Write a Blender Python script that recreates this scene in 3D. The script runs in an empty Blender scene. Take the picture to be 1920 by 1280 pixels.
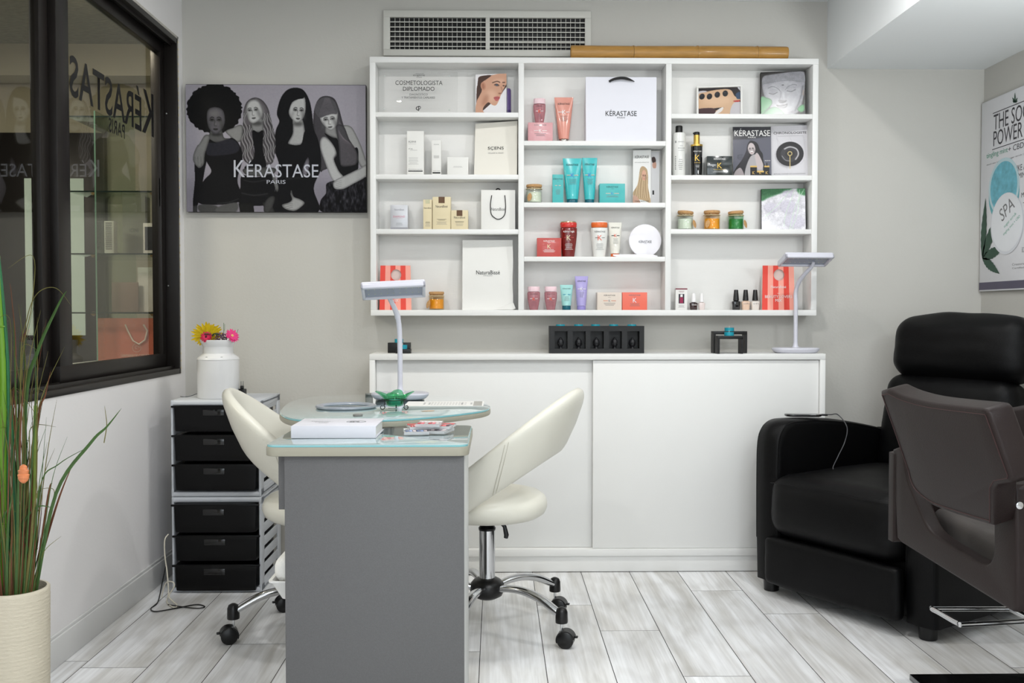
import bpy, bmesh, math, random
import numpy as np
from mathutils import Vector, Matrix, Euler, noise as mnoise

# ---------------------------------------------------------------- camera, world, lights
S = bpy.context.scene
C = S.collection
PI = math.pi
F = 1800.0                       # focal length in pixels of the 1920-wide frame
CAMZ = 1.054
YAW = math.atan(30 / F); TILT = math.atan(52 / F)
camd = bpy.data.cameras.new('camera'); cam = bpy.data.objects.new('camera', camd); C.objects.link(cam)
camd.sensor_width = 36; camd.lens = F / 1920 * 36; camd.clip_start = 0.05
cam.location = (0, 0, CAMZ); cam.rotation_euler = (PI / 2 - TILT, 0, -YAW)
S.camera = cam
w = bpy.data.worlds.new('world'); S.world = w; w.use_nodes = True
w.node_tree.nodes['Background'].inputs[0].default_value = (0.8, 0.9, 1, 1)
w.node_tree.nodes['Background'].inputs[1].default_value = 0.3
S.view_settings.view_transform = 'Standard'; S.view_settings.look = 'None'
S.view_settings.gamma = 1; S.view_settings.use_curve_mapping = False
S.view_settings.exposure = -0.46
FW = Vector((math.sin(YAW) * math.cos(TILT), math.cos(YAW) * math.cos(TILT), -math.sin(TILT)))
RT = Vector((math.cos(YAW), -math.sin(YAW), 0)); UP = RT.cross(FW)

def P(px, py, Y):                # the point of the photo's pixel ray at distance Y into the room
    d = FW + RT * ((px - 960) / F) + UP * ((640 - py) / F)
    return Vector((0, 0, CAMZ)) + d * (Y / d.y)
def PZ(px, py, z):               # the same at a given height
    d = FW + RT * ((px - 960) / F) + UP * ((640 - py) / F)
    return Vector((0, 0, CAMZ)) + d * ((z - CAMZ) / d.z)
def PX(px, py, x):
    d = FW + RT * ((px - 960) / F) + UP * ((640 - py) / F)
    return Vector((0, 0, CAMZ)) + d * (x / d.x)

def lamp(name, kind, loc, power, size=0.1, color=(1, 1, 1), rot=(0, 0, 0), **k):
    l = bpy.data.lights.new(name, kind); l.energy = power; l.color = color
    if kind == 'AREA':
        l.shape = k.get('shape', 'DISK'); l.size = size
        if l.shape == 'RECTANGLE': l.size_y = k['sy']
        if 'spread' in k: l.spread = math.radians(k['spread'])
    elif kind == 'SPOT':
        l.spot_size = math.radians(k.get('angle', 120)); l.spot_blend = k.get('blend', .6); l.shadow_soft_size = size
    else: l.shadow_soft_size = size
    o = bpy.data.objects.new(name, l); C.objects.link(o); o.location = loc; o.rotation_euler = rot
    return o
CEIL = 2.379
WB = 4.10; WL = -1.321; WR = 2.087; WF = -2.6      # back, left, right, front walls
DOWN = [(-0.72, 2.92, 8.5), (0.25, 2.95, 9), (1.12, 2.9, 11), (-0.5, 1.2, 11), (0.6, 1.2, 11), (1.55, 1.5, 9), (-0.4, -0.8, 14), (1.0, -0.8, 14)]
for i, (x, y, p) in enumerate(DOWN):
    lamp('downlight_lamp', 'AREA', (x, y, CEIL - .012), p, .075, (1, .985, .965))
lamp('front_fill_lamp', 'AREA', (.4, WF + .06, 1.35), 27, 2.6, (.90, .96, 1), rot=(PI / 2, 0, 0), shape='RECTANGLE', sy=1.7)  # added frontal fill from behind the camera, evens out walls and floor
lamp('ceiling_fill_lamp', 'AREA', (0.75, .5, CEIL - .03), 38, 1.1, (.93, .97, 1), shape='RECTANGLE', sy=.28)  # added ambient fill under the ceiling, no fixture
lamp('soffit_fill_lamp', 'AREA', (1.72, 2.25, 1.6), 11.5, .3, (.93, .98, 1), rot=(PI - .75, 0, 0))  # unseen lamp added to brighten the soffit and ceiling
lamp('passage_lamp', 'AREA', (-2.6, 2.9, 2.29), 95, .5, (1, .985, .93))
lamp('display_lamp', 'AREA', (-1.62, 3.8, 2.3), 9, .08, (1, .95, .86), rot=(.25, 0, 0))
bpy.data.objects['display_lamp'].visible_camera = True

# ---------------------------------------------------------------- materials
def lin(c):
    c = c / 255.0
    return c / 12.92 if c <= .04045 else ((c + .055) / 1.055) ** 2.4
def rgb(t): return (lin(t[0]), lin(t[1]), lin(t[2]), 1)
MATS = {}
def mat(name, col, rough=.5, metal=0, var=.04, vs=18, bump=0, bs=120, spec=.5, coat=0, trans=0, ior=1.45, alpha=1, emit=0, sss=0, sheen=0, stretch=None, croug=.05):
    if name in MATS: return MATS[name]
    m = bpy.data.materials.new(name); m.use_nodes = True
    nt = m.node_tree; n = nt.nodes; b = n['Principled BSDF']; L = nt.links
    b.inputs['Roughness'].default_value = rough; b.inputs['Metallic'].default_value = metal
    b.inputs['Specular IOR Level'].default_value = spec; b.inputs['Coat Weight'].default_value = coat
    b.inputs['Coat Roughness'].default_value = croug
    b.inputs['Transmission Weight'].default_value = trans; b.inputs['IOR'].default_value = ior
    b.inputs['Alpha'].default_value = alpha; b.inputs['Sheen Weight'].default_value = sheen
    c = rgb(col)
    tc = n.new('ShaderNodeTexCoord'); src = tc.outputs['Object']
    if stretch:
        mp = n.new('ShaderNodeMapping'); mp.inputs['Scale'].default_value = stretch
        L.new(src, mp.inputs[0]); src = mp.outputs[0]
    nz = n.new('ShaderNodeTexNoise'); nz.inputs['Scale'].default_value = vs; nz.inputs['Detail'].default_value = 3
    L.new(src, nz.inputs['Vector'])
    mx = n.new('ShaderNodeMix'); mx.data_type = 'RGBA'
    mx.inputs[6].default_value = tuple(max(0, v * (1 - var)) for v in c[:3]) + (1,)
    mx.inputs[7].default_value = tuple(min(1, v * (1 + var)) for v in c[:3]) + (1,)
    L.new(nz.outputs['Fac'], mx.inputs[0]); L.new(mx.outputs[2], b.inputs['Base Color'])
    if emit:
        b.inputs['Emission Color'].default_value = c; b.inputs['Emission Strength'].default_value = emit
    if bump:
        nb = n.new('ShaderNodeTexNoise'); nb.inputs['Scale'].default_value = bs; nb.inputs['Detail'].default_value = 4
        L.new(src, nb.inputs['Vector'])
        bp = n.new('ShaderNodeBump'); bp.inputs['Strength'].default_value = bump; bp.inputs['Distance'].default_value = .002
        L.new(nb.outputs['Fac'], bp.inputs['Height']); L.new(bp.outputs[0], b.inputs['Normal'])
    MATS[name] = m
    return m
def glass_mat(name, tint, refl=.9, rough=0.0):
    m = bpy.data.materials.new(name); m.use_nodes = True
    nt = m.node_tree; n = nt.nodes; L = nt.links; n.remove(n['Principled BSDF'])
    o = n['Material Output']; t = n.new('ShaderNodeBsdfTransparent'); g = n.new('ShaderNodeBsdfGlossy'); mx = n.new('ShaderNodeMixShader')
    t.inputs[0].default_value = rgb(tint); g.inputs[0].default_value = (refl, refl, refl, 1); g.inputs['Roughness'].default_value = rough
    ge = n.new('ShaderNodeNewGeometry'); dt = n.new('ShaderNodeVectorMath'); dt.operation = 'DOT_PRODUCT'
    L.new(ge.outputs['Incoming'], dt.inputs[0]); L.new(ge.outputs['Normal'], dt.inputs[1])
    def mt(op, a, b=None):
        q = n.new('ShaderNodeMath'); q.operation = op
        for i, v in enumerate((a, b)):
            if v is None: continue
            if isinstance(v, (int, float)): q.inputs[i].default_value = v
            else: L.new(v, q.inputs[i])
        return q.outputs[0]
    sch = mt('POWER', mt('SUBTRACT', 1.0, mt('ABSOLUTE', dt.outputs['Value'])), 5.0)
    ma = n.new('ShaderNodeMath'); ma.operation = 'MULTIPLY_ADD'; ma.inputs[1].default_value = .93; ma.inputs[2].default_value = .045
    L.new(sch, ma.inputs[0])
    L.new(ma.outputs[0], mx.inputs[0]); L.new(t.outputs[0], mx.inputs[1]); L.new(g.outputs[0], mx.inputs[2]); L.new(mx.outputs[0], o.inputs[0])
    MATS[name] = m
    return m
def attr_mat(name, rough=.4, spec=.4, coat=0):
    if name in MATS: return MATS[name]
    m = bpy.data.materials.new(name); m.use_nodes = True
    nt = m.node_tree; n = nt.nodes; b = n['Principled BSDF']
    a = n.new('ShaderNodeVertexColor'); a.layer_name = 'print'
    nt.links.new(a.outputs[0], b.inputs['Base Color'])
    b.inputs['Roughness'].default_value = rough; b.inputs['Specular IOR Level'].default_value = spec; b.inputs['Coat Weight'].default_value = coat
    MATS[name] = m
    return m

# ---------------------------------------------------------------- mesh helpers
class MB:
    def __init__(s): s.bm = bmesh.new()
    def _add(s, t, M=None, mi=0):
        if M is not None: t.transform(M)
        for f in t.faces: f.material_index = mi
        me = bpy.data.meshes.new('t'); t.to_mesh(me); t.free(); s.bm.from_mesh(me); bpy.data.meshes.remove(me)
        return s
    def box(s, x0, x1, y0, y1, z0, z1, bev=0, seg=2, M=None, mi=0):
        t = bmesh.new(); bmesh.ops.create_cube(t, size=1)
        for v in t.verts:
            v.co = Vector(((x0 + x1) / 2 + v.co.x * (x1 - x0), (y0 + y1) / 2 + v.co.y * (y1 - y0), (z0 + z1) / 2 + v.co.z * (z1 - z0)))
        if bev: bmesh.ops.bevel(t, geom=t.edges[:] , offset=bev, segments=seg, profile=.5, affect='EDGES', clamp_overlap=True)
        return s._add(t, M, mi)
    def rbox(s, c, h, r, n=10, fn=None, M=None, mi=0):   # rounded grid box, half sizes h, deformable by fn
        t = bmesh.new(); h = Vector(h)
        idx = {}
        def vert(p):
            k = tuple(round(a, 5) for a in p)
            if k not in idx:
                P0 = Vector((p[0] * h.x, p[1] * h.y, p[2] * h.z))
                q = Vector([max(-(h[i] - r), min(h[i] - r, P0[i])) for i in range(3)])
                d = P0 - q
                if d.length > 1e-9: P0 = q + d.normalized() * r
                if fn: P0 = Vector(fn(P0))
                idx[k] = t.verts.new(P0 + Vector(c))
            return idx[k]
        # denser towards the rounded edges
        def grid(m):
            return [math.sin((i / n * 2 - 1) * PI / 2 * .86) / math.sin(PI / 2 * .86) for i in range(n + 1)]
        g = grid(n)
        for ax in range(3):
            for sg in (-1, 1):
                for i in range(n):
                    for j in range(n):
                        ps = []
                        for a, b in ((g[i], g[j]), (g[i + 1], g[j]), (g[i + 1], g[j + 1]), (g[i], g[j + 1])):
                            p = [0, 0, 0]; p[ax] = sg; p[(ax + 1) % 3] = a; p[(ax + 2) % 3] = b; ps.append(vert(p))
                        if sg < 0: ps.reverse()
                        t.faces.new(ps)
        return s._add(t, M, mi)
    def lathe(s, prof, c=(0, 0, 0), seg=24, M=None, mi=0, sx=1, sy=1):
        t = bmesh.new(); rings = []
        for r, z in prof:
            if r <= 1e-6: rings.append([t.verts.new((c[0], c[1], c[2] + z))])
            else: rings.append([t.verts.new((c[0] + sx * r * math.cos(2 * PI * k / seg), c[1] + sy * r * math.sin(2 * PI * k / seg), c[2] + z)) for k in range(seg)])
        for a, b in zip(rings, rings[1:]):
            for k in range(seg):
                k2 = (k + 1) % seg
                if len(a) == 1 and len(b) == 1: continue
                if len(a) == 1: t.faces.new((a[0], b[k2], b[k]))
                elif len(b) == 1: t.faces.new((a[k], a[k2], b[0]))
                else: t.faces.new((a[k], a[k2], b[k2], b[k]))
        return s._add(t, M, mi)
    def cyl(s, c, r, h, seg=24, bev=0, M=None, mi=0, r2=None):
        r2 = r if r2 is None else r2
        if bev: pr = [(0, 0), (r - bev, 0), (r, bev), (r2, h - bev), (r2 - bev, h), (0, h)]
        else: pr = [(0, 0), (r, 0), (r2, h), (0, h)]
        return s.lathe(pr, c, seg, M, mi)
    def loft(s, rings, cap=True, closed=True, M=None, mi=0, loop=False):
        t = bmesh.new(); R = [[t.verts.new(Vector(p)) for p in r] for r in rings]
        n = len(R[0]); prs = list(zip(R, R[1:])) + ([(R[-1], R[0])] if loop else [])
        for a, b in prs:
            for k in range(n if closed else n - 1):
                k2 = (k + 1) % n
                t.faces.new((a[k], a[k2], b[k2], b[k]))
        if cap and closed and not loop:
            t.faces.new(list(reversed(R[0]))); t.faces.new(R[-1])
        bmesh.ops.recalc_face_normals(t, faces=t.faces[:])
        return s._add(t, M, mi)
    def tube(s, pts, r, seg=8, closed=False, M=None, mi=0, flat=1.0):
        pts = [Vector(p) for p in pts]; n = len(pts)
        rr = r if hasattr(r, '__len__') else [r] * n
        rings = []; nrm = None
        for i in range(n):
            a = pts[i - 1] if (i or closed) else pts[0]; b = pts[(i + 1) % n] if (i < n - 1 or closed) else pts[-1]
            t = (b - a)
            if t.length < 1e-9: t = Vector((0, 0, 1))
            t.normalize()
            if nrm is None: nrm = t.cross(Vector((0, 0, 1)) if abs(t.z) < .9 else Vector((1, 0, 0))).normalized()
            nrm = (nrm - t * nrm.dot(t)).normalized(); bi = t.cross(nrm)
            rings.append([pts[i] + nrm * math.cos(2 * PI * k / seg) * rr[i] + bi * math.sin(2 * PI * k / seg) * rr[i] * flat for k in range(seg)])
        return s.loft(rings, cap=not closed, loop=closed, M=M, mi=mi)
    def prism(s, poly, z0, z1, bev=0, M=None, mi=0, seg=2):      # polygon in xy, from z0 to z1
        t = bmesh.new(); vs = [t.verts.new((x, y, z0)) for x, y in poly]
        f = t.faces.new(vs); f.normal_update()
        if f.normal.z > 0: f.normal_flip()
        r = bmesh.ops.extrude_face_region(t, geom=[f])
        for v in [g for g in r['geom'] if isinstance(g, bmesh.types.BMVert)]: v.co.z = z1
        bmesh.ops.recalc_face_normals(t, faces=t.faces[:])
        if bev:
            es = [e for e in t.edges if abs(e.verts[0].co.z - e.verts[1].co.z) < 1e-7]
            bmesh.ops.bevel(t, geom=es, offset=bev, segments=seg, profile=.5, affect='EDGES', clamp_overlap=True)
        return s._add(t, M, mi)
    def sphere(s, c, r, sc=(1, 1, 1), seg=16, M=None, mi=0):
        t = bmesh.new(); bmesh.ops.create_uvsphere(t, u_segments=seg, v_segments=max(6, seg * 2 // 3), radius=r)
        for v in t.verts: v.co = Vector((v.co.x * sc[0] + c[0], v.co.y * sc[1] + c[1], v.co.z * sc[2] + c[2]))
        return s._add(t, M, mi)
    def quad(s, *ps, mi=0):
        vs = [s.bm.verts.new(Vector(p)) for p in ps]; f = s.bm.faces.new(vs); f.material_index = mi
        return s
    def build(s, name, m, parent=None, loc=None, ang=40, rot=None):
        me = bpy.data.meshes.new(name); s.bm.to_mesh(me); s.bm.free()
        for p in me.polygons: p.use_smooth = True
        me.set_sharp_from_angle(angle=math.radians(ang))
        for mm in (m if isinstance(m, (list, tuple)) else [m]): me.materials.append(mm)
        o = bpy.data.objects.new(name, me); C.objects.link(o)
        if parent: o.parent = parent
        if loc is not None: o.location = loc
        if rot is not None: o.rotation_euler = rot
        return o

def tag(o, label=None, cat=None, group=None, kind=None):
    if label: o['label'] = label
    if cat: o['category'] = cat
    if group: o['group'] = group
    if kind: o['kind'] = kind
    return o
def thing(name, label, cat, loc=(0, 0, 0), rz=0, group=None):
    o = bpy.data.objects.new(name, None); C.objects.link(o); o.empty_display_size = .05
    o.location = loc; o.rotation_euler = (0, 0, rz)
    return tag(o, label, cat, group)
def struct(o): o['kind'] = 'structure'; return o
def copy_tree(o, parent=None):
    c = o.copy(); C.objects.link(c); c.parent = parent
    for ch in list(o.children): copy_tree(ch, c)
    return c

def text(s, name, m, parent, x, z, wd=None, h=.01, y=0, align='CENTER', M=None, th=.0002, bold=0, gap=1):
    """lettering lying on a front face (normal -Y); x,z = centre of the line box; wd = fitted width"""
    cu = bpy.data.curves.new('t', 'FONT'); cu.body = s; cu.size = 1; cu.align_x = 'CENTER'; cu.resolution_u = 3
    cu.space_character = gap
    if bold: cu.offset = bold
    ob = bpy.data.objects.new('t', cu); C.objects.link(ob)
    dg = bpy.context.evaluated_depsgraph_get(); me = bpy.data.meshes.new_from_object(ob.evaluated_get(dg))
    bpy.data.objects.remove(ob); bpy.data.curves.remove(cu)
    xs = [v.co.x for v in me.vertices]; ys = [v.co.y for v in me.vertices]
    if not xs: return None
    x0, x1, y0, y1 = min(xs), max(xs), min(ys), max(ys)
    sy = h / max(1e-6, (y1 - y0)); sx = (wd / max(1e-6, x1 - x0)) if wd else sy
    for v in me.vertices:
        a = (v.co.x - (x0 + x1) / 2) * sx + x; b = (v.co.y - (y0 + y1) / 2) * sy + z
        v.co = Vector((a, y, b))
        if M is not None: v.co = M @ v.co
    me.materials.append(m); me.name = name
    o = bpy.data.objects.new(name, me); C.objects.link(o); o.parent = parent
    return o
def smooth_closed(pts, n=6):
    out = []; N = len(pts)
    for i in range(N):
        p0, p1, p2, p3 = [np.array(pts[(i + k - 1) % N], float) for k in range(4)]
        for j in range(n):
            t = j / n
            out.append(tuple(.5 * (2 * p1 + (p2 - p0) * t + (2 * p0 - 5 * p1 + 4 * p2 - p3) * t * t + (3 * p1 - p0 - 3 * p2 + p3) * t ** 3)))
    return out
def smooth_open(pts, n=6):
    out = []; N = len(pts); g = lambda i: np.array(pts[max(0, min(N - 1, i))], float)
    for i in range(N - 1):
        p0, p1, p2, p3 = g(i - 1), g(i), g(i + 1), g(i + 2)
        for j in range(n):
            t = j / n
            out.append(tuple(.5 * (2 * p1 + (p2 - p0) * t + (2 * p0 - 5 * p1 + 4 * p2 - p3) * t * t + (3 * p1 - p0 - 3 * p2 + p3) * t ** 3)))
    out.append(tuple(g(N - 1)))
    return out

# ---------------------------------------------------------------- the room
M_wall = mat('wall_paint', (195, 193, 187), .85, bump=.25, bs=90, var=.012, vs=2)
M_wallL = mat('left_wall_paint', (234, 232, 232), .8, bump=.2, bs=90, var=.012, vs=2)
M_ceil = mat('ceiling_paint', (234, 237, 238), .9, bump=.1, bs=60, var=.01, vs=2)
M_trimw = mat('white_trim', (222, 222, 221), .45, var=.01)
M_white = mat('white_lacquer', (232, 232, 230), .42, var=.015, vs=6, bump=.08, bs=200)
M_inner = mat('shelf_white', (234, 233, 230), .5, var=.015, vs=6, bump=.15, bs=40, stretch=(1, 1, 12))
M_bronze = mat('dark_bronze_aluminium', (30, 26, 24), .38, metal=.3, var=.05)
M_dark = mat('black_plastic', (9, 9, 10), .35, var=.05)
M_gap = mat('gap_underlayer', (70, 68, 66), .9)  # dark underlayer in the joints between the planks
M_chrome = mat('chrome', (205, 206, 208), .12, metal=1, var=.01)
M_steel = mat('brushed_steel', (160, 160, 160), .3, metal=1, var=.03)

# floor of separate laminate planks in one mesh
def plank_mat():
    m = bpy.data.materials.new('laminate_planks'); m.use_nodes = True
    nt = m.node_tree; n = nt.nodes; L = nt.links; b = n['Principled BSDF']
    a = n.new('ShaderNodeVertexColor'); a.layer_name = 'print'
    tc = n.new('ShaderNodeTexCoord')
    sc = n.new('ShaderNodeVectorMath'); sc.operation = 'SCALE'; sc.inputs['Scale'].default_value = 9
    L.new(a.outputs[0], sc.inputs[0])
    ad = n.new('ShaderNodeVectorMath'); ad.operation = 'ADD'; L.new(tc.outputs['Object'], ad.inputs[0]); L.new(sc.outputs[0], ad.inputs[1])
    def mp(s):
        k = n.new('ShaderNodeMapping'); k.inputs['Scale'].default_value = s; L.new(ad.outputs[0], k.inputs[0]); return k
    m1 = mp((7, .9, 1)); n1 = n.new('ShaderNodeTexNoise'); n1.inputs['Scale'].default_value = 1.3; n1.inputs['Detail'].default_value = 4; n1.inputs['Distortion'].default_value = 1.2
    L.new(m1.outputs[0], n1.inputs['Vector'])
    m2 = mp((60, 1.6, 1)); n2 = n.new('ShaderNodeTexNoise'); n2.inputs['Scale'].default_value = 1.6; n2.inputs['Detail'].default_value = 5; n2.inputs['Distortion'].default_value = .6
    L.new(m2.outputs[0], n2.inputs['Vector'])
    m3 = mp((5, .7, 1)); wv = n.new('ShaderNodeTexWave'); wv.wave_type = 'RINGS'; wv.inputs['Scale'].default_value = 1.6; wv.inputs['Distortion'].default_value = 5; wv.inputs['Detail'].default_value = 3; wv.inputs['Detail Scale'].default_value = 1.2
    L.new(m3.outputs[0], wv.inputs['Vector'])
    r1 = n.new('ShaderNodeValToRGB'); r1.color_ramp.elements[0].position = .32; r1.color_ramp.elements[1].position = .62
    r1.color_ramp.elements[0].color = rgb((206, 204, 200)); r1.color_ramp.elements[1].color = rgb((243, 244, 246))
    L.new(n1.outputs['Fac'], r1.inputs[0])
    r2 = n.new('ShaderNodeValToRGB'); r2.color_ramp.elements[0].position = .38; r2.color_ramp.elements[1].position = .6
    r2.color_ramp.elements[0].color = (.87, .865, .86, 1); r2.color_ramp.elements[1].color = (1, 1, 1, 1)
    L.new(n2.outputs['Fac'], r2.inputs[0])
    r3 = n.new('ShaderNodeValToRGB'); r3.color_ramp.elements[0].position = .0; r3.color_ramp.elements[1].position = .25
    r3.color_ramp.elements[0].color = (.93, .925, .92, 1); r3.color_ramp.elements[1].color = (1, 1, 1, 1)
    L.new(wv.outputs['Fac'], r3.inputs[0])
    x1 = n.new('ShaderNodeMix'); x1.data_type = 'RGBA'; x1.blend_type = 'MULTIPLY'; x1.inputs[0].default_value = 1
    L.new(r1.outputs[0], x1.inputs[6]); L.new(r2.outputs[0], x1.inputs[7])
    x2 = n.new('ShaderNodeMix'); x2.data_type = 'RGBA'; x2.blend_type = 'MULTIPLY'; x2.inputs[0].default_value = 1
    L.new(x1.outputs[2], x2.inputs[6]); L.new(r3.outputs[0], x2.inputs[7])
    # slight plank-to-plank tone
    sp = n.new('ShaderNodeSeparateColor'); L.new(a.outputs[0], sp.inputs[0])
    mr = n.new('ShaderNodeMapRange'); mr.inputs[3].default_value = .93; mr.inputs[4].default_value = 1.04; L.new(sp.outputs[0], mr.inputs[0])
    x3 = n.new('ShaderNodeVectorMath'); x3.operation = 'SCALE'; L.new(x2.outputs[2], x3.inputs[0]); L.new(mr.outputs[0], x3.inputs['Scale'])
    L.new(x3.outputs[0], b.inputs['Base Color'])
    b.inputs['Roughness'].default_value = .36; b.inputs['Specular IOR Level'].default_value = .45
    bp = n.new('ShaderNodeBump'); bp.inputs['Strength'].default_value = .12; bp.inputs['Distance'].default_value = .001
    L.new(n2.outputs['Fac'], bp.inputs['Height']); L.new(bp.outputs[0], b.inputs['Normal'])
    return m
def floor():
    rnd = random.Random(4)
    bm = bmesh.new(); cl = bm.loops.layers.float_color.new('print')
    seams = {-2: 2.97, 0: 3.443, 1: 3.16, 2: 2.754, 3: 3.615, 4: 3.33, -1: 3.9, -3: 3.35, -4: 2.7, -5: 3.05}
    r = -8
    while .148 + r * .198 < WR + .1:
        x0 = .148 + r * .198; x1 = x0 + .198
        a, b2 = max(x0, WL - .02), min(x1, WR + .02)
        if b2 > a:
            s0 = seams.get(r, rnd.uniform(2.6, 3.9)); y = s0 - 1.285 * 5
            while y < WB + .05:
                ya, yb = max(y, WF), min(y + 1.285, WB + .02)
                if yb > ya:
                    g = .0012
                    col = (rnd.random(), rnd.random(), rnd.random(), 1)
                    f = bm.faces.new([bm.verts.new(p) for p in ((a + g, ya + g, 0), (b2 - g, ya + g, 0), (b2 - g, yb - g, 0), (a + g, yb - g, 0))])
                    for l in f.loops: l[cl] = col
                y += 1.285
        r += 1
    f = bm.faces.new([bm.verts.new(p) for p in ((WL - .05, WF, -.0025), (WR + .05, WF, -.0025), (WR + .05, WB + .05, -.0025), (WL - .05, WB + .05, -.0025))]); f.material_index = 1
    me = bpy.data.meshes.new('floor'); bm.to_mesh(me); bm.free(); me.materials.append(plank_mat()); me.materials.append(M_gap)
    o = bpy.data.objects.new('floor', me); C.objects.link(o); return struct(o)
floor()
struct(MB().box(WL - .1, WR + .1, WB, WB + .1, -.05, 2.6).build('wall_back', M_wall))
struct(MB().box(WR, WR + .1, WF - .1, WB, -.05, 2.6).build('wall_right', M_wall))
struct(MB().box(WL - .1, WR + .1, WF - .1, WF, -.05, 2.6).build('wall_front', M_ceil))
WZ0, WZ1, WY0, WY1 = .805, 2.19, 1.75, 4.03       # window opening in the left wall
m = MB(); T = .1
m.box(WL - T, WL, WF, WB, -.05, WZ0); m.box(WL - T, WL, WF, WB, WZ1, 2.6)
m.box(WL - T, WL, WF, WY0, WZ0, WZ1); m.box(WL - T, WL, WY1, WB, WZ0, WZ1)
struct(m.build('wall_left', M_wallL))
struct(MB().box(WL - .1, WR + .1, WF - .1, WB + .1, CEIL, CEIL + .05).build('ceiling', M_ceil))
# dropped soffit over the right side
sx = P(1551, 100, WB).x; sz = P(1551, 129, WB).z
struct(MB().box(sx, WR, WF, WB, sz, CEIL).build('trim_1', M_ceil))
m = MB(); m.box(WL, WL + .014, WF, WB, 0, .088, bev=.003); m.box(WL + .0, WL + .008, WF, WB, .086, .098, bev=.003)
struct(m.build('baseboard_left', M_trimw))
struct(MB().box(1.36, WR, WB - .014, WB, 0, .095, bev=.003).build('baseboard_back', M_trimw))
struct(MB().box(WR - .014, WR, WF, WB - .014, 0, .095, bev=.003).build('baseboard_right', M_trimw))

# unseen glowing window added behind the camera to go with the frontal fill
_w2 = struct(thing('added_fill_window', None, None, (.4, WF, 1.35)))
_m = MB()
for a, b, c_, d in ((-1.36, 1.36, .86, .92), (-1.36, 1.36, -.92, -.86), (-1.36, -1.3, -.86, .86), (1.3, 1.36, -.86, .86), (-.03, .03, -.86, .86)): _m.box(a, b, 0, .05, c_, d, .003)
_m.build('window_frame', M_bronze, _w2)
MB().box(-1.3, 1.3, .005, .012, -.86, .86).build('window_pane', mat('fill_glow_pane', (226, 236, 244), .3, emit=1.2), _w2)  # glowing pane, part of the added fill
# ---------------------------------------------------------------- wall shelving unit and sideboard
SY = 3.98; SD0 = WB                              # shelf front plane, back at the wall
def px_x(px, Y, py=350): return P(px, py, Y).x
def px_z(py, Y, px=1000): return P(px, py, Y).z
UX0, UX1 = px_x(694, SY), px_x(1533, SY)
UZ0, UZ1 = px_z(591.5, SY), px_z(107.5, SY)
FT = .0235
DX = [UX0 + FT, px_x(972, SY), px_x(982.5, SY), px_x(1248, SY), px_x(1258.5, SY), UX1 - FT]
shelf = thing('wall_shelf_unit', 'large white open wall shelving unit with three columns of products above the sideboard', 'shelf unit', ((UX0 + UX1) / 2, SY, UZ0))
ox = (UX0 + UX1) / 2
def sh_box(name, x0, x1, y0, y1, z0, z1, m_=None, bev=.0012):
    return MB().box(x0 - ox, x1 - ox, y0, y1, z0 - UZ0, z1 - UZ0, bev=bev).build(name, m_ or M_white, shelf)
DEP = WB - SY
sh_box('back_panel', UX0 + .002, UX1 - .002, DEP - .008, DEP - .001, UZ0 + .002, UZ1 - .002, M_inner)
sh_box('top_board', UX0, UX1, 0, DEP - .008, UZ1 - FT, UZ1); sh_box('bottom_board', UX0, UX1, 0, DEP - .008, UZ0, UZ0 + FT)
sh_box('side_board', UX0, UX0 + FT, 0, DEP - .008, UZ0 + FT, UZ1 - FT); sh_box('side_board', UX1 - FT, UX1, 0, DEP - .008, UZ0 + FT, UZ1 - FT)
sh_box('divider', DX[1], DX[2], 0, DEP - .008, UZ0 + FT, UZ1 - FT); sh_box('divider', DX[3], DX[4], 0, DEP - .008, UZ0 + FT, UZ1 - FT)
ROWS = {'L': [210.8, 327.2, 429.6], 'M': [263.5, 379.3, 480.8], 'R': [211.8, 327.4, 428.8]}
COLX = {'L': (DX[0], DX[1]), 'M': (DX[2], DX[3]), 'R': (DX[4], DX[5])}
SHZ = {}
for k, rows in ROWS.items():
    SHZ[k] = []
    for y in rows:
        z = px_z(y, SY); SHZ[k].append(z)
        sh_box('shelf_board', COLX[k][0], COLX[k][1], .002, DEP - .008, z - .0195, z)
    SHZ[k].append(UZ0 + FT)

# sideboard with two sliding doors
BY = 3.87
bx0, bx1 = P(693.5, 900, BY).x, P(1546, 900, BY).x
bz = P(1000, 663.5, BY).z
sb = thing('sideboard', 'long low white cabinet with two sliding doors standing against the back wall', 'cabinet', ((bx0 + bx1) / 2, BY, 0))
ox2 = (bx0 + bx1) / 2
def sbb(name, x0, x1, y0, y1, z0, z1, bev=.0015, m_=None, par=None):
    return MB().box(x0 - ox2, x1 - ox2, y0 - BY, y1 - BY, z0, z1, bev=bev).build(name, m_ or M_white, par or sb)
sbb('top_board', bx0, bx1, BY, WB - .001, bz - .024, bz)
sbb('side_board', bx0, bx0 + .022, BY, WB - .001, 0, bz - .024)
sbb('side_board', bx1 - .022, bx1, BY, WB - .001, 0, bz - .024)
zl = P(1000, 1030, BY).z; zl2 = P(1000, 1043, BY).z
sbb('bottom_rail', bx0 + .022, bx1 - .022, BY + .002, WB - .02, zl2, zl)
sbb('plinth', bx0 + .022, bx1 - .022, BY + .012, BY + .03, .003, zl2)
sbb('back_panel', bx0 + .022, bx1 - .022, WB - .012, WB - .002, zl, bz - .024, m_=M_inner)
xs_ = P(1112, 900, BY).x
sbb('sliding_door', bx0 + .023, xs_ + .03, BY + .034, BY + .050, zl + .001, bz - .026)
sbb('sliding_door', xs_, bx1 - .024, BY + .010, BY + .026, zl + .001, bz - .026)

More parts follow.
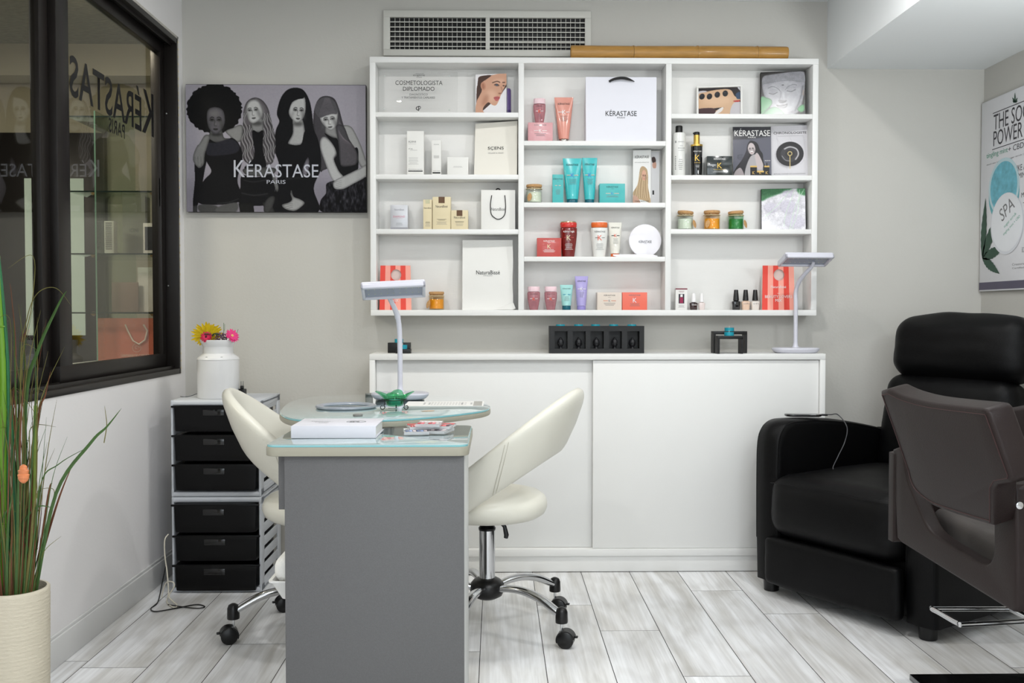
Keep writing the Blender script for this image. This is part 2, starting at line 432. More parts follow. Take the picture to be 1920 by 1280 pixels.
# ---------------------------------------------------------------- ventilation grille
def vent():
    Y = WB - .012
    x0, x1 = px_x(719, Y, 60), px_x(1108, Y, 60); z0, z1 = px_z(106, Y), px_z(21, Y)
    t = thing('ventilation_grille', 'white rectangular air vent grille high on the wall above the shelves', 'vent', ((x0 + x1) / 2, WB, z0))
    o = (x0 + x1) / 2; f = lambda px: px_x(px, Y, 60) - o; g = lambda py: px_z(py, Y) - z0
    Wm = mat('vent_paint', (206, 205, 198), .5, var=.01)
    X = [f(719), f(731.5), f(910.5), f(918.5), f(1096.5), f(1108)]; Z = [0, g(94), g(34), g(21)]
    m = MB(); a, b = -.018, -.0005
    m.box(X[0], X[5], a, b, Z[0], Z[1], .002); m.box(X[0], X[5], a, b, Z[2], Z[3], .002)
    for q in (0, 2, 4): m.box(X[q], X[q + 1], a, b, Z[1], Z[2], .001)
    m.build('frame', Wm, t)
    MB().box(X[1], X[4], -.003, -.001, Z[1], Z[2]).build('duct_opening', M_dark, t)
    for s, rows in ((0, [40.5, 50.0, 61.0, 69, 78.5, 86.5, 91.5][:7]), (1, [41, 51, 60, 69.5, 78.5, 86, 89.5])):
        for k, r in enumerate(rows[:6]):
            zz = Z[2] - (k + .95) * (Z[2] - Z[1]) / 6.6
            tilt = Matrix.Translation((0, -.013, zz)) @ Matrix.Rotation(math.radians([10, 25, 8, 18, 38, 12][k] + (12 if s and k > 3 else 0)), 4, 'X')
            MB().box(X[1 + 2 * s], X[2 + 2 * s], -.006, .006, -.0016, .0016, M=tilt).build('louvre', Wm, t)
    m = MB()
    for s in (0, 1):
        xa, xb = X[1 + 2 * s], X[2 + 2 * s]
        for k in range(1, 20):
            xx = xa + (xb - xa) * k / 20; m.box(xx - .0009, xx + .0009, -.008, -.004, Z[1], Z[2])
    m.build('vertical_fins', Wm, t)
vent()

# ---------------------------------------------------------------- bamboo pole on the unit
def bamboo():
    r = .0285; zc = UZ1
    a = P(1070, 96, SY + .03); b = P(1476, 98, SY + .03)
    t = thing('bamboo_pole', 'thick dried golden bamboo pole lying on top of the shelving unit', 'bamboo', ((a.x + b.x) / 2, SY + .031, zc + r))
    L = b.x - a.x; m = MB(); rings = []
    seg = 28; nodes = [-.5 + (v - 1070) / 406 for v in (1187, 1307, 1419)]
    N = 150
    prof = []
    for i in range(N + 1):
        u = -.5 + i / N; rr = r * (1 + .02 * math.sin(u * 9))
        d = min(abs(u - q) for q in nodes)
        rr += .0016 * math.exp(-(d / .006) ** 2) - .0014 * math.exp(-((d - .011) / .004) ** 2)
        if i in (0, N): rr *= .95
        prof.append((rr, u * L))
    prof = [(r * .55, -L / 2 + .03), (r * .62, -L / 2)] + prof + [(r * .62, L / 2), (r * .55, L / 2 - .03)]
    M = Matrix.Rotation(PI / 2, 4, 'Y')
    bm_ = mat('bamboo_skin', (170, 126, 60), .4, var=.35, vs=8, stretch=(2, 14, 14), bump=.2, coat=.2)
    m.lathe(prof, seg=seg, M=M).build('culm', bm_, t)
    for q in nodes:
        MB().lathe([(r * 1.0, q * L - .002), (r * 1.07, q * L), (r * 1.0, q * L + .002)], seg=seg, M=M).build('node_ring', mat('bamboo_node', (120, 88, 44), .6, var=.1), t)
    for e in (-1, 1): MB().lathe([(0, e * (L / 2 - .012)), (r * .6, e * (L / 2 - .012))], seg=20, M=M).build('end_wall', mat('bamboo_pith', (150, 118, 70), .8, var=.2), t)
bamboo()

# ---------------------------------------------------------------- window in the left wall and the shop behind it
G_pane = glass_mat('window_glass', (212, 210, 202))
G_shelf = glass_mat('shelf_glass', (238, 245, 241))
def window():
    w_ = struct(thing('window_1', None, None, (WL, (WY0 + WY1) / 2, WZ0))); del_ = None
    ax, ay, az = WL, (WY0 + WY1) / 2, WZ0
    def bx(m, x0, x1, y0, y1, z0, z1, bev=.002): m.box(x0 - ax, x1 - ax, y0 - ay, y1 - ay, z0 - az, z1 - az, bev)
    fx0, fx1 = WL - .105, WL + .004
    m = MB(); bx(m, fx0, fx1, WY0, WY1, WZ0, WZ0 + .022); bx(m, fx0, fx1, WY0, WY1, WZ1 - .022, WZ1)
    bx(m, fx0, fx1, WY0, WY0 + .022, WZ0, WZ1); bx(m, fx0, fx1, WY1 - .014, WY1, WZ0, WZ1)
    # track ribs
    for x in (WL - .052, WL - .02): bx(m, x, x + .003, WY0, WY1, WZ0 + .02, WZ0 + .034, 0); bx(m, x, x + .003, WY0, WY1, WZ1 - .034, WZ1 - .02, 0)
    m.build('window_frame', M_bronze, w_)
    def sash(y0, y1, x, sl, sr):
        r = .05; z0, z1 = WZ0 + .022, WZ1 - .022
        m = MB(); bx(m, x - .015, x + .015, y0, y1, z0, z0 + .062); bx(m, x - .015, x + .015, y0, y1, z1 - r, z1)
        bx(m, x - .015, x + .015, y0, y0 + sl, z0 + .06, z1 - r + .002); bx(m, x - .015, x + .015, y1 - sr, y1, z0 + .06, z1 - r + .002)
        s_ = m.build('sash', M_bronze, w_)
        m = MB(); bx(m, x - .002, x + .002, y0 + sl - .004, y1 - sr + .004, z0 + .058, z1 - r + .004, 0)
        p = m.build('window_pane', G_pane, s_)
        return s_
    s1 = sash(3.035, 4.008, -1.383, .088, .045); s2 = sash(1.78, 3.10, -1.41, .05, .12)
    m = MB(); m.box(-.002, .006, -.012, .012, -.06, .06, .002)
    m.build('latch', M_dark, w_, loc=(-.055, 3.975 - ay, 1.55 - az))
    m = MB(); m.sphere((0, 0, 0), .004); 
    m.build('screw', M_steel, w_, loc=(-.04, WY1 - .016 - ay, 1.88 - az))
    m = MB(); m.sphere((0, 0, 0), .004)
    m.build('screw', M_steel, w_, loc=(-.04, WY1 - .016 - ay, 1.17 - az))
    # led strip in the plaster gap round the frame
    m = MB(); bx(m, WL - .0, WL + .003, WY1 + .001, WY1 + .011, WZ0, WZ1 + .01, 0); bx(m, WL, WL + .003, WY0, WY1 + .011, WZ1 + .001, WZ1 + .011, 0)
    st = m.build('led_strip', mat('strip_tape', (188, 184, 176), .5, var=.3, vs=60), w_)
    m = MB()
    for k in range(46):
        z = WZ0 + .02 + k * .03; bx(m, WL + .002, WL + .0045, WY1 + .004, WY1 + .008, z, z + .007, 0)
    m.build('led_chips', mat('led_chip', (214, 196, 150), .4, var=.1), st)
    # mirrored window lettering, stuck on the outside of the sliding pane
    def wt(s, px0, px1, z0, z1):
        y0, y1 = PX(px0, 200, -1.3795).y, PX(px1, 200, -1.3795).y
        M = Matrix(((0, 0, 0, -1.3795 - ax), (-1, 0, 0, (y0 + y1) / 2 - ay), (0, 0, 1, (z0 + z1) / 2 - az), (0, 0, 0, 1)))
        return text(s, 'window_lettering', mat('vinyl_black', (14, 14, 15), .5), w_, 0, 0, y1 - y0, z1 - z0, M=M, bold=.012)
    wt('K', 266, 288, 1.764, 1.935); wt('ÉRASTAS', 131, 265, 1.76, 1.93); wt('PARIS', 203.5, 233.5, 1.703, 1.755)
window()
def passage():
    # the shop entrance seen through the glass
    Mp = mat('passage_plaster', (186, 181, 162), .85, bump=.1, var=.02)
    Mt = mat('fissured_ceiling_tile', (150, 148, 134), .95, var=.9, vs=34, stretch=(1, 3, 1))
    struct(MB().box(-5, WL - T, 4.75, 4.85, -.05, 2.8).build('wall_passage_back', Mp))
    struct(MB().box(-5.1, -5, .5, 4.85, -.05, 2.8).build('wall_passage_left', Mp))
    struct(MB().box(-5, WL - T, .4, .5, -.05, 2.8).build('wall_passage_front', Mp))
    struct(MB().box(WL - T, WL - T + .08, WB + .1, 4.75, -.05, 2.8).build('wall_passage_side', Mp))
    struct(MB().box(-5, WL - T, .5, 4.75, 2.326, 2.5).build('ceiling_passage', Mt))
    struct(MB().box(-5, WL - T, .5, 4.75, -.05, -.0).build('floor_passage', mat('passage_floor', (120, 116, 108), .5)))
    struct(MB().box(-5, -1.44, 4.6, 4.75, 2.178, 2.326).build('trim_2', Mp))
    # bright glazed door
    Y = 4.74
    d = struct(thing('door_1', None, None, (-2.15, Y, 0)))
    a = P(52, 336, Y); b = P(166, 628, Y)
    MB().box(a.x + 2.15 - .13, b.x + 2.15 + .10, -.03, .005, 0, 1.93, .003).build('door_frame', M_bronze, d)
    m = MB(); m.box(a.x + 2.15, b.x + 2.15, -.036, -.031, b.z, a.z)
    m.build('lit_pane', mat('lit_frosted_pane', (196, 214, 206), .6, emit=.55), d)
    # glass display stand
    st = thing('glass_display_rack', 'tall glass display rack with four shelves seen through the left window', 'display rack', (-1.62, 4.2, 0))
    Yf = 4.06
    for py in (217, 357.5, 474.5, 585):
        z = P(200, py, Yf).z
        MB().box(-.165, .19, Yf - 4.2, .3, z - .006, z, .001).build('glass_shelf', [G_shelf][0], st)
        e = MB().box(-.165, .19, Yf - 4.2 - .0012, Yf - 4.2, z - .006, z).build('shelf_edge', mat('glass_edge_dark', (24, 44, 40), .2), st)
    xv = P(179.5, 400, Yf).x + 1.62
    MB().box(xv - .003, xv + .003, Yf - 4.2, .3, .84, 1.9).build('glass_upright', G_shelf, st)
    MB().box(xv - .003, xv + .003, Yf - 4.2015, Yf - 4.2, .84, 1.9).build('upright_edge', mat('glass_edge_green', (120, 160, 140), .2), st)
    MB().box(-.2, .195, Yf - 4.2, .32, 0, .842, .003).build('plinth', M_white, st)
    for py in (478, 588, 361):
        for px in (172, 283):
            p = P(px, py, Yf - .01)
            MB().lathe([(0, 0), (.008, 0), (.01, .004), (.008, .012), (0, .012)], seg=12, M=Matrix.Translation((p.x + 1.62, Yf - 4.2 + .012, p.z)) @ Matrix.Rotation(PI / 2, 4, 'X')).build('shelf_clip', mat('brass_clip', (150, 130, 90), .3, metal=.8), st)
    zs = [P(200, v, Yf).z for v in (217, 357.5, 474.5, 585)]
    Mc = mat('display_card_white', (216, 214, 206), .6); Mb = mat('display_bag_grey', (150, 148, 136), .7); ink = mat('ink_grey', (60, 60, 58), .6)
    def crd(name, label, cat, px0, px1, py0, z0, Y, dep, mt, rz=0):
        a = P(px0, py0, Y); b = P(px1, py0, Y)
        t = thing(name, label, cat, ((a.x + b.x) / 2, Y + dep / 2, z0 + .001), rz)
        wd = b.x - a.x; h = a.z - z0 - .001
        MB().box(-wd / 2, wd / 2, -dep / 2, dep / 2, 0, h, .001).build('body', mt, t)
        return t, wd, h, dep
    t, wd, h, dp = crd('product_box', 'slim white product box with printed lines on the glass shelf behind the window', 'box', 195, 213, 414, zs[2], 4.13, .04, Mc)
    m = MB()
    for k in range(14): m.box(-wd * .36, wd * .3, -dp / 2 - .0004, -dp / 2, h * (.92 - k * .06), h * (.92 - k * .06) + .004)
    m.build('printed_lines', ink, t)
    t, wd, h, dp = crd('paper_bag', 'grey paper bag standing behind the window glass', 'bag', 229, 272, 368, zs[2], 4.24, .06, Mb)
    text('SÇENS', 'lettering', ink, t, 0, h * .42, wd * .42, .018, y=-dp / 2 - .0006)
    t, wd, h, dp = crd('picture_frame', 'small white framed photograph leaning on the display shelf behind the window', 'picture', 268, 297, 418, zs[2], 4.12, .015, Mc)
    MB().box(-wd * .38, wd * .38, -dp / 2 - .001, -dp / 2, h * .12, h * .88).build('photo_print', mat('dark_photo', (52, 54, 58), .3, var=.6, vs=30), t)
    t, wd, h, dp = crd('brochure', 'brown card brochure leaning on the lower glass shelf behind the window', 'brochure', 209, 259, 529, zs[3], 4.14, .006, mat('brown_card', (142, 124, 112), .7))
    t, wd, h, dp = crd('product_box', 'tall pale product box beside the brown brochure behind the window', 'box', 258, 290, 501, zs[3], 4.16, .05, Mc)
    z0 = .842
    a = P(183, 588, 4.13); b = P(287, 588, 4.13)
    t = thing('paper_bag', 'salmon pink paper bag with white cord handle at the bottom of the window display', 'bag', ((a.x + b.x) / 2, 4.18, z0 + .001))
    wd = b.x - a.x; h = a.z - z0 - .02
    MB().box(-wd / 2, wd / 2, -.05, .05, 0, h, .001).build('body', mat('salmon_paper', (206, 116, 92), .6), t)
    wm = mat('cord_white', (226, 214, 200), .7)
    MB().tube([(wd * .0, -.053, h * .86), (wd * .05, -.055, h * .72), (wd * .14, -.055, h * .5), (wd * .25, -.055, h * .42), (wd * .36, -.055, h * .52), (wd * .4, -.055, h * .72), (wd * .33, -.053, h * .86)], .0035, 6).build('handle', wm, t)
    text('GERMAINE DE CAPUCCINI', 'lettering', wm, t, wd * .2, h * .17, wd * .58, .011, y=-.0512)
    m = MB(); m.tube([(wd * .2 + .018 * math.cos(q / 16 * 2 * PI), -.0515, h * .34 + .018 * math.sin(q / 16 * 2 * PI)) for q in range(16)], .0008, 4, closed=True)
    m.tube([(wd * .2 + (.011 - q * .0007) * math.cos(q / 2.2), -.0515, h * .34 + (.011 - q * .0007) * math.sin(q / 2.2)) for q in range(13)], .0009, 4)
    m.build('swan_emblem', wm, t)
passage()
# ---------------------------------------------------------------- printed pictures: drawn in numpy, laid on as a fine coloured grid
class Canvas:
    def __init__(s, x0, x1, y0, y1, W, bg):
        s.x0, s.y0 = x0, y0; s.k = 2 * W / (x1 - x0); s.W = 2 * W; s.H = 2 * int(round(W * (y1 - y0) / (x1 - x0)))
        s.a = np.zeros((s.H, s.W, 3)) + np.array(bg, float)
        s.rnd = np.random.RandomState(7); s.vol = 0
    def _blur(s, m, r):
        if r <= 0: return m
        r = r * s.k; n = max(1, int(r * 2)); g = np.exp(-.5 * (np.arange(-n, n + 1) / r) ** 2); g /= g.sum()
        m = np.apply_along_axis(lambda v: np.convolve(np.pad(v, n, mode='edge'), g, 'valid'), 0, m)
        return np.apply_along_axis(lambda v: np.convolve(np.pad(v, n, mode='edge'), g, 'valid'), 1, m)
    def mask(s, pts):
        P_ = [((x - s.x0) * s.k, (y - s.y0) * s.k) for x, y in pts]
        xs = [p[0] for p in P_]; ys = [p[1] for p in P_]
        m = np.zeros((s.H, s.W)); a, b = max(0, int(min(xs)) - 1), min(s.W, int(max(xs)) + 2); c, d = max(0, int(min(ys)) - 1), min(s.H, int(max(ys)) + 2)
        if a >= b or c >= d: return m
        X, Y = np.meshgrid(np.arange(a, b) + .5, np.arange(c, d) + .5); ins = np.zeros(X.shape, bool)
        for (x1, y1), (x2, y2) in zip(P_, P_[1:] + P_[:1]):
            if y1 == y2: continue
            q = (y1 > Y) != (y2 > Y); ins ^= q & (X < (x2 - x1) * (Y - y1) / (y2 - y1) + x1)
        m[c:d, a:b] = ins
        return m
    def put(s, m, col, al=1):
        c = np.array(col if hasattr(col, '__len__') else (col, col, col), float); m = (m * al)[..., None]
        s.a = s.a * (1 - m) + c * m
    def poly(s, pts, col, sm=True, al=1, blur=0, clip=None):
        if sm: pts = smooth_closed(pts, 5)
        m = s._blur(s.mask(pts), blur)
        if clip is not None: m = m * clip
        s.put(m, col, al)
        if s.vol and al == 1 and not blur and m.any():
            c3 = np.array(col if hasattr(col, '__len__') else (col,) * 3, float)
            yy, xx = np.nonzero(m > 0); pad = int(3 * s.vol * s.k) + 2; a, b, c_, d = max(0, yy.min() - pad), yy.max() + pad, max(0, xx.min() - pad), xx.max() + pad
            sub = m[a:b, c_:d]; e = sub * np.clip((1 - s._blur(sub, s.vol)) * 1.7 - .1, 0, 1) * .75
            s.a[a:b, c_:d] = s.a[a:b, c_:d] * (1 - e[..., None]) + c3 * .35 * e[..., None]
        return m
    def ell(s, cx, cy, rx, ry, col, rot=0, al=1, blur=0, clip=None):
        c, q = math.cos(rot), math.sin(rot)
        return s.poly([(cx + rx * math.cos(t) * c - ry * math.sin(t) * q, cy + rx * math.cos(t) * q + ry * math.sin(t) * c) for t in np.linspace(0, 2 * PI, 28, endpoint=False)], col, False, al, blur, clip)
    def line(s, pts, wd, col, al=1, blur=0, clip=None):
        pts = smooth_open(pts, 4); n = len(pts); L_, R_ = [], []
        for i in range(n):
            a, b = pts[max(0, i - 1)], pts[min(n - 1, i + 1)]; dx, dy = b[0] - a[0], b[1] - a[1]; l = math.hypot(dx, dy) or 1
            w_ = (wd if not hasattr(wd, '__len__') else wd[0] + (wd[1] - wd[0]) * i / (n - 1)) / 2
            L_.append((pts[i][0] - dy / l * w_, pts[i][1] + dx / l * w_)); R_.append((pts[i][0] + dy / l * w_, pts[i][1] - dx / l * w_))
        return s.poly(L_ + R_[::-1], col, False, al, blur, clip)
    def noise(s, amp, fx=1, fy=1, clip=None):
        h, w_ = max(2, int(s.H / fy)), max(2, int(s.W / fx)); r = s.rnd.rand(h + 1, w_ + 1) - .5
        yi = np.linspace(0, h - .001, s.H); xi = np.linspace(0, w_ - .001, s.W); y0 = yi.astype(int); x0 = xi.astype(int); fy_ = (yi - y0)[:, None]; fx_ = (xi - x0)[None]
        v = r[y0][:, x0] * (1 - fy_) * (1 - fx_) + r[y0 + 1][:, x0] * fy_ * (1 - fx_) + r[y0][:, x0 + 1] * (1 - fy_) * fx_ + r[y0 + 1][:, x0 + 1] * fy_ * fx_
        v = v * amp
        if clip is not None: v = v * clip
        s.a = s.a + v[..., None]
    def face(s, cx, cy, w_, h, rot=0, tone=150, dark=25, lip=None, turn=0, mono=True, lid=False):
        """features only, inside a face oval of width w_ and height h already painted"""
        c, q = math.cos(rot), math.sin(rot)
        T = lambda u, v: (cx + (u * w_) * c - (v * h) * q, cy + (u * w_) * q + (v * h) * c)
        D = dark if hasattr(dark, '__len__') else (dark,) * 3; tn = np.array(tone if hasattr(tone, '__len__') else (tone,) * 3, float)
        for sg in (-1, 1):
            e = .21 * sg + turn
            s.line([T(e - .13, -.10 - (.02 if sg > 0 else -.01)), T(e, -.15), T(e + .13, -.10 + (.01 if sg > 0 else -.02))], h * .028, D, .85, h * .006)
            s.ell(*T(e, -.045), w_ * .16, h * .065, tn * .5, rot, .65, h * .018)
            if not lid: s.ell(*T(e, -.03), w_ * .075, h * .022, tn * 1.15, rot, .8)
            s.ell(*T(e, -.032), w_ * .042, h * .028, D, rot, .95)
            s.line([T(e - .12, -.025), T(e, -.066), T(e + .12, -.03)], h * .026, D, .95)
        s.line([T(turn * 1.2 - .05, -.03), T(turn * 1.2 - .055, .10), T(turn * 1.2 - .08, .17)], w_ * .07, tn * .6, .65, h * .012)
        s.ell(*T(.36, .15), w_ * .12, h * .22, tn * .5, rot - .25, .55, h * .05); s.ell(*T(-.38, .18), w_ * .08, h * .2, tn * .55, rot + .3, .4, h * .05)
        s.ell(*T(turn * 1.2, .185), w_ * .085, h * .018, tn * .5, rot, .8, h * .006)
        s.ell(*T(turn * 1.3 + .01, .12), w_ * .03, h * .07, np.minimum(255, tn * 1.3), rot, .5, h * .015)
        L_ = np.array(lip, float) if lip is not None else tn * .45
        s.poly([T(turn - .15, .30), T(turn - .04, .275), T(turn, .285), T(turn + .04, .275), T(turn + .15, .30), T(turn + .06, .35), T(turn - .06, .35)], L_, True, .95)
        s.line([T(turn - .13, .303), T(turn + .13, .303)], h * .012, L_ * .45, .9)
    def mesh(s, name, w_, h, parent, m, y=0, M=None):
        a = np.clip(s.a.reshape(s.H // 2, 2, s.W // 2, 2, 3).mean((1, 3)), 0, 255) / 255.0
        a = np.where(a <= .04045, a / 12.92, ((a + .055) / 1.055) ** 2.4)
        H, W = a.shape[:2]; me = bpy.data.meshes.new(name)
        X, Z = np.meshgrid(np.linspace(-w_ / 2, w_ / 2, W), np.linspace(h, 0, H))
        co = np.stack([X, np.full_like(X, y), Z], -1).reshape(-1, 3)
        i = np.arange((H - 1) * (W - 1)); r, c = i // (W - 1), i % (W - 1); k = r * W + c
        f = np.stack([k, k + W, k + W + 1, k + 1], -1)
        me.from_pydata(co.tolist(), [], f.tolist())
        ca = me.color_attributes.new('print', 'FLOAT_COLOR', 'POINT')
        ca.data.foreach_set('color', np.concatenate([a.reshape(-1, 3), np.ones((H * W, 1))], 1).astype(np.float32).ravel())
        if M is not None: me.transform(M)
        me.materials.append(m); o = bpy.data.objects.new(name, me); C.objects.link(o); o.parent = parent
        return o
PR = attr_mat('printed_card', .45, .35); PRG = attr_mat('printed_gloss', .22, .5); PRM = attr_mat('printed_canvas', .7, .2)

def poster():
    c = Canvas(45, 1580, 88, 1175, 400, (146, 142, 152))
    c.ell(820, 300, 900, 500, (160, 156, 164), al=.5, blur=60); c.poly([(45, 900), (1580, 900), (1580, 1175), (45, 1175)], (112, 108, 118), False, .6, 60)
    K = (9, 9, 13); c.vol = 13
    # fourth woman behind
    hair4 = [(1240, 182), (1310, 205), (1350, 290), (1385, 420), (1430, 540), (1505, 660), (1500, 750), (1420, 782), (1355, 760), (1220, 812), (1185, 815), (1150, 600), (1130, 430), (1140, 290), (1180, 205)]
    c.poly([(1380, 440), (1450, 442), (1500, 520), (1550, 640), (1582, 760), (1540, 790), (1490, 700), (1400, 560)], 150)
    m4 = c.poly(hair4, (62, 60, 64)); 
    for i in range(16):
        x = 1150 + i * 13; c.line([(x + 10 - i, 230 + abs(i - 8) * 6), (x - 6, 330)], 5, (118, 112, 118), .35, 3, m4)
    for i in range(18):
        x = 1345 + i * 3; c.line([(x, 380 + i * 6), (x + 15 + i * 4, 560), (x + 20 + i * 6, 760)], 4, (125, 118, 122), .25, 2, m4)
    c.poly([(1240, 435), (1312, 430), (1330, 500), (1345, 545), (1290, 530), (1235, 500)], 130)
    c.poly([(1190, 350), (1250, 315), (1332, 305), (1334, 400), (1312, 455), (1275, 476), (1228, 440), (1195, 395)], 180)
    c.poly([(1140, 290), (1180, 215), (1250, 190), (1320, 240), (1334, 330), (1290, 335), (1240, 350), (1180, 365)], (76, 74, 78), al=.95, clip=m4)
    for i in range(14): c.line([(1230 + i * 3, 200), (1180 + i * 11, 345)], 3, (130, 124, 130), .35, 1.5, m4)
    c.face(1264, 388, 140, 190, -.12, 170, 15, turn=.02)
    c.poly([(1225, 500), (1290, 535), (1340, 560), (1370, 740), (1490, 620), (1515, 690), (1490, 880), (1350, 880), (1300, 740), (1330, 680), (1295, 590)], K)
    c.poly([(1325, 440), (1390, 440), (1440, 560), (1505, 670), (1500, 755), (1420, 782), (1360, 765), (1345, 600)], (68, 66, 70))
    for i in range(14): c.line([(1345 + i * 3, 470 + i * 6), (1365 + i * 9, 620), (1368 + i * 9, 770)], 4, (120, 112, 118), .4, 2)
    c.poly([(1195, 545), (1235, 532), (1300, 600), (1326, 670), (1304, 720), (1345, 820), (1385, 875), (1340, 935), (1285, 890), (1225, 740), (1188, 620)], 172)
    mf = c.poly([(1240, 930), (1330, 900), (1480, 900), (1582, 880), (1582, 1176), (1215, 1176), (1187, 1080), (1235, 1010)], (16, 15, 20)); c.noise(70, 6, 16, mf); c.noise(50, 3, 9, mf)
    c.poly([(1582, 770), (1582, 860), (1470, 930), (1380, 975), (1310, 972), (1296, 925), (1330, 890), (1400, 858), (1520, 800)], 168)
    for i in range(4): c.line([(1310 + i * 4, 920 + i * 14), (1370, 900 + i * 16)], 3, 95, .7, 1)
    # third woman
    c.poly([(980, 112), (1050, 135), (1098, 220), (1120, 330), (1132, 450), (1160, 560), (1120, 640), (1060, 600), (900, 700), (820, 660), (800, 560), (812, 470), (840, 400), (820, 330), (850, 210), (905, 135)], K)
    c.poly([(960, 365), (1030, 370), (1058, 480), (1058, 540), (1022, 596), (915, 592), (955, 500)], 160); c.ell(1000, 420, 42, 22, 60, al=.75, blur=10)
    c.poly([(922, 330), (935, 255), (990, 205), (1054, 190), (1066, 280), (1054, 350), (1022, 398), (985, 411), (950, 382)], 176)
    c.poly([(1050, 200), (1000, 212), (950, 240), (915, 320), (905, 240), (960, 160), (1040, 160)], K)
    c.face(1000, 312, 128, 205, .06, 165, 10, turn=.03)
    c.poly([(860, 570), (920, 592), (1022, 596), (1058, 480), (1140, 490), (1185, 620), (1192, 800), (1130, 970), (1165, 1176), (800, 1176), (800, 1000), (835, 780), (800, 640)], (8, 8, 12))
    c.poly([(1084, 705), (1092, 790), (1062, 872), (1040, 860), (1040, 790)], (116, 112, 122))
    c.poly([(940, 985), (958, 1040), (1010, 1062), (1052, 1092), (1020, 1130), (965, 1162), (890, 1148), (858, 1112), (915, 1092), (945, 1065), (932, 1020)], 150)
    for i in range(3): c.line([(868 + i * 14, 1112 + i * 17), (950, 1100 + i * 14)], 3, 80, .8, 1)
    c.line([(890, 890), (1020, 880)], 14, 40, .7, 5)
    # second woman
    hm = c.poly([(625, 198), (690, 215), (742, 280), (770, 380), (802, 520), (806, 640), (785, 745), (740, 770), (700, 745), (690, 600), (620, 600), (628, 700), (600, 762), (540, 735), (512, 640), (508, 540), (530, 430), (535, 320), (565, 235)], (88, 84, 88))
    for i in range(26):
        x = 522 + i * 11
        if 600 < x < 690: continue
        ys = range(330 if x > 690 or x < 560 else 430, 760, 16); c.line([(x + 13 * math.sin(y / 24 + i * .35) + (y - 500) * .02, y) for y in ys], 6, 190 if i % 2 else 26, .6, 1.2, hm)
    c.line([(640, 210), (700, 290), (715, 420)], 16, 150, .5, 8, hm); c.line([(600, 215), (555, 300), (545, 420)], 10, 140, .5, 6, hm)
    c.poly([(608, 385), (690, 365), (702, 480), (660, 492), (610, 480)], 130); c.ell(650, 418, 46, 20, 50, al=.75, blur=9)
    c.poly([(560, 300), (576, 240), (620, 215), (668, 232), (700, 310), (690, 368), (650, 404), (612, 418), (578, 388)], 178)
    c.face(620, 312, 128, 195, -.1, 168, 22, turn=-.02)
    c.poly([(608, 488), (660, 494), (702, 484), (698, 640), (720, 800), (540, 800), (625, 700)], K)
    c.poly([(545, 800), (790, 795), (780, 850), (640, 868), (548, 850)], 74)
    c.poly([(520, 862), (640, 875), (790, 858), (800, 980), (760, 1105), (500, 1105), (505, 960)], (10, 10, 14))
    c.line([(530, 900), (620, 915), (740, 895)], 8, 60, .7, 4); c.line([(510, 1010), (620, 1030), (740, 1015)], 8, 66, .7, 4)
    c.poly([(488, 1100), (612, 1095), (622, 1176), (500, 1176)], 22, False); c.poly([(690, 1090), (760, 1090), (800, 1176), (716, 1176)], 48, False)
    c.poly([(770, 830), (800, 870), (830, 960), (815, 1000), (790, 930)], 120); c.poly([(760, 1040), (800, 1050), (760, 1165), (705, 1170), (712, 1090)], 60)
    # first woman
    c.poly([(380, 480), (440, 455), (500, 430), (530, 450), (515, 560), (470, 575), (420, 530)], 128)
    ang = np.linspace(0, 2 * PI, 90, endpoint=False); rr = 1 + .075 * (c.rnd.rand(90) - .35)
    c.poly([(290 + 232 * math.cos(t) * r_, 298 + (212 if math.sin(t) < 0 else 205) * math.sin(t) * r_) for t, r_ in zip(ang, rr)], (6, 6, 8), False)
    c.poly([(262, 470), (345, 470), (370, 540), (430, 545), (380, 575), (300, 580), (240, 560)], 84); c.ell(305, 512, 46, 14, 24, al=.7, blur=8)
    c.poly([(224, 370), (238, 300), (300, 280), (362, 308), (378, 400), (352, 470), (312, 507), (275, 502), (238, 450)], (84, 82, 88)); c.ell(290, 335, 40, 26, 112, al=.6, blur=14); c.ell(335, 420, 18, 24, 110, al=.5, blur=10)
    c.face(298, 398, 145, 225, .0, 92, 8, turn=.0)
    c.poly([(212, 580), (240, 552), (300, 580), (380, 577), (435, 540), (500, 600), (525, 720), (480, 900), (515, 1030), (470, 1095), (300, 1112), (170, 1105), (130, 1050), (190, 910), (258, 830), (222, 750), (195, 680)], K)
    c.poly([(215, 590), (300, 582), (430, 550), (498, 610), (470, 668), (340, 690), (222, 685)], (34, 34, 42), blur=3)
    c.poly([(190, 620), (222, 700), (200, 830), (180, 940), (155, 1060), (135, 1120), (98, 1115), (118, 900), (120, 740)], K)
    c.poly([(100, 1120), (135, 1115), (135, 1176), (98, 1176)], 56, False)
    c.poly([(160, 590), (205, 520), (250, 522), (240, 570), (205, 680), (196, 760), (165, 796), (140, 790), (104, 735), (112, 670), (140, 610)], 118)
    for i in range(3): c.line([(120 + i * 25, 700), (118 + i * 28, 780)], 3, 60, .7, 2)
    c.poly([(150, 1112), (300, 1120), (296, 1176), (165, 1176)], 62, blur=4); c.poly([(315, 1128), (472, 1092), (462, 1176), (305, 1176)], 78, blur=4)
    c.line([(300, 1100), (400, 1090), (490, 1060)], 6, 60, .8, 3)
    c.noise(5, 5, 5)
    Y = WB - .03; a = P(350, 397, Y); b = P(686, 159, Y)
    wd, h = b.x - a.x, b.z - a.z
    t = thing('canvas_poster', 'large black and white poster of four women on the wall left of the shelves', 'poster', ((a.x + b.x) / 2, WB, a.z))
    MB().box(-wd / 2, wd / 2, -.03, -.001, 0, h, .0015).build('canvas_panel', mat('poster_edge', (34, 33, 36), .7), t)
    c.mesh('printed_picture', wd - .002, h - .002, t, PRM, y=-.0306)
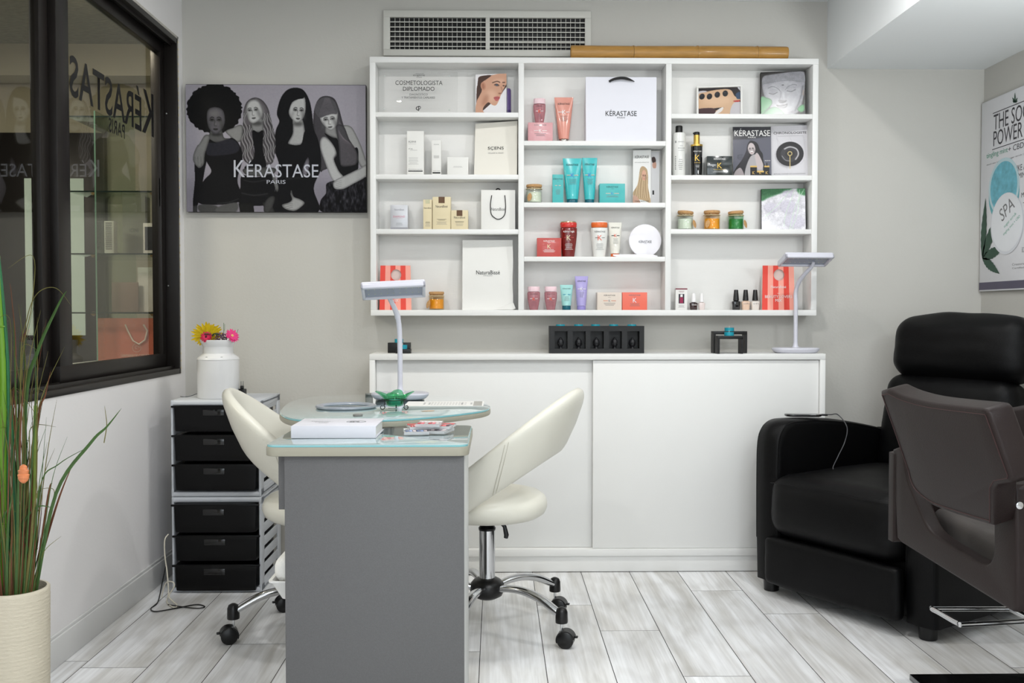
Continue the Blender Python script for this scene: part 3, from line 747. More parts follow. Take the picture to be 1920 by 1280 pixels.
    f = lambda x, y: ((x - 812.5) / 1535 * wd, (1175 - y) / 1087 * h)
    L_ = mat('poster_lettering', (186, 188, 198), .6)
    def tx(s, x0, x1, y0, y1, **k):
        (u0, v0), (u1, v1) = f(x0, y1), f(x1, y0); text(s, 'lettering', L_, t, (u0 + u1) / 2, (v0 + v1) / 2, u1 - u0, v1 - v0, y=-.0312, **k)
    tx('K', 450, 545, 733, 878); tx('ÉRASTASE', 560, 1172, 738, 880); tx('PARIS', 730, 890, 902, 934)
poster()

# ---------------------------------------------------------------- product builders
INK = mat('print_black', (22, 22, 24), .5); INKG = mat('print_grey', (118, 118, 120), .5); INKW = mat('print_white', (236, 234, 232), .5); SILV = mat('print_silver', (205, 205, 208), .3, metal=.6)
GOLD = mat('gold_foil', (214, 178, 92), .25, metal=.9)
def lines(par, m, x, z0, n, wd, dz, y, th=.0012, jit=1):
    r = random.Random(int(abs(x * 1e4) + n * 7 + z0 * 1e4)); b = MB()
    for k in range(n):
        w_ = wd * (1 - .35 * r.random() * jit)
        b.box(x - w_ / 2, x + w_ / 2, y - .0002, y, z0 - k * dz - th / 2, z0 - k * dz + th / 2)
    return b.build('small_print', m, par)
def place(px0, px1, pyt, z, Y, dep):
    a = P(px0, pyt, Y); b = P(px1, pyt, Y)
    return (a.x + b.x) / 2, b.x - a.x, a.z - z
def carton(px0, px1, pyt, z, Y, dep, m, name, label, cat='box', rz=0, bev=.0008, loc=None, group=None):
    x, wd, h = place(px0, px1, pyt, z, Y, dep)
    t = thing(name, label, cat, (x, Y + dep / 2, z + .0002), rz, group)
    b = MB().box(-wd / 2, wd / 2, -dep / 2, dep / 2, 0, h, bev).build('carton', m, t)
    return t, wd, h, -dep / 2 - .0003
def kera(t, wd, h, y, ink=INK, kc=None, bar=None, top=.88, big=.6, kz=None, ks=.22, pr=INKG, nl=4, shift=0):
    text('KÉRASTASE', 'brand_lettering', ink, t, shift, h * top, wd * big, min(.0075, h * .1), y=y)
    text('PARIS', 'brand_lettering', ink, t, shift, h * top - min(.009, h * .12), wd * big * .22, .002, y=y)
    kz = (top - .27) if kz is None else kz
    if bar is not None:
        MB().box(shift - wd * .26, shift - wd * .07, y - .0002, y, h * kz - .001, h * kz + .001).build('emblem_bar', bar, t)
        MB().box(shift + wd * .07, shift + wd * .26, y - .0002, y, h * kz - .001, h * kz + .001).build('emblem_bar', bar, t)
    if kc is not None: text('K', 'emblem_letter', kc, t, shift, h * kz, None, h * ks, y=y)
    if nl: lines(t, pr, shift, h * kz - h * ks * .5 - .005, nl, wd * .5, min(.0045, h * .07), y)
def sq_tube(px0, px1, pyt, z, Y, m, capm, label, caph=.16, capw=.62, ink=INK, kc=None, bar=None, pr=INKG, nl=5, ky=.62, name='squeeze_tube'):
    x, wd, h = place(px0, px1, pyt, z, Y, 0)
    t = thing(name, label, 'tube', (x, Y + wd * .36, z + .0002))
    ch = h * caph; r0 = wd * .5 * capw; d = r0
    MB().lathe([(0, 0), (d * .94, 0), (d, .0015), (d * 1.0, ch - .001), (d * .97, ch), (0, ch)], seg=28).build('cap', capm, t)
    rings = []
    for i in range(13):
        u = i / 12; zz = ch + .0005 + (h - ch) * u
        a = r0 * 1.06 + (wd / 2 - r0 * 1.06) * (u ** .9); bdep = (r0 * 1.06) * (1 - u ** 1.6) + .0012
        if u > .94: bdep = .0012; a = wd / 2
        rings.append([(a * math.cos(q) , bdep * math.sin(q), zz) for q in np.linspace(0, 2 * PI, 28, endpoint=False)])
    MB().loft(rings).build('tube_body', m, t)
    # printing hugs the leaning front face
    zc = h * ky; f = lambda zz: -((r0 * 1.06) * (1 - max(0, (zz - ch) / (h - ch)) ** 1.6) + .0022)
    text('KÉRASTASE', 'brand_lettering', ink, t, 0, h * .86, wd * .62, h * .05, y=f(h * .84))
    if bar is not None:
        for sg in (-1, 1): MB().box(sg * wd * .09 if sg > 0 else -wd * .3, wd * .3 if sg > 0 else -wd * .09, f(zc) - .001, f(zc) - .0006, zc - .0012, zc + .0012).build('emblem_bar', bar, t)
    if kc is not None: text('K', 'emblem_letter', kc, t, 0, zc, None, h * .09, y=f(zc) - .0012)
    if nl:
        for k in range(nl):
            zz = zc - h * .09 - k * .005
            if zz > ch + .008: lines(t, pr, 0, zz, 1, wd * .42, .004, f(zz) - .0004, .001)
    return t, h
def jar(px0, px1, pyt, z, Y, glassc, wax, label, tagside=-1, writing=False, tilt=0):
    x, wd, h = place(px0, px1, pyt, z, Y, 0); R_ = wd / 2
    t = thing('candle_jar', label, 'candle', (x, Y + R_, z + .0002), 0)
    gl = MATS.get('jar_glass_%d_%d_%d' % glassc) or glass_mat('jar_glass_%d_%d_%d' % glassc, tuple(int(178 + v * .3) for v in glassc), .8)
    H = h * .82
    MB().lathe([(0, 0), (R_ * .92, 0), (R_, .004), (R_, H * .9), (R_ * .96, H * .93), (R_ * .96, H), (R_ * .9, H), (R_ * .9, H * .9), (R_ * .93, H * .88), (R_ * .93, .005), (0, .005)], seg=28).build('glass', gl, t)
    MB().lathe([(0, .0055), (R_ * .915, .0055), (R_ * .915, H * .70), (0, H * .69)], seg=28).build('wax', mat('wax_%d_%d_%d' % wax, wax, .5, var=.02, sss=1), t)
    ck = mat('cork', (190, 148, 100), .85, var=.35, vs=160, bump=.5, bs=300)
    MB().lathe([(0, 0), (R_ * .86, 0), (R_ * .93, h * .05), (R_ * 1.0, h * .06), (R_ * .98, h * .17), (R_ * .9, h * .18), (0, h * .18)], seg=24, M=Matrix.Translation((0, 0, H - .001)) @ Matrix.Rotation(tilt, 4, 'Y')).build('cork_lid', ck, t)
    tw = mat('twine', (206, 186, 146), .9, var=.2, vs=200)
    m = MB(); 
    for dz in (0, .0014): m.tube([(R_ * 1.02 * math.cos(q), R_ * 1.02 * math.sin(q), H * .93 + dz - .001 + .001 * math.sin(q)) for q in np.linspace(0, 2 * PI, 24, endpoint=False)], .0008, 5, closed=True)
    m.tube([(R_ * .3 * tagside, -R_ * 1.0, H * .94), (R_ * .3 * tagside - .005, -R_ * 1.15, H * .99), (R_ * .3 * tagside + .004, -R_ * 1.1, H * .9), (R_ * .3 * tagside + .002, -R_ * 1.1, H * .82)], .0008, 5)
    m.build('twine', tw, t)
    M = Matrix.Translation((R_ * .74 * tagside if abs(tagside) < 1.2 else R_ * tagside * .8, -R_ * .86, H * .36)) @ Matrix.Rotation(math.radians(-12 * tagside), 4, 'Y') @ Matrix.Rotation(math.radians(35 * tagside), 4, 'Z') @ Matrix.Rotation(PI / 2, 4, 'X')
    MB().prism(smooth_closed([(0, .018), (.009, .008), (.009, -.006), (0, -.017), (-.009, -.006), (-.009, .008)], 4), 0, .0025, .0006, M=M).build('cork_tag', ck, t)
    if writing:
        b = MB()
        for k, zz in enumerate((H * .78, H * .7)):
            for j in range(5):
                q = -PI / 2 + (j - 2.2) * .16 + k * .05; rr = R_ * 1.003
                b.box(-.0016, .0016, -.0003, 0, -.0006, .0006, M=Matrix.Translation((rr * math.cos(q), rr * math.sin(q), zz)) @ Matrix.Rotation(q + PI / 2, 4, 'Z'))
        b.build('white_writing', INKW, t)
    return t
def handle_rope(t, pts, r, m, name='handle'): return MB().tube(smooth_open(pts, 6), r, 8).build(name, m, t)
def stripes_bag(px0, px1, pyt, z, Y, label, full):
    x, wd, h = place(px0, px1, pyt, z, Y, 0); dep = .035
    t = thing('striped_gift_bag', label, 'bag', (x, Y + dep / 2, z + .0002))
    ra = mat('stripe_red', (226, 70, 56), .5, var=.01); rb = mat('stripe_pink', (244, 164, 148), .5, var=.01)
    # front sheet with a round hole, built of strips: ring of quads round the hole
    yf = -dep / 2; hc = (wd * .02, h * .79); hr = wd * .17
    bm = bmesh.new(); n = 6; top = .92
    X = [-wd / 2 + wd * k / n for k in range(n + 1)]
    cols = []
    NX, NZ = 60, 80
    g = lambda i, j: (-wd / 2 + wd * i / NX, h * j / NZ)
    vs = {}
    def V(i, j):
        if (i, j) not in vs:
            u, v = g(i, j); dx, dz = u - hc[0], v - hc[1]; d = math.hypot(dx, dz)
            if d < hr * 1.06 and d > hr * .82: u, v = hc[0] + dx / d * hr, hc[1] + dz / d * hr
            vs[(i, j)] = bm.verts.new((u * (1 - .06 * v / h), yf + .010 * v / h, v))
        return vs[(i, j)]
    for i in range(NX):
        for j in range(NZ):
            u, v = g(i + .5, j + .5)
            if math.hypot(u - hc[0], v - hc[1]) < hr * .93: continue
            f = bm.faces.new((V(i, j), V(i + 1, j), V(i + 1, j + 1), V(i, j + 1))); f.material_index = int(i / NX * n) % 2
    me = bpy.data.meshes.new('front_panel'); bm.to_mesh(me); bm.free(); me.materials.append(ra); me.materials.append(rb)
    o = bpy.data.objects.new('front_panel', me); C.objects.link(o); o.parent = t
    m = MB(); w2 = wd / 2
    m.loft([[(-w2, yf + .0005, 0), (-w2 * .94, yf + .0105, h)], [(-w2, -yf, 0), (-w2 * .94, yf + .014, h)], [(w2, -yf, 0), (w2 * .94, yf + .014, h)], [(w2, yf + .0005, 0), (w2 * .94, yf + .0105, h)]], cap=False, closed=False)
    m.build('bag_sides', mat('bag_inner_pale', (238, 214, 206), .6), t)
    if full:
        text('NaturaBissé', 'lettering', INKW, t, 0, h * .52, wd * .46, h * .055, y=yf + .0035)
        text('THE', 'lettering', INKW, t, 0, h * .37, wd * .08, h * .018, y=yf + .002)
        text('BEAUTY LOVERS', 'lettering', INKW, t, 0, h * .30, wd * .82, h * .062, y=yf + .001)
        text('MIX', 'lettering', INKW, t, 0, h * .215, wd * .2, h * .062, y=yf + .0005)
    else: 
        text('MIX', 'lettering', INKW, t, 0, h * .215, wd * .2, h * .062, y=yf + .0005)
    return t
# ---------------------------------------------------------------- left column of the unit
zL, zM, zR = SHZ['L'], SHZ['M'], SHZ['R']
WH = mat('white_card', (230, 229, 225), .5, var=.01); IV = mat('ivory_paper', (232, 228, 218), .6, var=.01); CRM = mat('cream_card', (222, 208, 172), .5, var=.01)
def l0():
    x, wd, h = place(708, 857, 130, zL[0], 4.0, 0)
    t = thing('acrylic_certificate', 'clear acrylic plaque lettered COSMETOLOGISTA DIPLOMADO leaning on the top left shelf', 'plaque', (x, 4.005, zL[0] + .0002))
    t.rotation_euler = (math.radians(-9), 0, 0)
    MB().box(-wd / 2, wd / 2, 0, .004, 0, h, .001).build('acrylic_sheet', glass_mat('clear_acrylic', (255, 255, 255), .35), t)
    f = lambda px: (px - 782.5) / 149 * wd
    g = lambda py: (210.5 - py) / 80.5 * h
    def tx(s, px0, px1, py0, py1, m=INK, **k): text(s, 'lettering', m, t, (f(px0) + f(px1)) / 2, (g(py0) + g(py1)) / 2, f(px1) - f(px0), g(py0) - g(py1), y=-.0006, **k)
    tx('COSMETOLOGISTA', 740, 829, 147, 155.5); tx('DIPLOMADO', 754.5, 814, 159, 167)
    tx('DIAGNÓSTICO', 767, 801, 171, 176); tx('Y TRATAMIENTOS CAPILARES', 752, 815, 178, 182)
    tx('LABORATOIRES', 777, 794, 132.6, 134.6, INKG); tx('eugène', 773.5, 795.5, 134.5, 139); tx('PARIS', 780, 790, 139.5, 141.5, INKG)
    tx('C', 779, 786, 197, 205, bold=.02); tx('P', 783.5, 788.5, 196.5, 206.5)
    for u, v in ((-.42, .9), (.4, .9), (-.42, .1), (.4, .08)):
        MB().cyl((u * wd, v * h, 0), .0035, .002, 12, M=Matrix.Rotation(PI / 2, 4, 'X')).build('fixing_cap', mat('clear_cap', (196, 200, 196), .2), t)
    # beauty card
    c = Canvas(1020, 1335, 180, 565, 110, (232, 230, 232))
    c.poly([(1070, 200), (1330, 180), (1335, 300), (1270, 380), (1040, 560), (1025, 560), (1030, 400), (1050, 250)], (62, 42, 34), False)
    c.poly([(1110, 215), (1200, 190), (1330, 178), (1338, 260), (1318, 300), (1285, 360), (1250, 440), (1225, 470), (1190, 465), (1150, 440), (1105, 480), (1098, 520), (1140, 566), (1024, 566), (1030, 440), (1060, 380), (1085, 330), (1080, 260)], (206, 158, 132))
    c.poly([(1065, 200), (1180, 192), (1130, 230), (1095, 250), (1045, 300), (1045, 240)], (70, 46, 36)); c.poly([(1036, 290), (1062, 300), (1080, 330), (1040, 400), (1030, 420)], (72, 48, 38))
    c.ell(1100, 290, 26, 38, (196, 142, 116), -.2); c.ell(1098, 290, 14, 26, (150, 96, 74), -.2, .6, 4)
    c.ell(1180, 380, 50, 50, (226, 184, 160), al=.7, blur=16); c.ell(1120, 420, 26, 60, (160, 108, 84), .5, .5, 14); c.ell(1250, 250, 60, 20, (222, 180, 156), -.1, .7, 10)
    c.line([(1190, 262), (1240, 250), (1270, 262)], 9, (74, 46, 36), .9, 2); c.line([(1292, 262), (1320, 262)], 8, (74, 46, 36), .9, 2)
    c.ell(1235, 284, 26, 10, (96, 66, 56), .2, .8, 3); c.ell(1236, 284, 10, 8, (70, 90, 110)); c.line([(1210, 284), (1236, 274), (1262, 290)], 4, (28, 18, 16)); c.ell(1306, 292, 12, 6, (70, 46, 40), .1, .9, 1)
    c.line([(1280, 300), (1292, 345), (1278, 362)], 9, (150, 100, 78), .6, 3); c.ell(1268, 362, 18, 6, (128, 76, 60), .1, .8, 3)
    c.poly([(1205, 398), (1235, 388), (1262, 392), (1268, 404), (1250, 425), (1225, 428)], (186, 96, 96)); c.line([(1205, 402), (1262, 404)], 4, (110, 46, 46), .8)
    x, wd, h = place(891, 950, 136, zL[0], 4.02, 0)
    t = thing('beauty_card', 'standing card printed with a young woman\'s face on the top left shelf', 'card', (x, 4.045, zL[0] + .0002), math.radians(-8))
    MB().box(-wd / 2, wd / 2, 0, .003, 0, h).build('card_sheet', WH, t)
    MB().box(wd / 2 - .002, wd / 2, 0, .03, 0, h * .97).build('card_side', WH, t)
    c.mesh('printed_picture', wd, h, t, PR, y=-.0004); text('ORGANIC & VEGAN', 'lettering', mat('print_navy', (40, 40, 80), .5), t, wd * .2, h * .04, wd * .33, .002, y=-.001)
    x, wd, h = place(944, 958, 165, zL[0], 4.05, 0)
    t = thing('purple_bottle', 'small matt purple bottle half hidden behind the beauty card', 'bottle', (x, 4.068, zL[0] + .0002))
    MB().lathe([(0, 0), (wd * .5, 0), (wd * .52, .004), (wd * .52, h - .006), (wd * .45, h), (0, h)], seg=24).build('bottle_body', mat('purple_plastic', (104, 84, 140), .4), t)
    MB().lathe([(wd * .525, h * .1), (wd * .535, h * .12), (wd * .535, h * .2), (wd * .525, h * .22)], seg=24).build('band', mat('deep_purple', (74, 58, 112), .4), t)
l0()
def l1():
    t, wd, h, y = carton(763, 794.5, 245.5, zL[1], 4.02, .045, WH, 'tall_carton', 'tall white carton with a black band near its foot on the second left shelf')
    text('SÇENS', 'lettering', INK, t, -wd * .19, h * .755, wd * .46, h * .045, y=y); MB().box(-wd * .42, wd * .05, y - .0002, y, h * .71, h * .713).build('rule', INKG, t)
    text('HP GEL', 'lettering', INK, t, -wd * .28, h * .60, wd * .26, h * .02, y=y); lines(t, INKG, -wd * .1, h * .57, 1, wd * .62, .003, y, .0007); lines(t, INKG, -wd * .12, h * .40, 6, wd * .62, .0052, y, .0007)
    text('PROFESSIONAL', 'lettering', INKG, t, 0, h * .14, wd * .84, h * .018, y=y); MB().box(-wd * .43, wd * .43, y - .0003, y, h * .09, h * .112).build('black_band', INK, t)
    t, wd, h, y = carton(809.5, 827, 263, zL[1], 4.02, .018, WH, 'slim_carton', 'slim white tester carton between two white boxes on the second left shelf')
    text('SÇENS', 'lettering', INKG, t, 0, h * .88, wd * .55, h * .025, y=y); lines(t, INK, 0, h * .56, 3, wd * .75, .004, y, .0008); text('TESTER', 'lettering', INKG, t, 0, h * .135, wd * .8, h * .022, y=y)
    MB().box(-wd * .42, wd * .42, y - .0003, y, h * .06, h * .1).build('black_band', INK, t)
    t, wd, h, y = carton(838.5, 878, 294.5, zL[1], 4.015, .05, WH, 'low_carton', 'low plain white carton beside the ivory leaning paper bag')
    lines(t, INKG, 0, h * .5, 2, wd * .45, .004, y, .0006)
    # leaning bag
    x, wd, h = place(889, 970, 226, zL[1], 4.03, 0)
    t = thing('paper_bag', 'ivory paper bag without handles leaning on the second left shelf', 'bag', (x, 4.035, zL[1] + .0004), math.radians(-7))
    w2 = wd / 2
    m = MB(); m.loft([[(-w2, -.012, 0), (w2, -.012, 0), (w2, .03, 0), (-w2, .03, 0)], [(-w2 * .99, .004, h * .5), (w2, .002, h * .5), (w2, .03, h * .5), (-w2 * .99, .03, h * .5)], [(-w2 * .97, .012, h * .965), (w2, .010, h), (w2, .02, h), (-w2 * .97, .022, h * .965)]])
    m.build('bag_body', IV, t, ang=60)
    M = Matrix.Rotation(math.radians(-7.4), 4, 'X') @ Matrix.Translation((0, -.0130, 0))
    text('SÇENS', 'lettering', INK, t, 0.0, h * .50, wd * .37, h * .068, y=-.0012, M=M); text('ORGANIC & VEGAN', 'lettering', INKG, t, 0, h * .415, wd * .36, h * .02, y=-.0012, M=M)
l1()
def l2():
    z = zL[2]
    t, wd, h, y = carton(732, 764.5, 384, z, 4.02, .05, mat('silver_card', (196, 197, 201), .35, metal=.3), 'silver_carton', 'small silver grey carton with pink lettering on the third left shelf')
    MB().box(-wd / 2 - .0002, wd / 2 + .0002, y - .0004, y, 0, h * .095).build('grey_band', mat('grey_band', (150, 150, 156), .4), t)
    text('NaturaBissé', 'lettering', mat('pale_grey_print', (150, 150, 158), .5), t, 0, h * .81, wd * .55, h * .08, y=y); text('DIAMOND', 'lettering', mat('pink_print', (196, 96, 120), .5), t, 0, h * .53, wd * .68, h * .075, y=y)
    lines(t, mat('pink_print', (196, 96, 120)), 0, h * .465, 1, wd * .4, .003, y, .0006, 0); lines(t, INKG, 0, h * .27, 3, wd * .42, .004, y, .0008)
    br = mat('brown_square', (96, 66, 40), .5); gn = mat('sage_square', (196, 192, 158), .5)
    for i, (a, b, tp, dep, lab, sq) in enumerate(((793.5, 810, 374, .035, 'narrow cream carton with a sage square, leftmost of the three cream boxes', gn), (811, 845, 369, .05, 'tallest cream carton with a brown square, middle of the three cream boxes', br), (845.6, 877.5, 394, .06, 'shortest cream carton with a brown square, right of the tall one', br))):
        t, wd, h, y = carton(a, b, tp, z, 4.018 - .004 * i, dep, CRM, 'cream_carton', lab)
        s = wd * (.34 if i else .5); ht = s if i else s * .9
        MB().box(-s / 2, s / 2, y - .0003, y, h - ht, h + .0002).build('colour_square', sq, t)
        tz = [.72, .71, .63][i]
        text('NaturaBissé', 'lettering', INK, t, 0, h * tz, wd * (.82 if i == 0 else .66), h * (.05 if i == 0 else (.075 if i == 1 else .11)), y=y)
        lines(t, INK, 0, h * (.26 if i == 0 else (.32 if i == 1 else .42)), 2, wd * .55, .0035, y, .001); lines(t, INKG, 0, h * (.2 if i == 0 else (.24 if i == 1 else .3)), 4 if i < 2 else 3, wd * .6, .0035, y, .0006)
    x, wd, h = place(902, 966, 356, z, 4.02, 0)
    t = thing('paper_bag', 'small white paper bag with a black looped cord handle on the third left shelf', 'bag', (x, 4.045, z + .0002))
    MB().box(-wd / 2, wd / 2, -.025, .02, 0, h, .001).build('bag_body', WH, t); y = -.0255
    text('NaturaBissé', 'lettering', INK, t, 0, h * .52, wd * .4, h * .075, y=y)
    f = lambda px, py: ((px - 934) / 64 * wd, y - .003, (429.6 - py) / 73.6 * h)
    handle_rope(t, [f(922, 366), f(919.5, 384), f(921, 400), f(927, 407), f(934, 410), f(942, 407), f(947, 399), f(948, 384), f(946.5, 366)], .0017, mat('black_cord', (16, 16, 18), .8))
    handle_rope(t, [(-.012, .015, h), (-.006, .013, h + .008), (.004, .013, h + .009), (.012, .015, h)], .003, mat('black_cord', (16, 16, 18), .8), 'rear_handle')
    x, wd, h = place(955, 970, 358, z, 4.07, 0)
l2()
def l3():
    z = zL[3]
    stripes_bag(711, 771, 497.5, z, 4.02, 'red and pink striped gift bag at the bottom left of the shelving unit', False)
    jar(803, 832, 546, z, 4.015, (250, 226, 170), (238, 176, 24), 'amber candle jar with a cork lid, alone on the bottom left shelf', -1.25)
    x, wd, h = place(867, 962, 449, z, 4.01, 0)
    t = thing('paper_bag', 'tall plain white paper bag with small black lettering at the bottom of the left column', 'bag', (x, 4.05, z + .0002), math.radians(-2))
    w2 = wd / 2
    m = MB(); rg = []
    for i in range(15):
        v = i / 14; a = -.038 + .026 * v + .002 * math.sin(v * 9); rg.append([(-w2, a, v * h), (-w2 * .3, a - .0015 * math.sin(v * 5), v * h), (w2 * .4, a + .0015 * math.sin(v * 7 + 1), v * h), (w2 + .001 * math.sin(v * 11), a, v * h), (w2, .03 - .03 * v, v * h), (-w2, .03 - .03 * v, v * h)])
    m.loft(rg).build('bag_body', WH, t, ang=50)
    MB().quad((w2 * .3, -.039, .002), (w2, -.041, .001), (w2 + .012, -.044, .006), (w2 + .003, -.04, .03)).build('torn_corner', WH, t)
    M = Matrix.Rotation(math.radians(-5), 4, 'X') @ Matrix.Translation((0, -.0425, 0))
    text('NaturaBissé', 'lettering', INK, t, 0.002, h * .525, wd * .47, h * .057, M=M); text('BARCELONA', 'lettering', INKG, t, 0.002, h * .478, wd * .18, h * .011, M=M)
    # frilled small bottle? no: nothing else here
l3()
# ---------------------------------------------------------------- middle column
def mini(x, Y, z, wd, h, label, group=None):
    t = thing('travel_bottle', label, 'bottle', (x, Y, z + .0002), 0, group)
    R_ = wd / 2; g = mat('rose_clear_plastic', (214, 150, 158), .08, trans=.55, var=.02)
    MB().lathe([(0, 0), (R_ * .62, 0), (R_ * .66, .002), (R_ * .8, h * .22), (R_ * .98, h * .5), (R_, h * .72), (R_ * .96, h * .765), (R_ * .6, h * .79), (0, h * .79)], seg=28, sy=.62).build('bottle_body', g, t)
    MB().lathe([(0, h * .785), (R_ * .94, h * .785), (R_ * .96, h * .8), (R_ * .93, h * .985), (R_ * .88, h), (0, h)], seg=28, sy=.64).build('cap', mat('pale_pink_cap', (238, 208, 214), .4), t)
    y = -R_ * .62 - .0008
    text('KÉRASTASE', 'brand_lettering', INK, t, 0, h * .68, wd * .6, h * .04, y=y)
    text('K', 'emblem_letter', mat('orange_print', (226, 84, 44), .4), t, 0, h * .47, None, h * .13, y=y - .0002)
    for sg in (-1, 1): MB().box(min(sg * wd * .1, sg * wd * .3), max(sg * wd * .1, sg * wd * .3), y - .0004, y, h * .47, h * .485).build('emblem_bar', INKW, t)
    lines(t, mat('print_dark_rose', (120, 60, 70), .5), 0, h * .36, 6, wd * .5, .004, y * .93, .0007)
    return t
def m0():
    z = zM[0]
    rose = mat('rose_card', (214, 158, 162), .3, coat=.5)
    t, wd, h, y = carton(990, 1036.5, 229.5, z, 4.015, .06, rose, 'rose_carton', 'rose pink boxed mask in cellophane under the small bottle')
    kera(t, wd, h, y, INKG, INKW, INKW, top=.88, big=.48, kz=.58, ks=.17, nl=3)
    zb = z + h; x, w2, h2 = place(1000, 1023.5, 184, zb, 4.03, 0)
    mini(x, 4.045, zb + .0004, w2, h2, 'small rose travel bottle standing on top of the pink box')
    sq_tube(1040, 1076, 180, z, 4.02, mat('salmon_tube', (222, 152, 136), .25, coat=.5), mat('cap_silver', (190, 184, 176), .12, metal=1), 'salmon pink squeeze tube with silver cap on the top middle shelf', .085, .5, INK, INKW, INKW, ky=.67)
    x, wd, h = place(1098.5, 1231.5, 143.5, z, 3.985, 0)
    t = thing('gift_bag', 'large square white gift bag with a black ribbon handle', 'bag', (x, 4.02, z + .0002))
    bg = mat('gift_bag_white', (226, 226, 234), .5, var=.005)
    w2 = wd / 2
    m = MB(); m.loft([[(-w2 * .99, -.033, 0), (w2 * .995, -.033, 0), (w2 * .995, .05, 0), (-w2 * .99, .05, 0)], [(-w2, -.032, h * .5), (w2, -.032, h * .5), (w2, .044, h * .5), (-w2, .044, h * .5)], [(-w2, -.028, h), (w2, -.028, h), (w2, -.02, h), (-w2, -.02, h)]])
    m.build('bag_body', bg, t, ang=60)
    text('KÉRASTASE', 'brand_lettering', INK, t, 0, h * .44, wd * .44, h * .10, y=-.0335); text('PARIS', 'brand_lettering', INKG, t, 0, h * .365, wd * .11, h * .022, y=-.0335)
    f = lambda px, py: ((px - 1165) / 133 * wd, (263.5 - py) / 120 * h)
    rb = mat('black_ribbon', (14, 14, 16), .6, sheen=.3); top = smooth_open([(1141, 151), (1150, 146.5), (1165, 144), (1178, 146), (1190, 152)], 5); low = smooth_open([(1143, 154.5), (1152, 151), (1165, 149.5), (1178, 151), (1190, 153)], 5)
    m = MB(); m.loft([[(f(*a)[0], -.034 - .008 * math.sin(i / (len(top) - 1) * PI), f(*a)[1]), (f(*b)[0], -.036 - .010 * math.sin(i / (len(top) - 1) * PI), f(*b)[1]), (f(*b)[0], -.0355 - .009 * math.sin(i / (len(top) - 1) * PI), f(*b)[1] - .0004)] for i, (a, b) in enumerate(zip(top, low))])
    m.build('ribbon_handle', rb, t)
m0()
TEAL = mat('teal_plastic', (64, 186, 190), .25, coat=.5); TEALC = mat('teal_card', (74, 178, 178), .35); TEALD = mat('dark_teal', (16, 92, 108), .3)
def m1():
    z = zM[1]
    jar(987, 1017, 344, z, 4.0, (246, 250, 244), (226, 228, 212), 'clear candle jar of white wax with cork lid beside the teal carton', -.8)
    t, wd, h, y = carton(1036, 1056.5, 327, z, 4.02, .02, TEALC, 'teal_carton', 'narrow upright teal carton left of the two teal tubes')
    kera(t, wd, h, y, INK, None, mat('peach_print', (226, 186, 166), .4), top=.85, big=.86, kz=.62, nl=5)
    sq_tube(1056, 1092, 295, z, 4.005, TEAL, TEALD, 'wider teal squeeze tube with dark teal cap, left of the pair', .09, .58, INK, mat('blue_print', (60, 130, 200), .4), mat('peach_print', (226, 186, 166)))
    sq_tube(1092, 1121, 294.5, z, 4.012, TEAL, TEALD, 'narrower teal squeeze tube with dark teal cap, right of the pair', .085, .6, INK, mat('blue_print', (60, 130, 200)), mat('peach_print', (226, 186, 166)))
    t, wd, h, y = carton(1124.5, 1172, 344, z, 4.01, .06, TEALC, 'teal_carton', 'low wide teal mask box beside the woman brochure')
    kera(t, wd, h, y, INK, mat('blue_print', (60, 130, 200)), mat('peach_print', (226, 186, 166)), top=.84, big=.46, kz=.5, ks=.13, nl=2)
    c = Canvas(1000, 1160, 765, 1225, 64, (226, 226, 224))
    hm = c.poly([(1090, 902), (1125, 930), (1135, 1000), (1135, 1080), (1150, 1150), (1155, 1210), (1100, 1190), (1050, 1180), (1010, 1160), (1004, 1120), (1040, 1060), (1055, 980), (1065, 920)], (176, 150, 116))
    for i in range(16): c.line([(1062 + i * 5, 950), (1030 + i * 7 + 8 * math.sin(i), 1060), (1015 + i * 9, 1170)], 4, (226, 206, 172) if i % 2 else (120, 92, 62), .6, 1, hm)
    c.ell(1098, 978, 20, 44, (206, 160, 136)); c.face(1100, 985, 40, 80, .05, (206, 160, 136), (60, 36, 28), (176, 66, 60))
    c.poly([(1004, 1150), (1040, 1160), (1070, 1225), (1000, 1225)], (190, 150, 130))
    x, wd, h = place(1189, 1222.5, 279, z, 4.02, 0)
    t = thing('hair_brochure', 'white folded brochure with a long haired blonde woman on the second middle shelf', 'brochure', (x, 4.05, z + .0002), math.radians(-8))
    MB().box(-wd / 2, wd / 2, 0, .0015, 0, h).build('front_leaf', WH, t); c.mesh('printed_picture', wd, h, t, PR, y=-.0004)
    MB().box(wd / 2 - .001, wd / 2, .001, .03, 0, h * .98).build('side_leaf', WH, t)
    text('KÉRASTASE', 'brand_lettering', INK, t, 0, h * .88, wd * .78, h * .06, y=-.001); text('RITUALES KÉRASTASE', 'lettering', INKG, t, 0, h * .775, wd * .78, h * .018, y=-.001)
    text('TONIFICANTE CARE', 'lettering', INK, t, 0, h * .06, wd * .8, h * .026, y=-.001)
    x, wd, h = place(1221, 1238, 281.5, z, 4.06, 0)
    t = thing('hair_brochure', 'second pale leaflet peeping out behind the woman brochure', 'brochure', (x, 4.076, z + .0002))
    MB().box(-wd / 2, wd / 2, 0, .0015, 0, h).build('front_leaf', WH, t)
    c = Canvas(0, 20, 0, 100, 20, (226, 226, 228)); c.poly([(2, 12), (9, 10), (12, 18), (5, 22)], (70, 50, 46)); c.poly([(4, 22), (12, 20), (12, 30), (5, 30)], (206, 160, 140)); c.poly([(4, 72), (8, 72), (8, 80), (4, 80)], (30, 30, 34), False)
    c.mesh('printed_picture', wd * .9, h * .98, t, PR, y=-.0006)
m1()
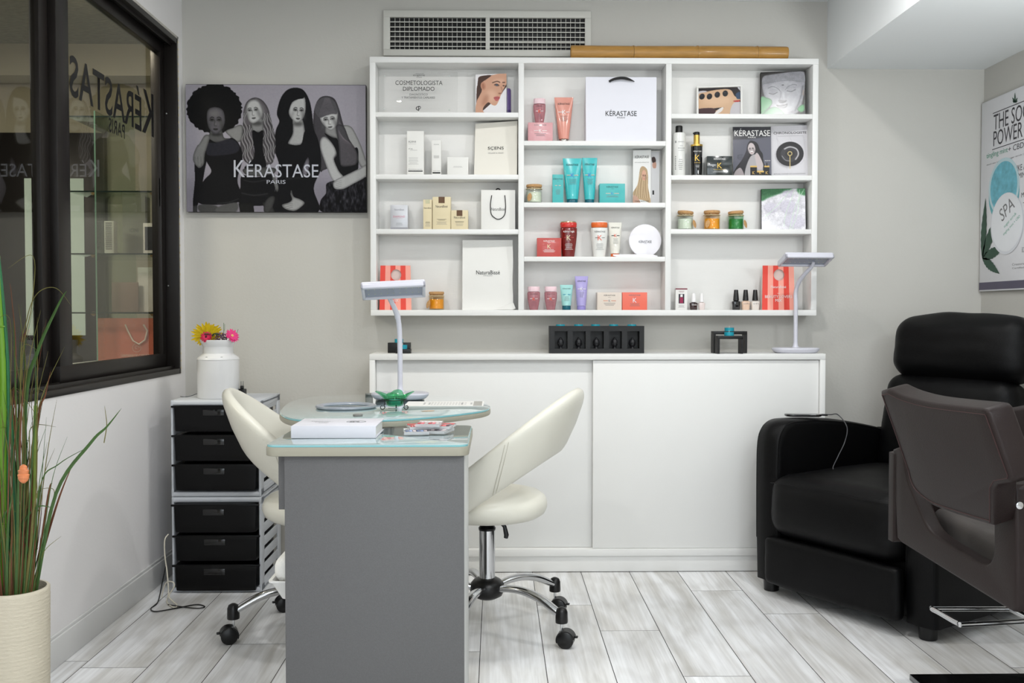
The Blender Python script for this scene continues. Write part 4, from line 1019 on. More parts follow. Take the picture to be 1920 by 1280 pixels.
def bath(px0, px1, pyt, z, Y, body, ring, top, label, ink, kcol, barm, prm):
    x, wd, h = place(px0, px1, pyt, z, Y, 0); R_ = wd / 2
    t = thing('shampoo_bottle', label, 'bottle', (x, Y + R_ * .7, z + .0002))
    MB().lathe([(0, 0), (R_ * .66, 0), (R_ * .7, .003), (R_ * .82, h * .25), (R_ * .94, h * .48), (R_, h * .66), (R_, h * .79), (R_ * .97, h * .815), (R_ * .8, h * .82), (0, h * .82)], seg=32, sy=.68).build('bottle_body', body, t)
    cp = MB().lathe([(0, h * .825), (R_ * .9, h * .825), (R_ * .95, h * .84), (R_ * .985, h * .93), (R_ * .93, h * .965), (0, h * .965)], seg=32, sy=.7).build('cap', ring, t)
    MB().lathe([(0, h * .962), (R_ * .93, h * .966), (R_ * .88, h * .99), (R_ * .7, h), (0, h)], seg=32, sy=.7).build('cap_top', top, cp)
    y = -R_ * .68 - .001
    text('KÉRASTASE', 'brand_lettering', ink, t, 0, h * .71, wd * .64, h * .055, y=y); text('K', 'emblem_letter', kcol, t, 0, h * .535, None, h * .14, y=y + .001)
    for sg in (-1, 1): MB().box(min(sg * wd * .12, sg * wd * .28), max(sg * wd * .12, sg * wd * .28), y - .0004, y + .001, h * .532, h * .542).build('emblem_bar', barm, t)
    lines(t, prm, 0, h * .37, 6, wd * .5, .0048, y * .9, .0009)
def m2():
    z = zM[2]; OR = mat('orange_print', (226, 84, 44), .4)
    t, wd, h, y = carton(1007, 1052.5, 446, z, 4.01, .06, mat('brick_red_card', (188, 72, 66), .3, coat=.4), 'red_carton', 'brick red mask box leaning beside the dark red bottle')
    kera(t, wd, h, y, INKW, mat('pale_gold_print', (220, 206, 170), .4), None, top=.85, big=.46, kz=.55, ks=.22, pr=INKW, nl=3)
    bath(1050.5, 1083, 414, z, 4.015, mat('dark_red_plastic', (116, 22, 20), .12, coat=.6), mat('red_cap', (206, 50, 44), .25, coat=.4), mat('gold_cap_top', (206, 190, 150), .2, metal=.8), 'dark red shampoo bottle with bright red cap', INKW, mat('pale_gold_print', (220, 206, 170)), mat('red_cap', (206, 50, 44)), INKW)
    bath(1109, 1141, 414, z, 4.015, mat('white_plastic', (228, 228, 224), .22, coat=.4), mat('orange_cap', (226, 106, 44), .3, coat=.3), mat('white_cap_top', (232, 230, 226), .3), 'white shampoo bottle with orange cap and orange K', INK, OR, INK, INKG)
    sq_tube(1142, 1167, 416.5, z, 4.01, mat('ivory_tube', (226, 224, 214), .3, coat=.3), mat('orange_cap', (226, 106, 44)), 'ivory white squeeze tube with orange cap', .1, .66, INK, OR, INK)
    x, wd, h = place(1180.5, 1242.5, 418.5, z, 4.0, 0); R_ = wd / 2
    t = thing('round_mirror', 'round glossy white pocket mirror standing at the right of its shelf', 'mirror', (x, 4.03, z + .0002))
    gw = mat('gloss_white_plastic', (236, 234, 240), .12, coat=.6)
    M = Matrix.Translation((0, 0, R_ + .001)) @ Matrix.Rotation(PI / 2, 4, 'X')
    MB().lathe([(0, -.004), (R_ * .96, -.004), (R_, -.002), (R_, .002), (R_ * .97, .0048), (R_ * .8, .006), (0, .0065)], seg=48, M=M).build('mirror_disc', gw, t)
    text('KÉRASTASE', 'brand_lettering', INK, t, 0, R_ * .96, wd * .39, h * .095, y=-.0072); text('PARIS', 'brand_lettering', INKG, t, 0, R_ * .82, wd * .08, h * .014, y=-.0072)
    f = lambda px: (px - 1211.5) / 62 * wd
    MB().tube([(f(1150), -.022, .008), (f(1163), -.026, .004), (f(1185), -.028, .0035), (f(1210), -.026, .004), (f(1225), -.022, .0035), (f(1234), -.014, .003)], [.0012, .003, .0032, .0032, .003, .001], 10, flat=2.4).build('hand_grip', gw, t)
m2()
def m3():
    z = zM[3]
    x1, wd, h = place(989, 1013, 537, z, 4.02, 0); mini(x1, 4.035, z, wd, h, 'small rose travel bottle at the left end of the bottom middle shelf')
    x2, wd, h = place(1021, 1045, 537, z, 4.02, 0); mini(x2, 4.035, z, wd, h, 'small rose travel bottle next to the mint tube')
    sq_tube(1050.5, 1075, 534, z, 4.01, mat('mint_tube', (158, 212, 208), .3, coat=.3), TEALD, 'small mint squeeze tube with dark teal cap', .17, .66, INK, None, mat('teal_bar', (20, 140, 170), .4), nl=4)
    sq_tube(1078.5, 1103.5, 517.5, z, 4.015, mat('lilac_tube', (170, 160, 214), .28, coat=.4), mat('lilac_cap', (150, 140, 204), .3), 'tall lilac squeeze tube with lilac cap', .125, .66, INK, INKW, INKW)
    t, wd, h, y = carton(1120, 1166, 548, z, 4.01, .055, mat('beige_card', (220, 208, 196), .45), 'beige_carton', 'beige mask box left of the coral box')
    kera(t, wd, h, y, INK, INKG, mat('orange_bar', (206, 110, 50), .4), top=.84, big=.46, kz=.52, ks=.13, nl=3)
    t, wd, h, y = carton(1167, 1213.5, 548, z, 4.008, .055, mat('coral_card', (232, 112, 92), .4), 'coral_carton', 'coral red mask box at the right of the beige box')
    kera(t, wd, h, y, INKG, SILV, None, top=.85, big=.46, kz=.55, ks=.25, nl=3)
m3()
# ---------------------------------------------------------------- right column
def r0():
    z = zR[0]
    x, wd, h = place(1309, 1393.5, 157, z, 4.03, 0)
    t = thing('framed_photo', 'white framed photo of hot stones on a back, top right shelf', 'picture', (x, 4.05, z + .0002), math.radians(-9)); t.rotation_euler = (math.radians(-8), 0, math.radians(-9))
    fr = WH; b = .008
    m = MB(); m.box(-wd / 2, wd / 2, -.012, 0, 0, b, .001); m.box(-wd / 2, wd / 2, -.012, 0, h - b, h, .001); m.box(-wd / 2, -wd / 2 + b, -.012, 0, b, h - b, .001); m.box(wd / 2 - b, wd / 2, -.012, 0, b, h - b, .001)
    m.build('frame', fr, t)
    c = Canvas(358, 732, 335, 592, 120, (40, 34, 36))
    c.poly([(358, 370), (430, 365), (440, 400), (358, 420)], (196, 192, 196)); c.poly([(700, 335), (732, 335), (732, 380)], (200, 200, 206), False)
    c.poly([(358, 400), (420, 375), (540, 355), (640, 360), (680, 420), (730, 455), (680, 480), (655, 560), (600, 590), (470, 592), (520, 545), (580, 520), (358, 525)], (206, 170, 138))
    c.ell(520, 450, 130, 50, (224, 190, 158), al=.6, blur=20); c.poly([(358, 530), (500, 528), (490, 592), (358, 592)], (70, 48, 50)); c.poly([(490, 592), (540, 535), (580, 520), (560, 560)], (226, 220, 216))
    c.poly([(665, 490), (732, 480), (732, 592), (640, 592)], (190, 186, 190)); c.poly([(690, 400), (732, 380), (732, 440), (700, 445)], (50, 70, 96)); c.poly([(670, 462), (725, 458), (715, 474), (675, 472)], (176, 60, 56))
    for cx, cy, rr in ((392, 415, .5), (458, 416, .35), (527, 402, .2), (597, 393, .1)): c.ell(cx, cy, 24, 28, (34, 34, 38), rr); c.ell(cx - 4, cy - 8, 10, 8, (70, 70, 76), rr, .6, 4)
    c.mesh('printed_picture', wd - 2 * b + .001, h - 2 * b + .001, t, PRG, y=-.004, M=Matrix.Translation((0, 0, b)))
    x, wd, h = place(1429, 1512, 131, z, 4.02, 0)
    t = thing('buddha_picture_block', 'square block picture of a grey stone Buddha face with green leaves', 'picture', (x, 4.035, z + .0002)); t.rotation_euler = (math.radians(-6), 0, math.radians(-10))
    MB().box(-wd / 2, wd / 2, -.012, .008, 0, h, .004).build('wooden_block', mat('black_block_edge', (26, 22, 20), .6, var=.2), t)
    c = Canvas(925, 1340, 200, 592, 150, (22, 20, 20))
    G = lambda v: (v * .84, v * .84, v * .84 + 6); c.vol = 10
    c.poly([(950, 235), (1010, 222), (1290, 200), (1335, 230), (1336, 330), (1320, 440), (1290, 540), (1230, 590), (1060, 592), (990, 480), (945, 380), (935, 280)], G(168)); 
    c.poly([(945, 300), (960, 240), (1100, 215), (1290, 202), (1330, 250), (1330, 300), (1200, 280), (1050, 290)], G(150), blur=4)
    c.poly([(975, 360), (1060, 290), (1220, 285), (1280, 330), (1295, 430), (1255, 520), (1170, 572), (1080, 560), (1010, 470)], G(188), al=.8, blur=10)
    c.line([(945, 305), (1050, 288), (1180, 280), (1330, 300)], 4, G(120), .7, 2)
    c.line([(990, 345), (1030, 330), (1075, 345), (1110, 378)], 5, G(96), .8, 2); c.line([(1150, 368), (1180, 335), (1230, 318), (1262, 325)], 5, G(96), .8, 2)
    for a, b_, cc in ((1000, 1082, 390), (1165, 1250, 372)):
        c.poly([(a, cc), ((a + b_) / 2, cc - 24), (b_, cc - 6), ((a + b_) / 2, cc + 8)], G(172), blur=2); c.line([(a, cc), ((a + b_) / 2, cc + 9), (b_, cc - 8)], 5, G(60), .9, 1.5); c.line([(a + 4, cc - 20), ((a + b_) / 2, cc - 32), (b_, cc - 22)], 3, G(120), .6, 2)
    c.ell(1130, 320, 12, 5, G(70), 0, .9, 1); c.line([(1112, 378), (1110, 420), (1092, 460)], 9, G(130), .6, 4); c.line([(1135, 380), (1142, 450)], 14, G(214), .6, 5)
    c.poly([(1085, 462), (1105, 452), (1140, 460), (1165, 455), (1160, 474), (1120, 482)], G(120), blur=2); c.line([(1095, 474), (1120, 480), (1155, 470)], 5, G(60), .8, 2)
    c.poly([(1070, 498), (1105, 500), (1125, 496), (1150, 496), (1172, 490), (1165, 518), (1120, 530), (1085, 520)], G(158)); c.line([(1068, 498), (1110, 510), (1130, 506), (1174, 490)], 5, G(50), .9, 1.5); c.line([(1085, 526), (1120, 536), (1160, 522)], 4, G(100), .6, 2)
    c.line([(1315, 330), (1300, 420), (1270, 500), (1240, 560)], 8, G(70), .8, 5); c.line([(1320, 370), (1318, 420)], 12, (150, 130, 120), .7, 3); c.line([(1080, 560), (1150, 578), (1230, 560)], 8, G(110), .6, 6)
    c.noise(16, 3, 3); c.noise(18, 16, 16)
    c.poly([(925, 425), (980, 428), (1025, 450), (1028, 490), (990, 530), (925, 590)], (84, 150, 100)); c.poly([(940, 590), (1000, 530), (1060, 515), (1120, 550), (1130, 592)], (70, 138, 90)); c.poly([(1262, 545), (1290, 510), (1325, 502), (1330, 550), (1300, 572)], (84, 156, 100))
    c.line([(1328, 470), (1330, 560)], 8, (40, 90, 50), .7, 2); c.line([(925, 560), (1000, 530)], 3, (50, 100, 66), .7, 1)
    c.mesh('printed_picture', wd * .97, h * .97, t, PRG, y=-.0128, M=Matrix.Translation((0, 0, h * .012)))
r0()
def r1():
    z = zR[1]
    x, wd, h = place(1262.5, 1286.5, 235, z, 4.015, 0); R_ = wd / 2
    t = thing('shampoo_bottle', 'tall white cylindrical bottle with black cap and grey print', 'bottle', (x, 4.03, z + .0002))
    MB().lathe([(0, 0), (R_ * .95, 0), (R_, .002), (R_, h * .83), (R_ * .93, h * .855), (R_ * .6, h * .865), (0, h * .865)], seg=32).build('bottle_body', mat('white_plastic', (228, 228, 224)), t)
    MB().lathe([(0, h * .865), (R_ * .56, h * .865), (R_ * .55, h * .985), (R_ * .48, h), (0, h)], seg=24).build('cap', M_dark, t)
    y = -R_ * 1.01; text('B', 'lettering', INK, t, -wd * .32, h * .67, None, h * .04, y=y * .82); text('DIAGNOSTIC', 'lettering', INKG, t, wd * .1, h * .67, wd * .5, h * .018, y=y); text('BLACK HAIR', 'lettering', INK, t, wd * .1, h * .545, wd * .5, h * .02, y=y)
    lines(t, INKG, wd * .08, h * .59, 1, wd * .4, .005, y, .001); lines(t, INKG, wd * .08, h * .5, 1, wd * .5, .005, y, .001); lines(t, INK, wd * .04, h * .32, 6, wd * .36, .008, y, .0012)
    b = MB()
    for k in range(8): b.box(-wd * .36, -wd * .28, y * .78, y * .76, h * (.13 + k * .035), h * (.145 + k * .035))
    b.build('side_writing', INK, t)
    x, wd, h = place(1296.5, 1319, 246.5, z, 4.015, 0); R_ = wd / 2
    t = thing('pump_bottle', 'black serum pump bottle with gold collar and gold K', 'bottle', (x, 4.03, z + .0002))
    H = h * .70
    bd = MB().lathe([(0, .001), (R_ * .82, .001), (R_ * .86, .004), (R_ * .92, H * .3), (R_ * .98, H * .97), (0, H * .97)], seg=28, sy=.7).build('bottle_body', mat('gloss_black', (10, 9, 10), .06, coat=.8), t)
    MB().lathe([(0, 0), (R_ * .88, 0), (R_ * .9, .002), (R_ * .9, .006), (0, .006)], seg=28, sy=.7).build('clear_foot', mat('clear_base', (150, 146, 140), .1), t)
    MB().lathe([(0, H * .965), (R_ * 1.0, H * .965), (R_ * 1.0, H * 1.02), (R_ * .6, H * 1.03), (R_ * .52, H * 1.04), (R_ * .5, h * .93), (R_ * .46, h * .935), (0, h * .935)], seg=28).build('gold_collar', GOLD, t)
    m = MB(); m.lathe([(0, h * .93), (R_ * .5, h * .93), (R_ * .5, h * .985), (R_ * .42, h), (0, h)], seg=20); m.box(-R_ * .62, 0, -R_ * .14, R_ * .14, h * .955, h * .99, .001)
    m.build('pump_head', M_dark, t)
    y = -R_ * .7; text('KÉRASTASE', 'brand_lettering', INKW, t, 0, H * .8, wd * .66, h * .03, y=y); text('K', 'emblem_letter', GOLD, t, 0, H * .58, None, h * .13, y=y); lines(t, GOLD, 0, H * .43, 1, wd * .5, .003, y, .001, 0); lines(t, INKW, 0, H * .35, 3, wd * .4, .004, y, .0009)
    t, wd, h, y = carton(1326, 1373, 292.5, z, 4.01, .055, mat('black_green_card', (30, 38, 38), .15, coat=.8), 'black_carton', 'glossy black mask box with gold K beside the magazine')
    text('KÉRASTASE', 'brand_lettering', INKW, t, 0, h * .87, wd * .46, h * .11, y=y); text('K', 'emblem_letter', GOLD, t, 0, h * .53, None, h * .27, y=y); lines(t, GOLD, 0, h * .33, 1, wd * .5, .003, y, .001); lines(t, INKW, 0, h * .25, 2, wd * .6, .0035, y, .0008)
    # magazines
    x, wd, h = place(1377.5, 1449, 234.5, z, 4.03, 0)
    t = thing('hair_magazine', 'grey magazine with a smiling dark haired woman on its cover', 'magazine', (x, 4.045, z + .0002)); t.rotation_euler = (math.radians(-5), 0, math.radians(-2))
    MB().box(-wd / 2, wd / 2, 0, .004, 0, h).build('pages', WH, t)
    c = Canvas(680, 1028, 715, 1165, 130, (92, 92, 104)); c.poly([(680, 715), (1028, 715), (1028, 800), (860, 822), (680, 830)], (46, 46, 52), False, blur=6)
    hm = c.poly([(845, 838), (900, 860), (925, 920), (950, 960), (960, 1040), (1010, 1130), (1020, 1165), (690, 1165), (700, 1090), (760, 1010), (800, 930), (815, 870)], (24, 22, 26))
    for i in range(12): c.line([(815 + i * 2, 900), (760 + i * 5, 1020), (710 + i * 12, 1140)], 4, (66, 62, 70), .5, 2, hm)
    for i in range(5): c.line([(770, 960 + i * 12), (730, 965 + i * 9), (722, 970 + i * 4)], 3, (50, 48, 54), .7, 1)
    c.poly([(835, 985), (890, 960), (930, 1000), (950, 1060), (930, 1165), (800, 1165), (790, 1100)], (168, 164, 166)); c.ell(850, 910, 33, 52, (196, 184, 184), -.1); c.face(848, 915, 62, 98, -.1, (196, 186, 186), 34, (150, 110, 110)); c.ell(852, 936, 14, 4, 235)
    c.poly([(880, 965), (905, 950), (950, 1040), (945, 1085), (905, 1090), (885, 1020)], (188, 176, 176)); c.poly([(700, 1110), (750, 1080), (780, 1165), (690, 1165)], (160, 150, 152))
    for a, b_, tt in ((835, 895, 1060), (896, 958, 1105), (962, 1008, 1060)): c.poly([(a, tt), (b_, tt), (b_, 1162), (a, 1162)], (20, 18, 20), False); c.poly([(a, tt), (b_, tt), (b_, tt + 14), (a, tt + 14)], (214, 176, 96), False); c.line([((a + b_) / 2 - 8, 1110), ((a + b_) / 2 - 8, 1135)], 4, (214, 176, 96)); c.line([((a + b_) / 2 + 8, 1110), ((a + b_) / 2 - 6, 1122), ((a + b_) / 2 + 9, 1135)], 4, (214, 176, 96))
    c.line([(985, 1035), (985, 1062)], 10, (20, 18, 20))
    c.mesh('printed_cover', wd, h, t, PRG, y=-.0005)
    text('KÉRASTASE', 'brand_lettering', INKW, t, .002, h * .89, wd * .93, h * .15, y=-.0012); text('PARIS', 'brand_lettering', INKW, t, 0, h * .79, wd * .2, h * .028, y=-.0012); text('NUEVO', 'lettering', INKW, t, wd * .4, h * .33, wd * .14, h * .02, y=-.0012)
    x, wd, h = place(1449.5, 1521, 232, z, 4.03, 0)
    t = thing('hair_magazine', 'marble white booklet with a black bowl on its cover', 'magazine', (x, 4.045, z + .0002)); t.rotation_euler = (math.radians(-5), 0, math.radians(-9))
    MB().box(-wd / 2, wd / 2, 0, .004, 0, h).build('pages', WH, t)
    c = Canvas(1030, 1385, 680, 1165, 120, (206, 204, 208)); c.noise(14, 50, 50)
    for i in range(9): c.line([(1040 + i * 40, 700 + (i * 97) % 300), (1080 + i * 36, 760 + (i * 97) % 300), (1100 + i * 38, 900 + (i * 97) % 240)], 3, (170, 166, 172), .5, 2)
    c.ell(1185, 960, 112, 108, (90, 88, 94), al=.5, blur=10); c.ell(1202, 945, 124, 114, (32, 31, 34)); c.ell(1202, 945, 84, 76, (58, 56, 60)); c.line([(1150, 900), (1200, 880), (1260, 900), (1278, 950), (1250, 1000)], 10, (226, 224, 226), .9, 3); c.line([(1130, 960), (1160, 1000), (1200, 1010)], 5, (200, 200, 204), .8, 2)
    c.ell(1202, 945, 44, 40, (44, 43, 46)); c.ell(1202, 942, 22, 22, (196, 176, 120)); c.ell(1202, 942, 14, 14, (30, 28, 28)); c.line([(1202, 964), (1202, 1082)], 8, (206, 184, 122)); c.noise(6, 2, 2)
    c.mesh('printed_cover', wd, h, t, PR, y=-.0005)
    text('CHRONOLOGISTE', 'lettering', INK, t, -.002, h * .86, wd * .84, h * .045, y=-.0012, bold=.01); text('RITUAL CAVIAR DE LONGEVIDAD', 'lettering', INKG, t, -.004, h * .07, wd * .8, h * .022, y=-.0012); lines(t, INKG, 0, h * .80, 1, wd * .8, .004, -.001, .0007)
r1()
def r2():
    z = zR[2]
    jar(1273, 1303, 394, z, 4.015, (244, 250, 246), (222, 228, 214), 'clear candle jar of pale wax, leftmost of three on the right column', 1.2, tilt=.09)
    jar(1323, 1353.5, 393, z, 4.015, (250, 228, 180), (240, 178, 28), 'amber yellow candle jar between the pale and green jars', -.95, True)
    jar(1369, 1398, 394, z, 4.015, (170, 226, 180), (34, 140, 66), 'green candle jar with cork lid, right of the yellow jar', 1.25, True, tilt=-.07)
    x, wd, h = place(1430, 1511, 352, z, 4.03, 0)
    t = thing('stone_picture_block', 'square block picture of white pebbles and grass stems', 'picture', (x, 4.04, z + .0004)); t.rotation_euler = (math.radians(-7), 0, math.radians(-9))
    MB().box(-wd / 2, wd / 2, -.01, .008, 0, h, .002).build('wooden_block', mat('black_block_edge', (26, 22, 20)), t)
    c = Canvas(865, 1250, 88, 445, 130, (214, 212, 218)); c.noise(40, 14, 14); c.noise(24, 4, 4)
    c.poly([(865, 88), (1130, 88), (1060, 120), (930, 165), (865, 190)], (50, 110, 66), blur=6); c.poly([(1180, 88), (1250, 88), (1250, 150), (1190, 130)], (70, 130, 84), blur=6)
    for cx, cy, rx, ry in ((1100, 245, 72, 56), (1150, 370, 90, 56), (950, 250, 60, 40), (1100, 130, 50, 28)): c.ell(cx, cy + 8, rx, ry, (140, 134, 152), .1, .5, 8); c.ell(cx, cy, rx, ry, (206, 202, 214), .1, .8, 6)
    c.noise(30, 3, 3)
    for p in (((1240, 95), (1160, 250), (1110, 445)), ((1130, 90), (1000, 240), (900, 330)), ((1200, 100), (1180, 300), (1130, 440)), ((1160, 100), (1080, 300), (1060, 420))): c.line(list(p), 5, (196, 222, 196), .8, 1.5)
    c.ell(920, 410, 90, 50, (245, 245, 248), al=.6, blur=20)
    c.mesh('printed_picture', wd * .985, h * .985, t, PRG, y=-.0108, M=Matrix.Translation((0, 0, h * .006)))
r2()
def polish(px0, px1, pyt, z, Y, col, capm, label, text_='OPI', tall=.5):
    x, wd, h = place(px0, px1, pyt, z, Y, 0); R_ = wd / 2
    t = thing('nail_polish_bottle', label, 'nail polish', (x, Y + R_, z + .0002))
    H = h * .47
    g = mat('polish_%d_%d_%d' % col, col, .06, coat=1, var=.02)
    rr = []
    for v, k in ((0, .8), (.04, .86), (.5, .92), (.75, 1), (.9, .96), (.98, .5), (1.08, .42)): rr.append([(math.copysign(abs(math.cos(q)) ** .6, math.cos(q)) * R_ * k, math.copysign(abs(math.sin(q)) ** .6, math.sin(q)) * R_ * .8 * k, v * H) for q in np.linspace(0, 2 * PI, 24, endpoint=False)])
    MB().loft(rr).build('bottle_body', g, t)
    MB().lathe([(0, H * 1.0), (R_ * .68, H * 1.0), (R_ * .66, H * 1.04), (R_ * .46, h * .985), (R_ * .4, h), (0, h)], seg=20).build('cap', capm, t)
    if text_: text(text_, 'brand_lettering', INKW if sum(col) < 300 else INKG, t, 0, H * .66, wd * .62, H * .16, y=-R_ * .82 - .0004)
def r3():
    z = zR[3]
    t, wd, h, y = carton(1266.8, 1288.8, 540.5, z, 4.02, .022, WH, 'polish_carton', 'small white carton with a dark red window at the left of the bottom right shelf')
    MB().box(-wd / 2 - .0001, wd / 2 + .0001, y - .0003, y, h * .945, h).build('red_band', mat('wine_red', (120, 20, 50), .4), t)
    MB().box(-wd * .24, wd * .24, y - .0003, y, h * .3, h * .74, .0).build('window_panel', mat('dark_window', (52, 46, 56), .2), t)
    m = MB(); m.box(-wd * .14, wd * .14, y - .0007, y - .0003, h * .32, h * .58); m.build('polish_swatch', mat('wine_red2', (150, 24, 70), .3), t)
    MB().box(-wd * .1, wd * .1, y - .0007, y - .0003, h * .6, h * .72).build('white_cap', INKW, t)
    lines(t, mat('wine_red', (120, 20, 50)), 0, h * .88, 3, wd * .5, .003, y, .0007); lines(t, INKG, 0, h * .22, 4, wd * .6, .003, y, .0007)
    polish(1294.5, 1309.5, 549.5, z, 4.015, (48, 20, 20), mat('polish_cap_white', (232, 230, 230), .25), 'dark brown nail polish with white cap beside the small carton', 'essie')
    polish(1310.5, 1323.5, 549.5, z, 4.015, (226, 212, 208), mat('polish_cap_white', (232, 230, 230)), 'sheer pale pink nail polish with white cap beside the brown one', None)
    polish(1374, 1390.5, 543, z, 4.02, (14, 14, 16), M_dark, 'black nail polish with black cap, leftmost of the three black capped', None)
    polish(1392, 1408.5, 543, z, 4.02, (228, 196, 172), M_dark, 'beige nail polish with black cap, middle of the three black capped', 'O·P·I')
    polish(1410, 1426.5, 543, z, 4.02, (228, 220, 212), M_dark, 'milky white nail polish with black cap beside the striped bag', 'O·P·I')
    stripes_bag(1429.5, 1491.5, 497.5, z, 4.03, 'red and pink striped gift bag behind the lamp at the bottom right', True)
r3()
# ---------------------------------------------------------------- things on the sideboard
def desk_lamp(label, x, y, z, lab2, stem, head, htilt, hyaw, hroll):
    LW = mat('lamp_white', (208, 208, 218), .3, var=.005, coat=.2)
    t = thing('desk_lamp', label, 'lamp', (x, y, z + .0003))
    oval = lambda a, b, zz, n=40, e=.75: [(math.copysign(abs(math.cos(q)) ** e, math.cos(q)) * a, math.copysign(abs(math.sin(q)) ** e, math.sin(q)) * b, zz) for q in np.linspace(0, 2 * PI, n, endpoint=False)]
    MB().loft([oval(.080, .052, 0), oval(.086, .058, .003), oval(.094, .064, .011), oval(.096, .066, .017), oval(.094, .064, .021), oval(.086, .056, .0228), oval(.02, .02, .0235)]).build('base', LW, t)
    MB().lathe([(.0, .022), (.016, .022), (.0105, .03), (.0085, .045), (.0085, .048), (0, .048)], (0.0, 0, 0), 20).build('stem_foot', LW, t)
    pts = smooth_open(stem, 6); n = len(pts)
    k0 = int(n * .55)
    MB().tube(pts[:k0 + 1], .0085, 14).build('stem', LW, t)
    MB().tube(pts[k0:], [.0098] * 2 + [.009 - .003 * i / (n - k0 - 2) for i in range(n - k0 - 2)], 14).build('gooseneck', LW, t)
    M = Matrix.Translation(head) @ Matrix.Rotation(math.radians(hyaw), 4, 'Z') @ Matrix.Rotation(math.radians(htilt), 4, 'X') @ Matrix.Rotation(math.radians(hroll), 4, 'Y')
    h = MB(); W2, D2 = .102, .046
    h.box(-W2, W2, -D2, D2, 0, .016, .007, 4, M=M)
    for a, b, c_, d in ((-W2, W2, -D2, -D2 + .013), (-W2, W2, D2 - .011, D2), (-W2, -W2 + .011, -D2, D2), (W2 - .011, W2, -D2, D2)): h.box(a, b, c_, d, -.009, .008, .004, 3, M=M)
    hd = h.build('lamp_head', LW, t)
    MB().box(-W2 + .01, W2 - .01, -D2 + .012, D2 - .01, -.002, -.0005, M=M).build('led_panel', mat('led_panel_grey', (150, 156, 172), .25, coat=.4), hd)
    m = MB()
    for i in range(9):
        for yy in (-.018, .014): m.box(-.08 + i * .02 - .0012, -.08 + i * .02 + .0012, yy - .001, yy + .001, -.0027, -.002, M=M)
    m.build('led_dots', mat('led_yellow', (206, 206, 150), .4), hd)
TZ = .770                                         # round table height
p = P(1490, 657, 3.97)
desk_lamp('white LED desk lamp standing on the right end of the sideboard', p.x, 3.96, bz, '', [(0, 0, .045), (0, 0, .12), (-.001, -.002, .2), (-.002, -.004, .25), (.004, -.02, .29), (.022, -.045, .325), (.042, -.066, .352), (.047, -.078, .372)],
          P(1510, 490, 3.88) - Vector((p.x, 3.96, bz)) + Vector((0, -.005, .004)), -22, 6, 0)
def tealight(par_label, x, y, z, r=.019, h=.016, cup=True):
    t = thing('tealight', par_label, 'candle', (x, y, z + .0003))
    MB().lathe([(0, 0), (r, 0), (r, h), (r * .95, h), (r * .95, h * .8), (0, h * .8)], seg=24).build('cup', mat('teal_candle_cup', (24, 150, 170), .35), t)
    MB().lathe([(0, h * .8), (r * .94, h * .8), (r * .94, h * .86), (0, h * .86)], seg=24).build('wax', mat('pale_wax', (206, 226, 222), .5), t)
    MB().tube([(0, 0, h * .8), (.0004, 0, h * 1.5)], .0006, 5).build('wick', INKW, t)
    return t
BK = mat('black_lacquer_wood', (13, 13, 14), .45, var=.15, vs=30)
def niches():
    Y = 3.93; a = P(1030, 661, Y); b = P(1208, 612, Y); x, wd, h = (a.x + b.x) / 2, b.x - a.x, P(1100, 611, Y).z - bz
    t = thing('candle_holder_block', 'long black wooden candle block with five niches holding small Buddha heads', 'candle holder', (x, Y, bz + .0003))
    m = MB(); f = lambda px: (px - 1119) / 178 * wd; g = lambda py: (661 - py) / 49.5 * h
    cols = [(1040, 1064), (1074, 1098), (1107, 1132), (1142, 1166), (1176, 1199)]
    m.box(-wd / 2, wd / 2, .0, .055, 0, g(652.5)); m.box(-wd / 2, wd / 2, 0, .055, g(621), h)
    ed = [1030] + [v for c in cols for v in c] + [1208]
    for i in range(0, len(ed), 2): m.box(f(ed[i]), f(ed[i + 1]), 0, .055, g(652.5) - .0005, g(621) + .0005)
    m.box(-wd / 2 + .002, wd / 2 - .002, .046, .054, g(653), g(620))
    m.build('block', BK, t)
    hb = mat('black_resin', (30, 30, 33), .4)
    for i, c in enumerate(cols):
        cx = f(sum(c) / 2) ; q = [-.9, -.1, 0, .7, -.2][i]
        M = Matrix.Translation((cx, .026, g(652.5))) @ Matrix.Rotation(q, 4, 'Z')
        m = MB(); m.lathe([(0, 0), (.008, 0), (.0065, .004), (.007, .008), (.0105, .013), (.0125, .021), (.0125, .028), (.0105, .035), (.005, .0395), (.0045, .043), (.002, .0455), (0, .046)], seg=20, M=M)
        m.sphere((0, -.0125, .0205), .0022, (1, 1.2, 1.6), 8, M=M); m.box(-.0045, .0045, -.0118, -.0105, .0135, .0155, .0005, M=M)
        for s in (-1, 1): m.sphere((s * .005, -.0108, .0245), .0028, (1, .5, .5), 8, M=M); m.sphere((s * .0125, 0, .018), .003, (.5, .8, 2), 8, M=M)
        m.build('buddha_head', hb, t)
    for i, px in enumerate((1051, 1085, 1117, 1151, 1185)):
        tealight('teal tealight on top of the black niche block, %s' % ['leftmost of five', 'second from the left', 'middle of the five', 'second from the right', 'rightmost of five'][i], P(px, 611, Y + .02).x, Y + .027, bz + h, .0185, .006)
niches()
